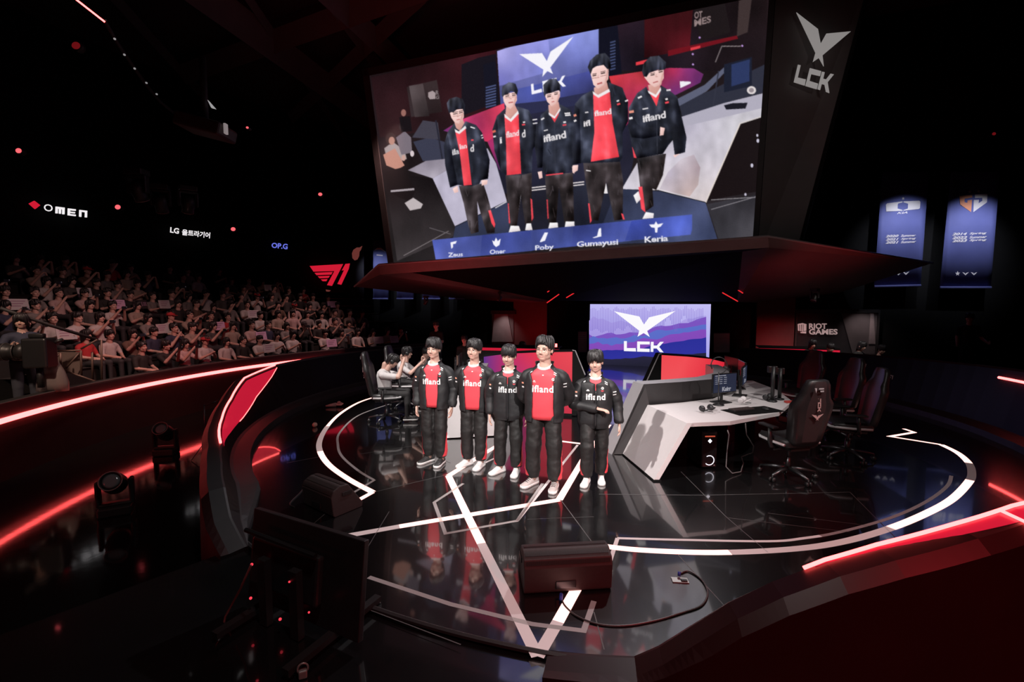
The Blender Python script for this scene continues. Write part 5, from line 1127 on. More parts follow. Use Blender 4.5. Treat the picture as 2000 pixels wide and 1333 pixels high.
mb = MB(); mb.box((0, -.04, .455), (.14, .004, .016)); mb.build('vent_strip', mat('vent_orange', (.2, .05, .03), .4, emit=(1, .16, .08), estr=.5), pcx, world=False)
for i in range(4): mb = MB(); mb.box((.07, -.04, .05 + .0 * i), (.012, .004, .012)); 
mb.build('power_button', M_CHW, pcx, world=False)
o = MB().tube([G(1421, 841, .66), G(1424, 850, .6), G(1420, 880, .3), G(1418, 912, .1), G(1430, 925, .03), G(1447, 922, .02), G(1452, 905, .05), G(1448, 893, .1), G(1470, 884, .15), G(1472, 872, .28), G(1458, 850, .5), G(1456, 828, .72)], .007, 6).build('computer_cable', mat('cable_grey', (.16, .15, .15), .5), None, True); tag(o, 'thin grey cable hanging from the desk beside the computer', 'cable')

# ---- stage monitor speakers
M_SPK = mat('speaker_black', (.055, .040, .040), .6, nscale=40, namt=.25); M_GRL = mat('speaker_grille', (.08, .065, .065), .4, .4)
def wedge(loc, rz, w_, label, cable=True):
    t_ = thing('floor_speaker', loc, rz, label, 'speaker', 'wedge speakers on the stage floor')
    prof = [(-.17, .02), (-.19, .22), (-.165, .28), (-.08, .32), (.02, .31), (.20, .05), (.19, .0), (-.15, .0)]
    mb = MB(); mb.prism([V((-w_ / 2, y, z)) for y, z in prof], (w_, 0, 0)); o = mb.build('cabinet', M_SPK, t_, world=False)
    bv = o.modifiers.new('b', 'BEVEL'); bv.width = .008; bv.segments = 2
    g_ = [(-.192, .228), (-.168, .288), (-.08, .328), (.02, .318)]
    mb = MB()
    for k in range(3):                                  # perforated grille: rows of tiny bars
        n = 80
        for i in range(n):
            x = -w_ / 2 + .02 + (w_ - .04) * i / (n - 1)
            a, b = V((x, g_[k][0], g_[k][1])), V((x, g_[k + 1][0], g_[k + 1][1])); mb.box((a + b) / 2, (.0045, (b - a).length * .46, .003), 0, Matrix.Rotation(math.atan2(b.z - a.z, b.y - a.y), 3, 'X'))
    mb.build('grille', M_GRL, t_, world=False, kind='stuff')
    mb = MB()
    for sg in (-1, 1): mb.bbox((sg * (w_ / 2 + .003), .0, .22), (.012, .12, .04), .004)
    mb.build('handle', M_PLA, t_, world=False)
    mb = MB(); mb.bbox((-.02, -.175, .075), (.16, .02, .06), .004); mb.build('connector_plate', M_MET, t_, world=False)
    return t_
g1 = G(1106, 1162); wedge((g1.x, g1.y + .19, 0), .10, .70, 'black wedge speaker with perforated top standing on the floor star')
g2 = G(640, 1003); wedge((g2.x - .02, g2.y + .18, 0), -.62, .56, 'black wedge speaker at the tip of the curved floor light on the left')
# floor box with its cable
fb_ = thing('floor_socket_box', G(1328, 1135), -.1, 'small metal floor socket box with a blue plug', 'socket box')
mb = MB(); mb.bbox((0, 0, .004), (.13, .07, .008), .002); mb.build('plate', mat('socket_metal', (.4, .4, .38), .4, .6), fb_, world=False)
mb = MB(); mb.bbox((.03, -.01, .012), (.05, .03, .012), .003); mb.build('socket', M_PLA, fb_, world=False)
mb = MB(); mb.tube([(.0, .03, .02), (.005, .045, .05)], .012, 8); mb.build('blue_plug', mat('plug_blue', (.05, .10, .55), .4), fb_, True, world=False)
cab = [(1330, 1122), (1345, 1118), (1370, 1135), (1382, 1160), (1370, 1185), (1330, 1200), (1280, 1215), (1220, 1225), (1170, 1222), (1130, 1208), (1105, 1188), (1096, 1172)]
o = MB().tube([p + UP * .008 for p in garc(cab, 5)], .007, 6).build('speaker_cable', mat('cable_twist', (.10, .10, .10), .4, .2, nscale=180, namt=.9), None, True); tag(o, 'black twisted cable looping from the speaker to the floor socket', 'cable')
o = MB().tube([G(1095, 1176) + UP * .012, G(1096, 1168) + UP * .03], .014, 8).build('cable_plug', MATS['plug_blue'], None, True); tag(o, 'blue cable plug behind the floor speaker', 'plug')
o = MB().tube([p + UP * .006 for p in garc([(622, 935), (600, 948), (585, 965), (566, 985), (575, 992)], 5)], .006, 6).build('speaker_cable', M_MET, None, True); tag(o, 'thin cable curling beside the left wedge speaker', 'cable')

# ---- confidence monitor seen from behind
tv0, tv1 = G(492, 995, .70), G(708, 1061, .70); tc_ = (tv0 + tv1) / 2; dv = (tv1 - tv0); wv = dv.length; dv.normalize()
tv = thing('confidence_monitor', (tc_.x, tc_.y, -.03), math.atan2(dv.y, dv.x), 'large black display on a wheeled stand seen from behind, lower left', 'display')
M_TV = mat('tv_black', (.020, .019, .020), .35, nscale=10, namt=.3)
mb = MB(); mb.bbox((0, 0, .40), (wv, .045, .66), .006, 0, Matrix.Rotation(-.12, 3, 'X')); mb.build('panel', M_TV, tv, world=False)
mb = MB(); mb.bbox((-.12, -.06, .40), (wv * .62, .06, .34), .02, 0, Matrix.Rotation(-.12, 3, 'X')); mb.build('rear_housing', M_TV, tv, world=False)
mb = MB(); mb.tube([(-wv * .45, -.09, .62), (wv * .2, -.09, .60)], .018, 6); mb.build('cross_bar', M_MET, tv, world=False)
for x in (-.24, .08): mb = MB(); mb.box((x, -.14, .25), (.08, .05, .48)); mb.build('upright', M_PLA, tv, world=False)
for x in (-.42, .36):
    mb = MB(); mb.box((x * .9, -.02, .06), (.06, .8, .04)); f_ = mb.build('base_foot', M_PLA, tv, world=False)
    for y in (-.38, .36): mb = MB(); mb.lathe([(.008, -.014), (.034, -.012), (.036, 0), (.034, .012), (.008, .014)], 14, 0, Matrix.Translation((x * .9, y, .037)) @ Matrix.Rotation(PI / 2, 4, 'Y')); mb.build('caster', M_CHW if (x > 0 and y > 0) else M_MET, f_, True, world=False)
for x, z in ((-.36, .18), (-.05, .12), (-.33, .44), (.06, .42), (.24, .26)):
    mb = MB(); mb.ball((x, -.17, z), .010 if x < 0 else .007); mb.build('status_light', mat('status_red', (.2, .02, .02), .4, emit=(1, .05, .08), estr=1.1 if z < .2 else .25), tv, True, world=False)
o = MB().tube([G(490, 1105, .5), G(470, 1150, .25), G(440, 1205, .0), G(433, 1240, -.1), G(438, 1275, -.2), G(448, 1333, -.35)], .007, 6).build('red_cable', mat('cable_red', (.25, .06, .06), .5, nscale=120, namt=.8), None, True); tag(o, 'reddish cable hanging from the display down to the floor', 'cable')
for i, (px, py, z) in enumerate(((440, 1262, -.12), (592, 1325, -.03))):
    t_ = thing('floor_clamp', G(px, py, z), .4, ('shiny metal clamp hanging on the reddish cable', 'shiny metal clamp on the dark floor at the bottom edge')[i], 'clamp')
    mb = MB(); mb.bbox((0, 0, .03), (.05, .04, .05), .008); mb.build('body', MATS['socket_metal'], t_, world=False)
    mb = MB(); mb.tube([(.03 * math.cos(a), 0, .06 + .035 * math.sin(a)) for a in np.linspace(-.5, PI + .5, 12)], .006, 6); mb.build('hook', MATS['socket_metal'], t_, True, world=False)

# ---- moving-head lamps in the moat
def moving_head(loc, rz, tilt, label, group='moving head lamps', red=False, scale=1.0, hang=False):
    t_ = thing('moving_head_lamp', loc, rz, label, 'stage lamp', group); t_.scale = (scale,) * 3
    if hang: t_.rotation_euler = (PI, 0, rz)
    mb = MB(); mb.bbox((0, 0, .06), (.34, .26, .12), .02); mb.build('base', M_LAMP, t_, world=False)
    mb = MB()
    for sg in (-1, 1): mb.bbox((sg * .17, 0, .29), (.05, .12, .34), .02)
    mb.bbox((0, 0, .135), (.36, .12, .05), .02); mb.build('yoke', M_LAMP, t_, world=False)
    M = Matrix.Translation((0, 0, .40)) @ Matrix.Rotation(tilt, 4, 'X')
    mb = MB(); mb.lathe([(.02, -.16), (.10, -.15), (.13, -.06), (.13, .05), (.115, .12), (.12, .2), (.105, .2), (.10, .17)], 20, 0, M); hd = mb.build('head', M_LAMP, t_, True, world=False)
    mb = MB(); mb.lathe([(.001, .178), (.06, .182), (.102, .172)], 20, 0, M); mb.build('lens', mat('lens_red', (.3, .03, .03), .2, emit=(1, .06, .08), estr=1.4) if red else M_LENS, hd, True, world=False)
    mb = MB(); mb.tube([M @ V((.118 * math.cos(a), .118 * math.sin(a), .2)) for a in np.linspace(0, 2 * PI, 20)], .006, 6); mb.build('rim', mat('rim_pink', (.35, .2, .2), .4), hd, True, world=False)
    return t_
a = G(228, 1003, -.46); moving_head((a.x, a.y, -.46), .5, 1.1, 'black moving head lamp nearest the camera on the sunken floor')
a = G(325, 888, -.46); moving_head((a.x, a.y, -.46), .2, .9, 'black moving head lamp farther along the sunken floor')
t_ = thing('tripod_stand', G(404, 893, -.46), 0, 'slim black tripod stand beside the red edge light', 'stand')
mb = MB(); mb.tube([(0, 0, .2), (0, 0, .95)], .012, 8); mb.build('pole', M_MET, t_, True, world=False)
for k in range(3):
    mb = MB(); a = 2 * PI * k / 3; mb.tube([(0, 0, .3), (.25 * math.cos(a), .25 * math.sin(a), .01)], .009, 6); mb.build('leg', M_MET, t_, True, world=False)
mb = MB(); mb.tube([(0, 0, .93), (.22, .05, 1.0)], .01, 6); mb.build('boom', M_MET, t_, True, world=False)
mb = MB(); mb.tube([(.2, .05, 1.0), (.28, .06, 1.02)], .02, 8); mb.build('microphone', M_PLA, t_, True, world=False)
# ---- flowers and bottle near the wall
t_ = thing('flower_bouquet', G(660, 795), .3, 'pink flower bouquet lying at the foot of the ring wall', 'flowers')
M_FL = mat('petal_pink', (.75, .35, .33), .6, nscale=30, namt=.3)
for dx, dy, dz, r_ in ((0, 0, .05, .05), (.07, .02, .06, .045), (.02, .06, .09, .04), (-.05, .03, .06, .04), (.05, -.04, .05, .04)):
    mb = MB()
    for k in range(6): a = k * PI / 3; mb.ball((dx + .5 * r_ * math.cos(a), dy + .5 * r_ * math.sin(a), dz), (r_ * .55, r_ * .55, r_ * .4), 0, 8, 5)
    mb.ball((dx, dy, dz + r_ * .3), r_ * .4, 0, 8, 5); mb.build('flower', M_FL, t_, True, world=False)
mb = MB(); mb.tube([(-.04, 0, .05), (-.25, -.03, .04)], [.05, .015], 8); mb.build('wrapping', mat('wrap_pink', (.5, .28, .27), .6), t_, True, world=False)
t_ = thing('ball_ornament', G(615, 835), 0, 'small pale round ornament on the dark stage floor', 'ornament')
mb = MB(); mb.ball((0, 0, .045), .045, 0, 14, 10); mb.build('ball', mat('ornament_peach', (.75, .42, .34), .35), t_, True, world=False)
mb = MB(); mb.tube([(0, 0, .085), (.01, 0, .105)], .008, 6); mb.build('stem', M_PLA, t_, True, world=False)

# ================================================================== OVERHEAD RIG
t_ = thing('curved_light_rail', AT(205, 42, 9.0), 0, 'curved overhead rail with small white lamps and a red lit end', 'light rail')
rail = [(205, 42), (230, 85), (257, 125), (285, 165), (312, 198), (345, 225)]
mb = MB(); mb.tube([AT(x, y, 9.0 + i * .7) for i, (x, y) in enumerate(rail)], .035, 8); mb.build('rail', M_CHAR, t_, True)
mb = MB(); mb.tube([AT(120, -35, 8.6), AT(150, 0, 8.7), AT(205, 43, 9.0)], .016, 8); mb.build('led_tube', M_LED, t_, True)
for x, y in ((206, 41), (224, 76), (243, 107), (263, 134), (286, 162), (306, 184)):
    mb = MB(); mb.bbox(AT(x, y, 9.0 + (x - 205) * .02), (.032, .032, .032), .006); mb.build('lamp', mat('rail_lamp', (.3, .3, .3), .4, emit=(.8, .8, .82), estr=.3), t_)
t_ = thing('hanging_projector', AT(400, 262, 10.5), 0, 'dark box projector hanging from a pole, its underside lit red', 'projector')
a = AT(402, 250, 10.5); mb = MB(); mb.bbox(a, (1.0, .7, .28), .05, 0, Matrix.Rotation(.25, 3, 'Y')); mb.build('case', mat('projector_case', (.04, .02, .02), .5), t_)
mb = MB(); mb.tube([a + UP * .1, a + UP * 1.5], .07, 8); mb.build('pole', M_CHAR, t_, True)
mb = MB(); b = AT(441, 252, 10.3); mb.bbox(b, (.05, .1, .22), .01); mb.build('lens', mat('projector_lens', (.4, .4, .4), .3, emit=(.8, .7, .7), estr=.25), t_)
mb = MB(); mb.prism([AT(405, 195, 10.4), AT(420, 212, 10.4), AT(412, 210, 10.4)], (0, .05, 0)); mb.build('reflector', mat('reflector', (.6, .6, .6), .3, emit=(.9, .9, .9), estr=.35), t_)
for i, (px, py, Yd, sc_, lab) in enumerate(((267, 345, 12, 1.3, 'dark moving head lamp hanging left of the two tall ones'), (312, 375, 12.5, 1.2, 'tall dark moving head lamp hanging above the Korean sign'), (366, 378, 13, 1.2, 'dark moving head lamp hanging rightmost above the Korean sign'), (832, 592, 15.6, .5, 'small lamp hanging under the left side of the canopy'), (976, 585, 15.4, .5, 'small dark lamp hanging above the grey booth opening'), (1592, 578, 13.2, .6, 'small lamp hanging above the booth sign'))):
    moving_head(AT(px, py - 14, Yd), .4 * i, .5, lab, 'lamps hanging from the rig', scale=sc_, hang=True)
for i, (px, py, Yd, lab) in enumerate(((38, 295, 11, 'red glowing lamp high on the far left'), (231, 405, 14, 'red glowing lamp right of the OMEN lettering'), (456, 448, 17, 'red glowing lamp right of the Korean lettering'), (150, 90, 10, 'faint red lamp near the top left'), (626, 380, 14, 'small red spark lamp left of the huge screen'), (1940, 262, 13, 'small red lamp high on the far right'), (484, 250, 11, 'tiny red lamp beside the hanging projector'))):
    t_ = thing('red_lamp', AT(px, py, Yd), 0, lab, 'lamp', 'red lamps on the rig'); r_ = (.07, .085, .085, .09, .06, .05, .03)[i]
    mb = MB(); mb.lathe([(.02, .12), (r_ * 1.1, .10), (r_ * 1.15, 0), (r_, -.01)], 14, 0, Matrix.Rotation(PI / 2, 4, 'X') @ Matrix.Rotation(PI, 4, 'X')); mb.build('can', M_LAMP, t_, True, world=False)
    mb = MB(); mb.ball((0, -.02, 0), (r_, .02, r_ * .8)); mb.build('lens', mat('red_lens_%d' % (i in (3, 5)), (.3, .03, .03), .3, emit=(1, .035, .05) if i in (3, 5) else (1, .12, .14), estr=.12 if i in (3, 5) else 1.3), t_, True, world=False)
# ================================================================== PEOPLE
M_SKIN = mat('skin', (.60, .37, .30), .5, nscale=18, namt=.06); M_LIP = mat('lips', (.55, .24, .21), .5); M_EYE = mat('eye_dark', (.02, .014, .012), .25); M_EYEW = mat('eye_white', (.7, .66, .64), .4)
M_BROW = mat('brow', (.035, .025, .022), .8); M_HAIR = mat('hair_black', (.018, .016, .017), .42, nscale=60, namt=.4); M_HAIRB = mat('hair_brown', (.05, .03, .022), .5, nscale=60, namt=.4)
M_JKT = mat('jacket_black_nylon', (.011, .011, .0125), .58, nscale=25, namt=.15, bump=.5, bscale=13); M_TRS = mat('trousers_black', (.0075, .0068, .0068), .62, nscale=20, namt=.2, bump=.55, bscale=12)
M_JER = mat('jersey_red', (.72, .055, .075), .6, nscale=60, namt=.06, bump=.05, bscale=40); M_TRIM = mat('collar_white', (.78, .74, .73), .6); M_PRINT = mat('print_lettering', (.80, .78, .78), .55)
M_PRED = mat('print_red', (.65, .04, .06), .55); M_SHOEW = mat('shoe_white', (.74, .72, .71), .5, nscale=30, namt=.06); M_SHOEB = mat('shoe_black', (.03, .03, .03), .5); M_SOLE = mat('sole_white', (.68, .66, .65), .6); M_SHOEG = mat('shoe_grey', (.42, .38, .37), .55)
M_GLS = mat('glasses_wire', (.45, .36, .32), .25, .9)

def capsule(mb, p0, p1, r0, r1, seg=10):
    p0, p1 = V(p0), V(p1)
    mb.ball(p0, r0, 0, seg, 6); mb.ball(p1, r1, 0, seg, 6)
    if (p1 - p0).length > 1e-4: mb.tube([p0, p1], [r0, r1], seg)
def cap_dist(P, p0, p1, r0, r1):
    p0, p1 = np.array(p0), np.array(p1); d = p1 - p0; L = max(1e-9, d @ d); t = np.clip(((P - p0) @ d) / L, 0, 1)
    return np.linalg.norm(P - (p0 + t[:, None] * d), axis=1) - (r0 + (r1 - r0) * t)
# ---- one head, sculpted once
def sculpt_head():
    mb = MB()
    mb.ball((0, .012, .035), (.075, .092, .098), 0, 24, 16); mb.ball((0, -.014, -.032), (.066, .070, .086), 0, 20, 14); mb.ball((0, -.042, -.082), (.038, .034, .034), 0, 14, 10)
    for s_ in (-1, 1):
        mb.ball((s_ * .033, -.048, -.030), (.034, .030, .036), 0, 12, 8)                     # cheek
        mb.ball((s_ * .030, -.070, .022), (.028, .012, .010), 0, 12, 8)                      # brow
        mb.ball((s_ * .038, -.014, -.064), (.029, .044, .035), 0, 12, 8)                     # jaw
        mb.ball((s_ * .078, .014, -.008), (.010, .020, .032), 0, 10, 8, Matrix.Rotation(s_ * .25, 3, 'Z'))
        mb.ball((s_ * .010, -.094, -.032), (.009, .010, .008), 0, 8, 6)
    mb.tube([(0, -.078, .014), (0, -.086, -.005), (0, -.099, -.027), (0, -.086, -.036)], [.009, .010, .013, .010], 10)
    mb.ball((0, -.070, -.064), (.024, .011, .012), 0, 12, 8)
    mb.tube([(0, .012, -.04), (0, .02, -.10), (0, .034, -.20)], [.054, .054, .062], 16)
    return remesh(mb, 'head', .0055, 5)
HEAD_V, HEAD_F = sculpt_head()
HEAD_BVH = BVHTree.FromPolygons([V(p) for p in HEAD_V], HEAD_F)
def on_face(x, z):
    h = HEAD_BVH.ray_cast(V((x, -1, z)), V((0, 1, 0)))[0]; return h if h else V((x, -.08, z))
def face_parts():
    mb = MB()                                     # slots: 1 eye white, 2 eye dark, 3 brow, 4 lips
    for s_ in (-1, 1):
        p = on_face(s_ * .031, .002); mb.ball(p + V((0, .004, 0)), (.0155, .007, .0062), 1, 10, 6); mb.ball(p + V((0, .0005, 0)), (.0068, .0052, .0058), 2, 8, 6)
        pts = [on_face(s_ * x, .0085) + V((0, -.001, dz)) for x, dz in ((.015, -.004), (.024, 0), (.034, .001), (.046, -.004))]; mb.tube(pts, .0022, 6, 2)
        pts = [on_face(s_ * x, .026 + dz) + V((0, -.0015, 0)) for x, dz in ((.013, -.002), (.026, .002), (.038, .002), (.052, -.004))]; mb.tube(pts, [.003, .0045, .004, .002], 6, 3)
    for z, r_ in ((-.0605, .0036), (-.0685, .0045)):
        mb.tube([on_face(x, z - abs(x) * -.06) + V((0, .0015, 0)) for x in (-.023, -.012, 0, .012, .023)], [r_ * .5, r_, r_, r_, r_ * .5], 6, 4)
    return mb
FACE = face_parts()
def add_head(mb, M, lod=False):
    mb.add([M @ V(p) for p in HEAD_V], HEAD_F, 0)
    o = len(mb.v); mb.v += [tuple(M @ V(p)) for p in FACE.v]; mb.f += [tuple(i + o for i in f) for f in FACE.f]; mb.m += FACE.m
# ---- one hand, sculpted once: wrist at the origin, fingers down, palm towards -x, thumb towards -y
def sculpt_hand(curl=1.0):
    mb = MB()
    mb.loft([[V((a * cx, b * cy, z)) for a, b in [(math.cos(t), math.sin(t)) for t in np.linspace(0, 2 * PI, 13)[:-1]]] for z, cx, cy in ((.03, .019, .026), (0, .018, .026), (-.03, .017, .036), (-.07, .016, .041), (-.095, .013, .039))])
    for y, L, r_ in ((-.030, .072, .0088), (-.010, .082, .0092), (.011, .076, .0088), (.030, .060, .0078)):
        p = V((0, y, -.088)); a = .15 * curl; pts = [p]
        for k, f in enumerate((.45, .32, .23)):
            p = p + V((-math.sin(a), 0, -math.cos(a))) * L * f; pts.append(p); a += .5 * curl
        mb.tube(pts, [r_, r_ * .97, r_ * .9, r_ * .72], 8); mb.ball(pts[-1], r_ * .72, 0, 8, 6)
    pts = [V((-.002, -.026, -.025)), V((-.010, -.047, -.055)), V((-.016, -.054, -.085)), V((-.022, -.052, -.106))]
    mb.tube(pts, [.015, .0115, .0105, .008], 8); mb.ball(pts[-1], .008, 0, 8, 6)
    return remesh(mb, 'hand', .0042, 2)
HANDS = {'relaxed': sculpt_hand(.8), 'fist': sculpt_hand(1.9)}
def add_hand(mb, wrist, direction, side, twist=0.0, kind='relaxed', scale=1.0):
    q = V((0, 0, -1)).rotation_difference(V(direction).normalized()).to_matrix(); R = q @ Matrix.Rotation(twist, 3, 'Z'); v_, f_ = HANDS[kind]
    out = [R @ V((p[0] * (1 if side > 0 else -1), p[1], p[2])) * scale + V(wrist) for p in v_]
    mb.add(out, f_ if side > 0 else [tuple(reversed(f)) for f in f_], 0)
# ---- hair
def hair_mesh(style, seed, m_vol=1.0):
    rnd = random.Random(seed); mb = MB(); n = 30; rings = []; C0 = V((0, .012, .036)); RX, RY, RZ_ = .0835 * m_vol, .108 * m_vol, .114 * m_vol
    def zlim(phi):                                # phi = 0 at the forehead, pi at the nape
        c = math.cos(phi); f = style['fringe']; s_ = style['side']; b = style['back']
        f = f + style.get('gap', 0) * math.exp(-((math.atan2(math.sin(phi - .12), math.cos(phi - .12))) / .30) ** 2)
        return f * max(0, c) ** 2 + b * max(0, -c) ** 1.5 + s_ * (1 - abs(c) ** 1.5)
    def pt(phi, z, out=1.0):
        k = max(0.0, 1 - ((z - C0.z) / RZ_) ** 2) ** .5 if z > C0.z - .03 else max(.86, 1 - ((z - C0.z) / (RZ_ * 1.5)) ** 2) ** .5
        return C0 + V((-math.sin(phi) * RX * k * out, -math.cos(phi) * RY * k * out, z - C0.z))
    K = 8; ztop = C0.z + RZ_
    for k in range(K + 1):
        ring = []
        for i in range(n):
            phi = 2 * PI * i / n; zl = zlim(phi); th = (k / K) ** .7; z = ztop - .002 - (ztop - .002 - zl) * th
            p = pt(phi, z, 1 + .05 * noise.noise(V((phi * 2.2, k * .8, seed)))); ring.append(p)
        rings.append(ring)
    mb.loft(rings, cap=True)
    part_ = style.get('part', 0.0)
    for i in range(style.get('locks', 90)):       # separate locks over the cap
        phi = rnd.uniform(0, 2 * PI); phi = phi if i % 2 else rnd.gauss(0, .8)
        zl = zlim(phi) + rnd.uniform(-.015, .012) * style.get('ragged', 1); pts = []; rr = []
        dph = rnd.gauss(0, .16) + part_ * (1 if math.sin(phi) > 0 else -1) * max(0, math.cos(phi)); lift = rnd.uniform(.0, .016) * style.get('lift', 1); outw = rnd.uniform(1.0, 1.05)
        for k in range(6):
            t = k / 5; z = ztop - .004 - (ztop - .004 - zl) * t ** 1.1
            p = pt(phi - dph * (1 - t) + dph * .3 * t, z, outw) + V((0, 0, lift * math.sin(PI * min(1, t * 1.3)))); pts.append(p); rr.append(.0135 * (1 - .72 * t) * (.5 + min(1, t * 3) * .5))
        mb.tube(pts, rr, 6)
    return mb
STY = {'bowl': dict(fringe=.048, side=.006, back=-.075, locks=120, ragged=1.2, lift=1.3), 'part': dict(fringe=.052, side=.006, back=-.07, part=.5, locks=120, ragged=1.2, gap=.034, lift=1.5), 'swept': dict(fringe=.088, side=.008, back=-.065, part=.2, locks=100, lift=2.2), 'mess': dict(fringe=.050, side=.004, back=-.075, locks=130, ragged=1.9, lift=1.6), 'long': dict(fringe=.055, side=-.12, back=-.20, locks=70)}
def wrinkle(vs, amp, sc=(9, 9, 16), seed=0.0, centre=None):
    out = []
    for p in vs:
        p = V(p); n_ = noise.noise(V((p.x * sc[0] + seed, p.y * sc[1], p.z * sc[2]))) + .5 * noise.noise(V((p.x * sc[0] * 2.3, p.y * sc[1] * 2.3 + seed, p.z * sc[2] * 2.1)))
        c = centre(p) if centre else V((0, 0, p.z)); d = (p - c); d.z = 0; L = d.length
        out.append(p + (d / L * amp * n_ if L > 1e-5 else V((0, 0, 0))))
    return out
def ring_el(z, rx, ry, y0=0.0, x0=0.0, n=28, o=0.0, p=2.4):
    """superellipse ring; o = half angle left open at the front"""
    pts = []
    for i in range(n + 1 if o else n):
        a = -PI / 2 + o + (2 * PI - 2 * o) * i / n; c, s_ = math.cos(a), math.sin(a)
        pts.append(V((x0 + rx * math.copysign(abs(c) ** (2 / p), c), y0 + ry * math.copysign(abs(s_) ** (2 / p), s_), z)))
    return pts
def catmull(P, n=5):
    P = [V(p) for p in P]; out = []
    for i in range(len(P) - 1):
        p0, p1, p2, p3 = P[max(i - 1, 0)], P[i], P[i + 1], P[min(i + 2, len(P) - 1)]
        for k in range(n):
            t = k / n; out.append(0.5 * ((2 * p1) + (p2 - p0) * t + (2 * p0 - 5 * p1 + 4 * p2 - p3) * t * t + (3 * p1 - p0 - 3 * p2 + p3) * t ** 3))
    out.append(P[-1]); return out
def lerp_sec(sec, n):
    out = []
    for i in range(len(sec) - 1):
        for k in range(n): t = k / n; out.append(tuple(a * (1 - t) + b * t for a, b in zip(sec[i], sec[i + 1])))
    out.append(sec[-1]); return out
def sneaker(t_, ank, rot, up_m, sole_m, lace_m, s_):
    R = Matrix.Rotation(rot, 3, 'Z'); o_ = V((ank[0], ank[1], 0))
    sec = [(.085, .022, .06, .03), (.075, .034, .085, .016), (.03, .038, .105, .012), (-.02, .037, .105, .012), (-.06, .040, .085, .012), (-.10, .046, .066, .012), (-.14, .047, .055, .012), (-.17, .040, .047, .014), (-.19, .022, .036, .02)]
    rings = []
    for y, w_, h, b in sec:
        rings.append([V((w_ * c, y, b + (h - b) * e)) for c, e in ((-1, 0), (-1.02, .3), (-.86, .7), (-.45, .97), (0, 1), (.45, .97), (.86, .7), (1.02, .3), (1, 0), (0, 0))])
    mb = MB(); mb.loft([[(R @ (p * s_)) + o_ for p in r] for r in rings]); sh = mb.build('shoe', up_m, t_, True, world=False)
    rings = [[V((w_ * 1.06 * c, y * 1.02, z)) for c, z in ((-1, .002), (-1.04, .02), (-1, .032), (1, .032), (1.04, .02), (1, .002))] for y, w_, h, b in sec]
    mb = MB(); mb.loft([[(R @ (p * s_)) + o_ for p in r] for r in rings]); mb.build('sole', sole_m, sh, True, world=False)
    mb = MB()
    for k in range(4): y = -.045 - k * .022; h = .094 - k * .009; mb.tube([(R @ (V((x, y, h + .003 - abs(x) * .25)) * s_)) + o_ for x in (-.026, -.012, 0, .012, .026)], .0035 * s_, 6)
    mb.build('laces', lace_m, sh, True, world=False)
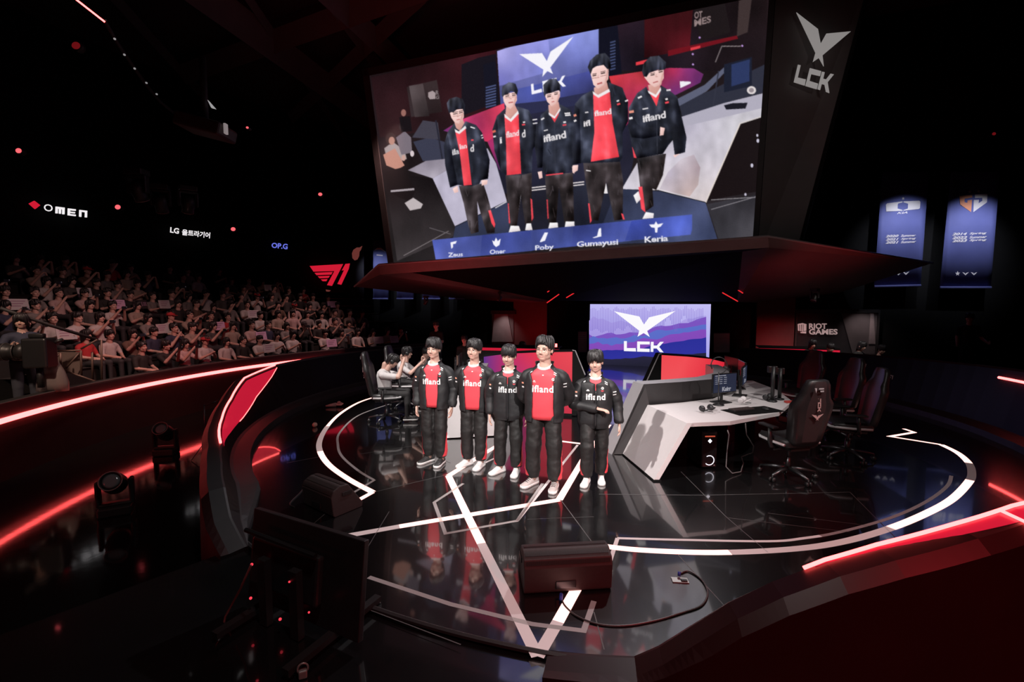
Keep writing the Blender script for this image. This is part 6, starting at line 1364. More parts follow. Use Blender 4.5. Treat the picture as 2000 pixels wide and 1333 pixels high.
def player(px, Yd, rz, H, sp, label):
    loc = G(px, 595 + 900 * CAMH / Yd); loc = V(((px - 1000) / 900 * Yd, Yd, 0)); s_ = H / 1.78
    t_ = thing('person', loc, rz, label, 'person', 'five players standing on the stage')
    b = sp.get('bulk', 1.0); lean = sp.get('lean', 0.0)
    hipx = .095; feet = sp['feet']
    # ---- trousers
    bones = [((-.055, .005, .93), (.055, .005, .93), .125 * b, .125 * b)]
    mb = MB(); mb.ball((0, .005, .95), (.175 * b, .125 * b, .14), 0, 16, 10)
    for k, sg in enumerate((-1, 1)):
        fx, fy, _ = feet[k]; hip = V((sg * hipx, 0, .90)); kn = V((sg * hipx * .35 + fx * .65, fy * .45 - .025 + sp.get('knee', (0, 0))[k], .50)); an = V((fx, fy + .01, .10))
        pts = catmull([hip + V((0, 0, .06)), hip, kn, an], 6); m_ = len(pts)
        rr = [(.108 - .028 * (i / (m_ - 1)) + (.006 * math.sin(i * 1.7) if i > m_ * .55 else 0)) * b for i in range(m_)]
        mb.tube(pts, rr, 16)
    co, fs = remesh(mb, 'trousers', .0135, 3)
    co = wrinkle(co, .007, (12, 12, 15), px * .1, lambda p: V((hipx * (1 if p.x > 0 else -1), 0, p.z)))
    mb = MB(); mb.add([p * s_ for p in co], fs, 0)
    trs = mb.build('trousers', M_TRS, t_, True, world=False); tb = BVHTree.FromPolygons([V(p) for p in co], fs)
    for k, sg in enumerate((-1, 1)):                    # red panels let into the outer calves
        rows = []
        for i in range(13):
            u = i / 12; z = .125 + .325 * u; cy = feet[k][1] * (1 - u * .5); row = []
            for j in range(6):
                y = cy + .01 - (.070 - .018 * u) + (.085 - .045 * u) * j / 5; h = tb.ray_cast(V((sg * .8, y, z)), V((-sg, 0, 0)))[0]; lx = feet[k][0] * (1 - u * .3) + sg * hipx * u * .3
                if h is None or abs(h.x - lx) > .14: h = tb.find_nearest(V((lx + sg * .06, y, z)))[0]
                row.append(h + V((sg * .004, -.003, 0)))
            rows.append([p * s_ for p in row])
        mb = MB(); mb.loft(rows, cap=False, closed=False); mb.build('red_panel', M_JER, trs, True, world=False)
    for k, sg in enumerate((-1, 1)): sneaker(t_, (feet[k][0] * s_, feet[k][1] * s_, 0), feet[k][2], *sp['shoe'], s_)
    # ---- torso clothing
    ZT = lambda z: z if z < .9 else .9 + (z - .9) * .86
    sx = lambda z: lean * max(0, z - .8)
    JS = [(.80, .172, .122), (.95, .185, .13), (1.15, .195, .128), (1.3, .195, .118), (1.40, .175, .105), (1.455, .105, .084), (1.475, .078, .070)]
    mb = MB(); mb.loft([wrinkle(ring_el(z, rx * b * (.92 if sp.get('closed') else 1), ry * b * (.92 if sp.get('closed') else 1), 0, sx(z), 28), .005, (10, 10, 8), 3 + px) for z, rx, ry in lerp_sec([(ZT(q[0]), q[1], q[2]) for q in JS], 3)]); mb.v = [tuple(V(p) * s_) for p in mb.v]; jersey = mb.build('jersey', M_JER, t_, True, world=False)
    nk = [V((sx(1.4) + .074 * math.cos(a), -.004 + .074 * math.sin(a), ZT(1.488) + .026 * math.sin(a))) * s_ for a in np.linspace(0, 2 * PI, 25)]
    mb = MB(); mb.tube(nk, .0165 * s_, 8, 0, 1.3); mb.build('collar', M_TRIM, jersey, True, world=False)
    hem = sp.get('hem', .77); op = sp['open']       # half opening angles: hem, chest, collar
    r = math.radians; closed = sp.get('closed', False)
    SEC = [(hem, .188 if closed else .205, .128 if closed else .140, op[0]), (hem + .035, .198 if closed else .210, .136 if closed else .143, op[0]), (hem + .08, .222 if closed else .214, .150 if closed else .146, op[0]), (1.02, .218, .143, op[1]), (1.2, .220, .137, op[1]), (1.32, .218, .129, op[1]), (1.395, .203, .117, op[1] if closed else op[2]), (1.44, .160, .101, op[2] * .8 if closed else op[2]), (1.475, .113, .088, op[2]), (1.505, .095, .085, op[2] + 4), (1.55, .104, .094, op[2] + 9)]
    outer, inner = [], []; n = 36
    for k, (z, rx, ry, o) in enumerate(lerp_sec([(ZT(q[0]), *q[1:]) for q in SEC], 3)):
        yo = .0 if z < 1.36 else .012; front_drop = .05 * max(0, (z - 1.33) / .13)
        R1_ = ring_el(z, rx * b, ry * b, yo, sx(z), n, max(r(o), .003))
        R1_ = [V((p.x, p.y, p.z - front_drop * max(0, -(p.y - yo) / .1) ** 1.2)) for p in R1_]
        amp = .013 if z < 1.3 else .003; R1_ = wrinkle(R1_, amp, (9, 9, 13), px * .37, lambda p: V((sx(z), 0, p.z)))
        outer.append(R1_); inner.append([V((sx(z) + (p.x - sx(z)) * .955, p.y * .955, p.z)) for p in R1_])
    mb = MB(); m_ = len(outer); w_ = n + 1
    vs = [p * s_ for rg in outer for p in rg] + [p * s_ for rg in inner for p in rg]; fs = []; off = m_ * w_
    for k in range(m_ - 1):
        for i in range(n):
            fs.append((k * w_ + i, k * w_ + i + 1, (k + 1) * w_ + i + 1, (k + 1) * w_ + i)); fs.append((off + k * w_ + i, off + (k + 1) * w_ + i, off + (k + 1) * w_ + i + 1, off + k * w_ + i + 1))
        for i in (0, n): fs.append((k * w_ + i, (k + 1) * w_ + i, off + (k + 1) * w_ + i, off + k * w_ + i))
    for k in (0, m_ - 1):
        for i in range(n): fs.append((k * w_ + i, k * w_ + i + 1, off + k * w_ + i + 1, off + k * w_ + i))
    mb.add(vs, fs)
    jacket = mb.build('jacket', M_JKT, t_, True, world=False); jb_v, jb_f = list(mb.v), list(mb.f)
    if closed:
        mb = MB(); zz = [hem + .02 + i * .04 for i in range(int((1.29 - hem) / .04))]; bv = BVHTree.FromPolygons([V(p) for p in jb_v] + [p.co for p in jersey.data.vertices], [tuple(f) for f in jb_f] + [tuple(i + len(jb_v) for i in p.vertices) for p in jersey.data.polygons])
        pts = [(bv.ray_cast(V((sx(z) * s_ + .012, -1, z * s_)), V((0, 1, 0)))[0] + bv.ray_cast(V((sx(z) * s_ - .012, -1, z * s_)), V((0, 1, 0)))[0]) / 2 for z in zz]; mb.tube([p + V((0, -.001, 0)) for p in pts if p], .0075, 6); mb.build('zip', mat('zip_dark', (.06, .06, .065), .35, .6), jacket, True, world=False)
    # ---- sleeves and hands
    body = MB(); all_v = list(jb_v); all_f = list(jb_f)
    for k, sg in enumerate((-1, 1)):
        el, wr = [V(q) for q in sp['arm'][k][:2]]; S = V((sg * .182 * b + sx(1.3), .005, 1.288)); I = V((sg * .085 + sx(1.3), .0, 1.345))
        path = catmull([I, S, S.lerp(el, .5) + V((sg * .012, .0, 0)), el, el.lerp(wr, .5), wr], 5); m_ = len(path); rr = []
        for i in range(m_):
            t = i / (m_ - 1); base = .045 + .033 * min(1, t * 5) if t < .2 else .078 + .010 * math.sin(PI * min(1, (t - .2) / .55)) - .022 * ((t - .2) / .8) ** 1.3
            fold = .0028 * math.sin(i * 2.1 + px) * min(1, t * 2) + (.006 if .86 < t < .95 else 0) - (.012 if t > .965 else 0); rr.append((base + fold) * b)
        mb = MB(); mb.tube([p * s_ for p in path], [q * s_ for q in rr], 16); seedk = px + k * 7
        mb.v = [tuple(V(p) + V((noise.noise(V(p) * 14 + V((seedk, 0, 0))), noise.noise(V(p) * 14 + V((0, seedk, 0))), 0)) * .011) for p in mb.v]
        all_f += [tuple(i + len(all_v) for i in f) for f in mb.f]; all_v += mb.v
        mb.build('sleeve', M_JKT, jacket, True, world=False)
        d = (wr - el).normalized(); hk = sp['arm'][k]
        add_hand(body, (wr - d * .005) * s_, d, sg, hk[2] if len(hk) > 2 else 0, hk[3] if len(hk) > 3 else 'relaxed', s_ * 1.0)
        body.tube([S * s_, el * s_, wr * s_], [.045 * s_, .036 * s_, .026 * s_], 10)
    # ---- body: head, neck, limbs
    HS = sp.get('hs', 1.07); hy, hp, hr = sp['head']; hz = 1.78 - .138 * HS - .036
    HM = Matrix.Translation(V((sx(1.6) + sp.get('hx', 0), -.015 - .03 * math.sin(max(hp, 0)), hz)) * s_) @ Matrix.Rotation(hy, 4, 'Z') @ Matrix.Rotation(hp, 4, 'X') @ Matrix.Rotation(hr, 4, 'Y') @ Matrix.Diagonal((1.04 * HS * s_ * sp.get('hw', 1), HS * s_, HS * s_, 1))
    add_head(body, HM)
    body.tube([V((sx(1.5), .02, 1.56)) * s_, V((sx(1.4), .02, 1.33)) * s_, V((0, .0, 1.0)) * s_], [.05 * s_, .07 * s_, .10 * s_], 12)
    for k, sg in enumerate((-1, 1)): body.tube([V((sg * .09, 0, .95)) * s_, V((feet[k][0], feet[k][1], .06)) * s_], [.07 * s_, .04 * s_], 8)
    bo = body.build('body', [M_SKIN, M_EYEW, M_EYE, M_BROW, M_LIP], t_, True, world=False)
    hm = hair_mesh(STY[sp['hair']], px, sp.get('hvol', 1.0)); hm.v = [tuple(HM @ V(p)) for p in hm.v]; hm.build('hair', sp.get('hairmat', M_HAIR), t_, True, world=False)
    if sp.get('glasses'):
        mb = MB()
        for sg in (-1, 1):
            c_ = on_face(sg * .032, -.002) + V((0, -.012, 0)); mb.tube([c_ + V((.022 * math.cos(a), .004 * abs(math.cos(a)) * 0, .019 * math.sin(a))) for a in np.linspace(0, 2 * PI, 19)], .0011, 5)
            mb.tube([c_ + V((sg * .022, 0, .006)), V((sg * .080, -.02, .008)), V((sg * .082, .01, .0))], .0014, 5)
        mb.tube([on_face(-.010, .002) + V((0, -.012, 0)), on_face(.010, .002) + V((0, -.012, 0))], .0014, 5); mb.v = [tuple(HM @ V(p)) for p in mb.v]; mb.build('glasses', M_GLS, t_, True, world=False)
    # ---- printed marks laid on the cloth
    bj = len(all_v); all_v += [tuple(p.co) for p in jersey.data.vertices]; all_f += [tuple(i + bj for i in p.vertices) for p in jersey.data.polygons]
    bvh = BVHTree.FromPolygons([V(p) for p in all_v], all_f)
    def lay(vs, fs, name, m_, off=.004):
        # cut long triangles so the print follows the cloth
        bm = bmesh.new(); bv_ = [bm.verts.new((x, 0, z)) for x, z in vs]
        for f in fs:
            try: bm.faces.new([bv_[i] for i in f])
            except ValueError: pass
        bmesh.ops.triangulate(bm, faces=bm.faces[:])
        for _ in range(2):
            le = [e for e in bm.edges if e.calc_length() > .016]
            if le: bmesh.ops.subdivide_edges(bm, edges=le, cuts=1); bmesh.ops.triangulate(bm, faces=bm.faces[:])
        mb = MB(); q = []
        for v_ in bm.verts:
            h = bvh.ray_cast(V((v_.co.x, -1, v_.co.z)) * 1.0, V((0, 1, 0))); hit = h[0] if h[0] else V((v_.co.x, -.1, v_.co.z)); q.append(V((v_.co.x, hit.y - off, v_.co.z)))
        bm.verts.index_update(); mb.add(q, [tuple(v_.index for v_ in f.verts) for f in bm.faces]); bm.free(); return mb.build(name, m_, jacket, True, world=False)
    tv_, tf_ = text_mesh('ifland', .108 * s_, .0028, space=1.08); cxx = sp.get('tx', 0); lay([((p.x + (cxx + sx(1.22)) * s_), p.y + 1.158 * s_) for p in tv_], tf_, 'chest_lettering', M_PRINT)
    def disc(x, z, r0, r1=0, n=12): 
        vs = [(x * s_ + r0 * math.cos(2 * PI * i / n), z * s_ + r0 * math.sin(2 * PI * i / n)) for i in range(n)]
        if not r1: return vs, [tuple(range(n))]
        vs += [(x * s_ + r1 * math.cos(2 * PI * i / n), z * s_ + r1 * math.sin(2 * PI * i / n)) for i in range(n)]; return vs, [(i, (i + 1) % n, n + (i + 1) % n, n + i) for i in range(n)]
    def quad(x, z, w_, h, sh=0): return [(x * s_ - w_ / 2, z * s_ - h / 2), (x * s_ + w_ / 2, z * s_ - h / 2 + sh), (x * s_ + w_ / 2, z * s_ + h / 2 + sh), (x * s_ - w_ / 2, z * s_ + h / 2)], [(0, 1, 2, 3)]
    ex = (.085 if closed else .115) + sx(1.3)
    lay(*disc(ex, 1.272, .017, .011), 'round_emblem', M_PRINT); v1, f1_ = quad(ex, 1.272, .005, .024); lay(v1, f1_, 'emblem_bar', M_PRINT)
    lay([(ex * s_ - .022, 1.243 * s_), (ex * s_ + .022, 1.243 * s_), (ex * s_ + .010, 1.228 * s_), (ex * s_ + .004, 1.238 * s_), (ex * s_ - .002, 1.225 * s_)], [(0, 1, 2, 3, 4)], 'red_emblem', M_PRED)
    lay(*quad(-.10 + sx(1.3), 1.238, .04, .006), 'left_mark', M_PRINT); lay(*quad(-.10 + sx(1.3), 1.250, .022, .010), 'left_mark', M_PRINT)
    for i in range(2):
        lay(*quad(.135 + sx(1.4), 1.352 - i * .02, .035, .009, -.018), 'shoulder_mark', M_PRINT); lay(*quad(sp.get('slx', .245), 1.215 - i * .035, .04, .011, .008), 'sleeve_mark', M_PRINT)
    lay(*quad(-.14 + sx(1.4), 1.342, .025, .010, .012), 'shoulder_mark', M_PRINT); lay(*quad(-sp.get('slx', .245), 1.215, .025, .02, -.004), 'sleeve_patch', mat('patch_orange', (.7, .3, .2), .6)); lay(*quad(-sp.get('slx', .245), 1.165, .025, .02, -.004), 'sleeve_patch', M_PRINT)
    if not closed: lay(*quad(sx(1.38) * 1, 1.318, .018, .012), 'jersey_emblem', M_PRINT)
    return t_
WSH, BSH, GSH = (M_SHOEW, M_SOLE, M_TRIM), (M_SHOEB, M_SOLE, M_SHOEB), (M_SHOEG, M_SOLE, M_SHOEB)
DOWN = lambda sg, x=.27, y=-.03, z=.80: ((sg * (x + .012), .035, 1.06), (sg * x, y, z), 0.0)
player(847, 6.46, -.16, 1.81, dict(feet=[(-.09, -.02, -.55), (.11, -.08, -.1)], shoe=BSH, open=(17, 20, 36), arm=[DOWN(-1, .25), DOWN(1, .26, -.04)], head=(-.12, .05, .0), hair='part', glasses=True, hem=.77, hvol=1.06, tx=-.0), 'standing player in glasses and open jacket with black sneakers, leftmost of five')
player(926, 6.32, -.18, 1.81, dict(feet=[(-.10, -.03, -.6), (.10, -.07, -.2)], shoe=WSH, open=(24, 26, 40), arm=[((-.27, .09, 1.05), (-.10, .17, .90), 0), ((.28, .09, 1.05), (.10, .17, .90), 0)], head=(-.20, .02, .05), hair='part', glasses=True, hem=.77, hvol=1.0), 'standing player in open jacket with white sneakers and hands behind his back')
player(994, 6.06, -.14, 1.75, dict(feet=[(-.12, -.04, -.65), (.11, -.07, -.1)], shoe=WSH, open=(1, 1, 30), closed=True, arm=[DOWN(-1, .26, -.03), DOWN(1, .26, -.03)], head=(-.18, .16, .03), hair='bowl', hem=.74, hvol=1.02), 'standing player in the middle with zipped black jacket and lowered head')
player(1064, 5.62, -.22, 1.89, dict(feet=[(-.13, -.03, -.55), (.14, -.09, -.05)], shoe=GSH, open=(33, 29, 42), arm=[((-.255, .09, 1.04), (-.12, .18, .88), 0), ((.265, .10, 1.04), (.10, .19, .88), 0)], head=(-.30, -.02, .0), hair='swept', glasses=True, hem=.77, bulk=1.05, hvol=1.02, hw=1.06), 'tall standing man with swept hair, glasses and open jacket')
player(1164, 5.72, -.10, 1.71, dict(feet=[(-.10, -.08, -.3), (.10, .03, -.05)], shoe=WSH, open=(1, 1, 30), closed=True, arm=[((-.28, -.02, 1.04), (.02, -.19, 1.02), 2.6, 'relaxed'), ((.29, .02, 1.05), (.31, -.05, .80), 0)], head=(-.16, .10, -.05), hair='mess', hem=.74, hvol=1.04, knee=(-.04, .02)), 'standing player rightmost of five with one hand on his stomach')
# ---- figures grown from bones: one skin, coloured by the nearest bone
def figure(bones, voxel, extra=None, smooth=4):
    mb = MB()
    for p0, p1, r0, r1, mi in bones: capsule(mb, p0, p1, r0, r1, 9)
    if extra: extra(mb)
    co, fs = remesh(mb, 'figure', voxel, smooth, .4)
    cen = np.array([(co[f[0]] + co[f[2]]) / 2 for f in fs]); D = np.stack([cap_dist(cen, b[0], b[1], b[2], b[3]) for b in bones]); best = D.argmin(0)
    return co, fs, [bones[i][4] for i in best]
def fig_mesh(name, co, fs, mi, mats, extra_mb=None):
    mb = MB(); mb.add([V(p) for p in co], fs); mb.m = list(mi)
    if extra_mb:
        o = len(mb.v); mb.v += extra_mb.v; mb.f += [tuple(i + o for i in f) for f in extra_mb.f]; mb.m += extra_mb.m
    return mb.mesh(name, mats, True)
def shirt(name, col): return mat('cloth_' + name, col, .8, nscale=14, namt=.15)
CL = {'white': (.50, .47, .46), 'grey': (.20, .185, .18), 'black': (.02, .018, .018), 'red': (.45, .03, .035), 'beige': (.33, .26, .22), 'navy': (.03, .035, .07), 'pale pink': (.48, .34, .33), 'brown': (.13, .08, .06), 'dark grey': (.07, .065, .065)}
M_SKIN2 = mat('skin_crowd', (.55, .34, .28), .6); M_PANT = shirt('pants', (.03, .03, .035))
def sit_bones(el, wr, hp=(0, .0)):
    B = [((-.07, .06, .52), (.07, .06, .52), .13, .13, 1), ((0, .06, .56), (0, .075, .86), .125, .145, 0), ((-.13, .075, .90), (.13, .075, .90), .085, .085, 0), ((0, .07, .95), (0, .05, 1.08), .058, .055, 2), ((0, .035, 1.14), (0, .03, 1.20), .06, .06, 2), ((0, .0, 1.10), (0, -.0, 1.13), .05, .05, 2)]
    for k, sg in enumerate((-1, 1)):
        S, E_, W_ = V((sg * .18, .075, .89)), V(el[k]), V(wr[k]); m_ = S.lerp(E_, .75)
        B += [(tuple(S), tuple(m_), .066, .058, 0), (tuple(m_), tuple(E_), .046, .044, 2), (tuple(E_), tuple(W_), .044, .032, 2), (tuple(W_), tuple(W_ + (W_ - E_).normalized() * .08), .036, .028, 2)]
        B += [((sg * .09, .05, .53), (sg * .11, -.36, .52), .09, .07, 1), ((sg * .11, -.36, .52), (sg * .11, -.36, .08), .062, .045, 1), ((sg * .11, -.37, .05), (sg * .11, -.5, .04), .045, .04, 1)]
    return B
POSES = {'holding up a phone': (((-.21, -.10, .76), (.21, -.10, .76)), ((-.06, -.27, 1.05), (.06, -.27, 1.05))), 'hands in lap': (((-.24, .0, .68), (.24, .0, .68)), ((-.08, -.22, .63), (.08, -.22, .63))),
         'hands clasped at the chest': (((-.22, -.04, .70), (.22, -.04, .70)), ((-.03, -.23, .84), (.03, -.23, .84))), 'holding a board': (((-.22, -.08, .70), (.22, -.08, .70)), ((-.16, -.28, .76), (.16, -.28, .76))),
         'one hand at the chin': (((-.22, -.06, .70), (.24, .0, .68)), ((-.04, -.15, 1.0), (.08, -.22, .63))), 'one arm raised': (((-.25, -.10, .80), (.24, .0, .68)), ((-.14, -.24, 1.10), (.08, -.22, .63)))}
SPEC = {}
for nm, (el, wr) in POSES.items():
    co, fs, mi = figure(sit_bones(el, wr), .020, None, 3); ex = MB(); add_head(ex, Matrix.Translation((0, .02, 1.165)) @ Matrix.Rotation(-.05, 4, 'X')); ex.m = [2 if q == 0 else q + 2 for q in ex.m]
    SPEC[nm] = fig_mesh('spectator_body', co, fs, mi, [shirt('white', CL['white']), M_PANT, M_SKIN2, M_EYEW, M_EYE, M_BROW, M_LIP], ex)
def crowd_hair(sty, seed):
    hb = hair_mesh(dict(STY[sty], locks=45), seed, 1.03); HM = Matrix.Translation((0, .02, 1.165)) @ Matrix.Rotation(-.05, 4, 'X'); hb.v = [tuple(HM @ V(p)) for p in hb.v]; return hb.mesh('crowd_hair', M_HAIR, True)
HAIR_SS = [crowd_hair(q, 5 + i) for i, q in enumerate(('bowl', 'part', 'mess', 'swept'))]; HAIR_L = crowd_hair('long', 9)
mb = MB(); mb.lathe([(.105, 0), (.108, .03), (.10, .07), (.06, .105), (.01, .115)], 14, 0, Matrix.Translation((0, .03, 1.19))); mb.prism([V((-.08, -.06, 1.20)), V((.08, -.06, 1.20)), V((.05, -.15, 1.185)), V((-.05, -.15, 1.185))], (0, 0, .012)); CAP_ME = mb.mesh('cap', shirt('cap', (.03, .02, .02)), True)
def put_spectator(loc, rz, pose, colr, long_, label, cap=False, capcol=None, scale=1.0):
    o = bpy.data.objects.new('person', SPEC[pose]); COL.objects.link(o); o.location = loc; o.rotation_euler = (0, 0, rz); o.scale = (scale,) * 3
    o.material_slots[0].link = 'OBJECT'; o.material_slots[0].material = shirt(colr, CL[colr]); tag(o, label, 'person', 'spectators in the stands')
    h = bpy.data.objects.new('hair', HAIR_L if long_ else HAIR_SS[len(label) % 4]); COL.objects.link(h); h.parent = o
    if cap:
        c_ = bpy.data.objects.new('cap', CAP_ME); COL.objects.link(c_); c_.parent = o
        if capcol: c_.material_slots[0].link = 'OBJECT'; c_.material_slots[0].material = shirt(capcol, CL[capcol])
    return o
rnd = random.Random(21)
TOPB = [(-60, 480), (60, 492), (250, 512), (420, 532), (520, 548), (600, 568), (680, 600), (760, 636), (800, 662)]
def topy(x):
    for (x0, y0), (x1, y1) in zip(TOPB, TOPB[1:]):
        if x0 <= x <= x1: return y0 + (y1 - y0) * (x - x0) / (x1 - x0)
    return 9999
ORD = ['first', 'second', 'third', 'fourth', 'fifth', 'sixth', 'seventh', 'eighth', 'ninth', 'tenth', 'eleventh', 'twelfth', 'thirteenth', 'fourteenth', 'fifteenth', 'sixteenth', 'seventeenth', 'eighteenth', 'nineteenth', 'twentieth', 'twenty-first', 'twenty-second', 'twenty-third', 'twenty-fourth', 'twenty-fifth', 'twenty-sixth', 'twenty-seventh', 'twenty-eighth', 'twenty-ninth', 'thirtieth']
ROWN = ['front row', 'second row', 'third row', 'fourth row', 'fifth row', 'sixth row', 'seventh row', 'eighth row', 'back row']
seats = []
for k, (r0, z) in enumerate(TIER):
    r_ = r0 + .34 + .20; a_ = 226.0; row = []
    while a_ > 118:
        a_ -= math.degrees(.57 / r_) * rnd.uniform(.92, 1.14); p = PO(r_, a_, z)
        if k < 3 and a_ > 179: continue
        hx, hy, _ = PR(p + V((0, 0, 1.2)))
        if not (-25 < hx < 786) or hy < topy(hx) - 8: continue
        if hx < 190 and hy > 615 + hx * .30: continue
        if rnd.random() < (.09 if k < 5 else .24): continue
        row.append((hx, p, a_))
    row.sort(key=lambda q: q[0]); seats.append(row)
def board(loc, rz, tilt, label, col, txt=None):
    t_ = thing('placard', loc, rz, label, 'placard', 'boards held up in the stands'); R = Matrix.Rotation(tilt, 3, 'X')
    mb = MB(); mb.bbox((0, 0, 0), (.40, .012, .27), .004, 0, R); mb.build('sheet', mat('board_' + col, {'white': (.55, .52, .54), 'pink': (.70, .45, .66), 'black': (.03, .02, .02)}[col], .6), t_, world=False)
    mb = MB()
    if txt: v_, f_ = text_mesh(txt, .14, .004); mb.add([R @ V((p.x, -.009, p.y)) for p in v_], f_)
    else:
        for i in range(3): mb.add([R @ V((x, -.009, .07 - i * .06 + h)) for x, h in ((-.14, 0), (.14 - .05 * i, 0), (.14 - .05 * i, .02), (-.14, .02))], [(0, 1, 2, 3)])
    mb.build('writing', mat('board_ink', (.5, .42, .42) if col == 'black' else (.35, .2, .3), .7), t_, world=False, kind='stuff')
M_PH = mat('phone_dark', (.02, .02, .022), .3); M_PHS = mat('phone_screen', (.05, .05, .05), .3, emit=(.55, .5, .55), estr=.25)
n_board = 0; USED = []
OVER = [(262, 572, 'holding a board', 'black', False, False), (432, 612, 'hands clasped at the chest', 'red', False, False), (350, 625, 'hands in lap', 'white', False, True), (418, 655, 'hands clasped at the chest', 'white', False, True), (470, 655, 'hands in lap', 'black', False, False), (335, 660, 'holding up a phone', 'black', False, False), (210, 580, 'holding up a phone', 'white', False, False), (250, 600, 'hands in lap', 'white', False, False), (55, 575, 'hands in lap', 'grey', False, False)]
for k, row in enumerate(seats):
    for j, (hx, p, a_) in enumerate(row):
        rz = math.radians(a_) - PI / 2 + rnd.uniform(-.25, .25) + .12
        pose = rnd.choices(list(POSES), (26, 26, 12, 11, 9, 8))[0]; col = rnd.choices(list(CL), (22, 12, 20, 5, 10, 6, 9, 6, 10))[0]; lg = rnd.random() < .42; cap = rnd.random() < .06
        hy_ = PR(p + V((0, 0, 1.2)))[1]; ov = next((q for q in OVER if abs(q[0] - hx) < 16 and abs(q[1] - hy_) < 14 and q not in USED), None)
        if ov: USED.append(ov); pose, col, lg, cap = ov[2:]
        side = ('%s from the left' % ORD[j]) if j < len(ORD) else ('%s from the right' % ORD[len(row) - 1 - j])
        lab = 'spectator in %s top %s, %s, %s' % (col, pose, ROWN[k], side)
        rzz = rz; o = put_spectator(p + V((0, 0, -.02)), rzz, pose, col, lg, lab, cap, 'red' if cap and rnd.random() < .6 else None, rnd.uniform(.95, 1.05))
        Rz = Matrix.Rotation(rzz, 3, 'Z')
        if pose == 'holding up a phone' and k < 6:
            q = p + Rz @ V((0, -.34, 1.09)); t_ = thing('mobile_phone', q, rzz, 'phone held up by spectator in %s, %s' % (ROWN[k], side), 'phone', 'phones held up in the stands')
            mb = MB(); mb.bbox((0, 0, 0), (.15, .01, .075), .003); mb.build('case', M_PH, t_, world=False)
            mb = MB(); mb.box((0, .006, 0), (.135, .002, .065)); mb.build('screen', M_PHS, t_, world=False); mb = MB(); mb.ball((.055, -.006, .02), (.01, .004, .01), 0, 8, 5); mb.build('camera_lens', M_PHS, t_, True, world=False)
        if pose == 'holding a board':
            q = p + Rz @ V((0, -.36, .84)); c2 = ('white', 'pink', 'white')[n_board % 3]; txt = None
            if ov and ov[0] == 262: txt = '라이프'; c2 = 'black'
            board(q, rzz, -.2, '%s board held by spectator in %s, %s' % (c2 if not txt else 'black lettered', ROWN[k], side), c2, txt); n_board += 1

# ---- railing of the aisle on the left and its lit ramp
t_ = thing('aisle_railing', AT(190, 740, 9.4), 0, 'black metal railing with slanted top rail and lit panels by the aisle', 'railing')
RA = [AT(0, 602, 8.2), AT(95, 635, 8.8), AT(190, 664, 9.5)]
mb = MB(); mb.tube(RA, .03, 8); mb.build('top_rail', M_CHAR, t_, True)
for (x, y0, y1, Yd) in ((198, 664, 745, 9.5), (180, 688, 742, 9.5), (158, 685, 735, 9.4), (118, 690, 720, 9.2)):
    mb = MB(); mb.tube([AT(x, y0, Yd), AT(x + 1, y1, Yd)], .02, 6); mb.build('post', mat('rail_brown', (.16, .10, .08), .5, .4), t_, True)
for a, b in (((104, 686), (157, 685)), ((106, 717), (185, 745)), ((128, 720), (155, 690)), ((105, 703), (118, 690)), ((158, 682), (190, 664))):
    mb = MB(); mb.tube([AT(*a, 9.3), AT(*b, 9.4)], .018, 6); mb.build('brace', MATS['rail_brown'], t_, True)
mb = MB(); mb.add([AT(104, 688, 9.6), AT(157, 688, 9.6), AT(157, 735, 9.6), AT(104, 716, 9.6)], [(0, 1, 2, 3)]); mb.build('infill_panel', mat('rail_panel', (.20, .14, .12), .7), t_)
mb = MB(); mb.prism([PO(10.43, 181, .0), PO(12.9, 181, .0), PO(12.9, 190, .0), PO(12.9, 200, .0), PO(12.9, 224, .0), PO(10.43, 224, .0), PO(10.43, 212, .0), PO(10.43, 200, .0), PO(10.43, 190, .0)], (0, 0, .05)); mb.build('floor_aisle', mat('aisle_floor', (.16, .11, .09), .7, nscale=6, namt=.2), kind='structure', label='lit brownish aisle floor behind the barrier')

# ---- standing and seated staff
def stand_bones(el, wr, H=1.75, lean=0, legs=True):
    B = [((-.07, .0, .93), (.07, .0, .93), .12, .12, 1), ((0, .0, .98), (0, lean * .5, 1.28), .125, .145, 0), ((-.12, lean * .6, 1.36), (.12, lean * .6, 1.36), .085, .085, 0), ((0, lean * .7, 1.42), (0, lean, 1.52), .056, .054, 2)]
    for k, sg in enumerate((-1, 1)):
        S, E_, W_ = V((sg * .18, lean * .6, 1.36)), V(el[k]), V(wr[k]); m_ = S.lerp(E_, .7)
        B += [(tuple(S), tuple(m_), .066, .058, 0), (tuple(m_), tuple(E_), .046, .043, 2), (tuple(E_), tuple(W_), .042, .032, 2)]
        if legs: B += [((sg * .09, 0, .90), (sg * .10, -.01, .5), .095, .075, 1), ((sg * .10, -.01, .5), (sg * .10, .02, .09), .072, .06, 1), ((sg * .10, .01, .05), (sg * .10, -.14, .04), .05, .045, 1)]
    return B
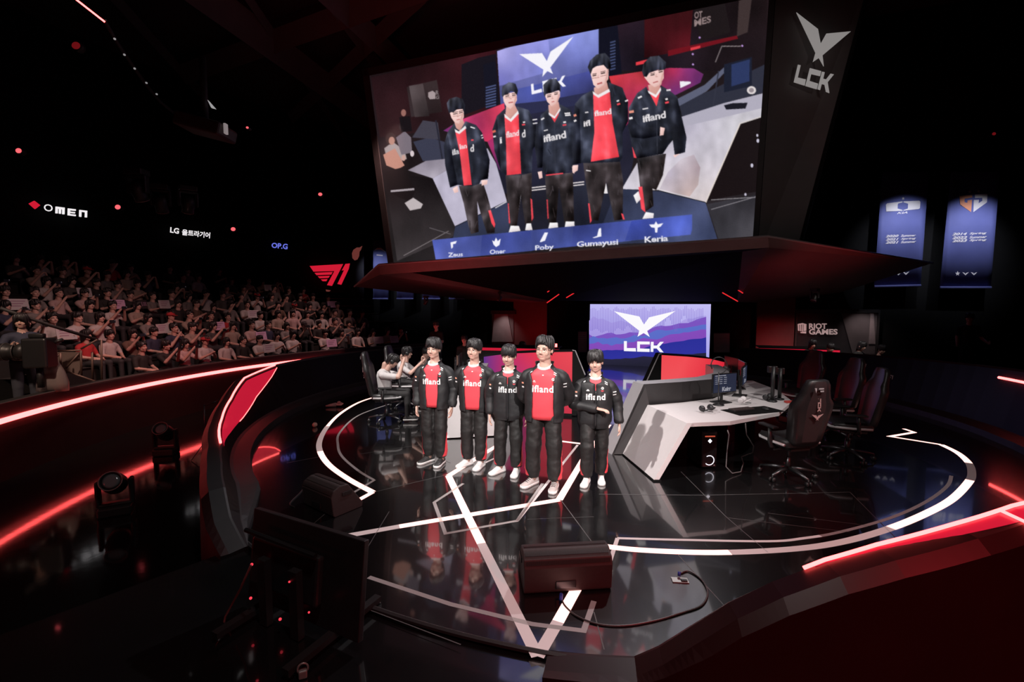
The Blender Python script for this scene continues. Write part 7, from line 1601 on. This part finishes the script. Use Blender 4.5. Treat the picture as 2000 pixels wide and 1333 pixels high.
def person_from(bones, loc, rz, label, mats, head, hairsty='bowl', hands=None, voxel=.014, group=None, hairmat=None, scale=1.0, long_=False):
    """head: (position, yaw, pitch)"""
    t_ = thing('person', loc, rz, label, 'person', group); t_.scale = (scale,) * 3
    co, fs, mi = figure(bones, voxel, None, 4); ex = MB(); hp, hy, hpi = head
    HM = Matrix.Translation(V(hp)) @ Matrix.Rotation(hy, 4, 'Z') @ Matrix.Rotation(hpi, 4, 'X') @ Matrix.Diagonal((1.02, .98, .98, 1))
    n0 = len(ex.m); add_head(ex, HM); ex.m = [2 if m_ == 0 else m_ + 2 for m_ in ex.m]
    for (w_, d, sg, tw, kd) in (hands or ()): n1 = len(ex.m); add_hand(ex, w_, d, sg, tw, kd); ex.m[n1:] = [2] * (len(ex.m) - n1)
    me = fig_mesh('body', co, fs, mi, mats + [M_SKIN if len(mats) == 2 else mats[2], M_EYEW, M_EYE, M_BROW, M_LIP][(1 if len(mats) == 3 else 0):], ex)
    o = bpy.data.objects.new('body', me); COL.objects.link(o); o.parent = t_
    hm = hair_mesh(STY['long' if long_ else hairsty], sum(map(ord, label)) % 97, 1.04); hm.v = [tuple(HM @ V(p)) for p in hm.v]; hm.build('hair', hairmat or M_HAIR, t_, True, world=False)
    return t_, HM
M_TEE = shirt('tee_white', (.62, .59, .59)); M_BLKC = shirt('staff_black', (.015, .013, .013)); M_BLKP = shirt('staff_trouser', (.018, .017, .018))
def seated_player(x, y, fc, label, el, wr, head, hands):
    b = sit_bones(el, wr); b[4:6] = []
    t_, HM = person_from(b, (x, y, .03), math.atan2(fc[1], fc[0]) + PI / 2, label, [M_TEE, M_BLKP], head, 'bowl', hands, .012, 'seated players at the left desk')
    mb = MB(); mb.tube([HM @ V((.093 * math.cos(a), .01, .02 + .135 * math.sin(a))) for a in np.linspace(.0, PI, 16)], .010, 8); hs_ = mb.build('headset', M_PLA, t_, True, world=False)
    for sg in (-1, 1): mb = MB(); mb.lathe([(.01, -.02), (.038, -.018), (.042, 0), (.036, .018), (.01, .02)], 14, 0, HM @ Matrix.Translation((sg * .092, .01, .0)) @ Matrix.Rotation(PI / 2, 4, 'Y')); mb.build('ear_cup', M_PLA, hs_, True, world=False)
    for sg in (-1, 1): sneaker(t_, (sg * .11, -.37, 0), 0.0, M_SHOEB if sg < 0 else M_SHOEW, M_SOLE, M_TRIM, 1.0)
    return t_
seated_player(-2.38, 8.75, (.95, .12), 'seated player in white tee and headset holding his bowed head', ((-.20, -.22, .86), (.20, -.20, .84)), ((-.07, -.30, 1.12), (.08, -.28, 1.12)), ((0, -.10, 1.13), .1, .45), [((-.07, -.30, 1.10), (.1, .35, .9), -1, 1.4, 'relaxed'), ((.08, -.28, 1.10), (-.1, .35, .9), 1, -1.4, 'relaxed')])
seated_player(-2.30, 10.0, (.97, -.1), 'seated player in white tee behind the standing player in glasses', ((-.21, -.15, .75), (.21, -.12, .74)), ((-.05, -.36, .98), (.06, -.36, .95)), ((0, -.02, 1.16), .35, .05), [((-.05, -.36, .97), (0, .1, 1), -1, 1.2, 'fist'), ((.06, -.36, .94), (0, .1, 1), 1, -1.2, 'fist')])
ARM_D = (((-.22, .02, 1.10), (.22, .02, 1.10)), ((-.23, -.08, .86), (.23, -.08, .86)))
ST = lambda px, py, Yd: AT(px, py, Yd)
a = ST(852, 625, 15.0); person_from(stand_bones(((-.24, -.05, 1.08), (.24, -.04, 1.10)), ((-.32, -.22, .92), (.08, -.25, 1.02))), (a.x, a.y, -.06), -.3, 'staff member in black tee standing far behind, forearms lit red', [M_BLKC, M_BLKP], ((0, -.02, 1.62), .2, .15), 'part', [((-.32, -.22, .92), (-.4, -.4, -.6), -1, 0, 'relaxed'), ((.08, -.25, 1.02), (-.8, -.2, .1), 1, 0, 'relaxed')], .02)
a = ST(905, 665, 13.9); person_from(stand_bones(*ARM_D), (a.x, a.y + .3, -.46), .1, 'dark clothed staff member whose face shows between two players', [M_BLKC, M_BLKP], ((0, -.02, 1.62), -.2, .05), 'bowl', None, .02)
a = ST(1892, 640, 12.6); person_from(stand_bones(((-.22, .02, 1.10), (.26, -.05, 1.08)), ((-.23, -.08, .86), (.34, -.28, .96))), (a.x, a.y, .25), -.5, 'man in black standing in the dark beyond the right wall', [M_BLKC, M_BLKP], ((0, -.02, 1.62), -.3, .1), 'bowl', [((.34, -.28, .96), (0, -.7, .3), 1, 0, 'relaxed')], .02)
for px, py, Yd, lab, lg in ((1587, 672, 13.6, 'staff member bent over the counter below the booth lettering', True), (1622, 680, 13.4, 'staff member sitting low at the counter, second from the left', False), (1683, 676, 13.2, 'staff member with lit face at the counter, right of the booth lettering', True), (1722, 683, 13.1, 'staff member at the right end of the booth counter', False), (1020, 676, 14.2, 'staff member in grey behind the counter between the players', False), (832, 690, 11.2, 'dark haired seated player between the two left chairs', False)):
    a = ST(px, py, Yd); person_from([b_ for b_ in sit_bones(((-.2, -.08, .74), (.2, -.08, .74)), ((-.08, -.3, .80), (.08, -.3, .80))) if b_[1][2] != 1.20 and b_[1][2] != 1.13], (a.x, a.y, a.z - 1.16), rnd.uniform(-.6, .6), lab, [shirt('staff_grey', (.12, .11, .12)) if px in (1020, 832) else M_BLKC, M_BLKP], ((0, -.01, 1.15), rnd.uniform(-.3, .3), .25), 'bowl', None, .02, 'staff at the back counters', None, 1.0, lg)
# camera operator by the barrier
a = AT(42, 640, 8.4); op_, HM = person_from(stand_bones(((-.30, -.12, 1.12), (.32, -.02, 1.12)), ((-.16, -.34, 1.22), (.30, -.26, 1.0))), (a.x, a.y, a.z - 1.64), .9, 'camera operator with long dark hair behind the barrier on the far left', [shirt('operator_navy', (.03, .035, .06)), shirt('operator_jeans', (.05, .055, .07))], ((0, -.02, 1.62), -.35, .05), 'long', [((-.16, -.34, 1.22), (.3, -.7, .2), -1, 0, 'fist'), ((.30, -.26, 1.0), (0, -.4, -.8), 1, 0, 'fist')], .016, None, M_HAIR, 1.08, True)
mb = MB(); mb.tube([V((.135 * math.cos(t), .005 + .13 * math.sin(t), 1.0)) for t in np.linspace(0, 2 * PI, 20)], .035, 8); mb.build('belt_band', shirt('belt_pale', (.30, .24, .22)), op_, True, world=False)
cm = thing('broadcast_camera', AT(48, 690, 8.05), .25, 'large black broadcast camera with long lens, cut by the left edge', 'camera')
mb = MB(); mb.bbox((.22, 0, .0), (.36, .30, .52), .03); mb.build('body', M_PLA, cm, world=False)
MX = Matrix.Rotation(-PI / 2, 4, 'Y'); mb = MB(); mb.lathe([(.10, -.05), (.135, -.04), (.14, .06), (.12, .08), (.12, .2), (.145, .22), (.145, .34), (.13, .36), (.155, .40), (.16, .5), (.14, .5), (.12, .47)], 20, 0, Matrix.Translation((0, 0, .03)) @ MX); mb.build('lens_barrel', M_LAMP, cm, True, world=False)
for x in (-.10, -.26): mb = MB(); mb.tube([V((x, .148 * math.cos(t), .03 + .148 * math.sin(t))) for t in np.linspace(0, 2 * PI, 22)], .010, 6); mb.build('focus_ring', mat('lens_ring', (.12, .11, .11), .35, .6), cm, True, world=False)
mb = MB(); mb.bbox((.2, 0, .30), (.22, .10, .08), .02); mb.tube([(.36, .1, .16), (.5, .12, .22)], .03, 8); mb.build('viewfinder', M_PLA, cm, True, world=False)
mb = MB(); mb.tube([(.2, 0, -.26), (.2, 0, -.62)], .05, 8); mb.build('pedestal', M_LAMP, cm, True, world=False)
# clear bag hanging beside the operator
bg = thing('plastic_cover', AT(98, 770, 8.3), 0, 'translucent grey rain cover hanging beside the camera operator', 'cover')
mb = MB(); rings = [[AT(98, 700, 8.3) + V((rx * math.cos(t), ry * math.sin(t), -zz)) for t in np.linspace(0, 2 * PI, 17)[:-1]] for zz, rx, ry in ((0, .03, .03), (.05, .12, .08), (.25, .22, .12), (.45, .27, .14), (.60, .28, .13))]
mb.loft(rings); mb.v = [tuple(V(p) + V((noise.noise(V(p) * 9), noise.noise(V(p) * 9 + V((5, 0, 0))), 0)) * .03) for p in mb.v]; mb.build('sheet', mat('cover_plastic', (.35, .29, .27), .3, alpha=.55), bg, True)
mb = MB(); mb.tube([AT(98, 700, 8.3), AT(96, 690, 8.3) + V((0, 0, .08))], .012, 6); mb.build('strap', M_PLA, bg, True)
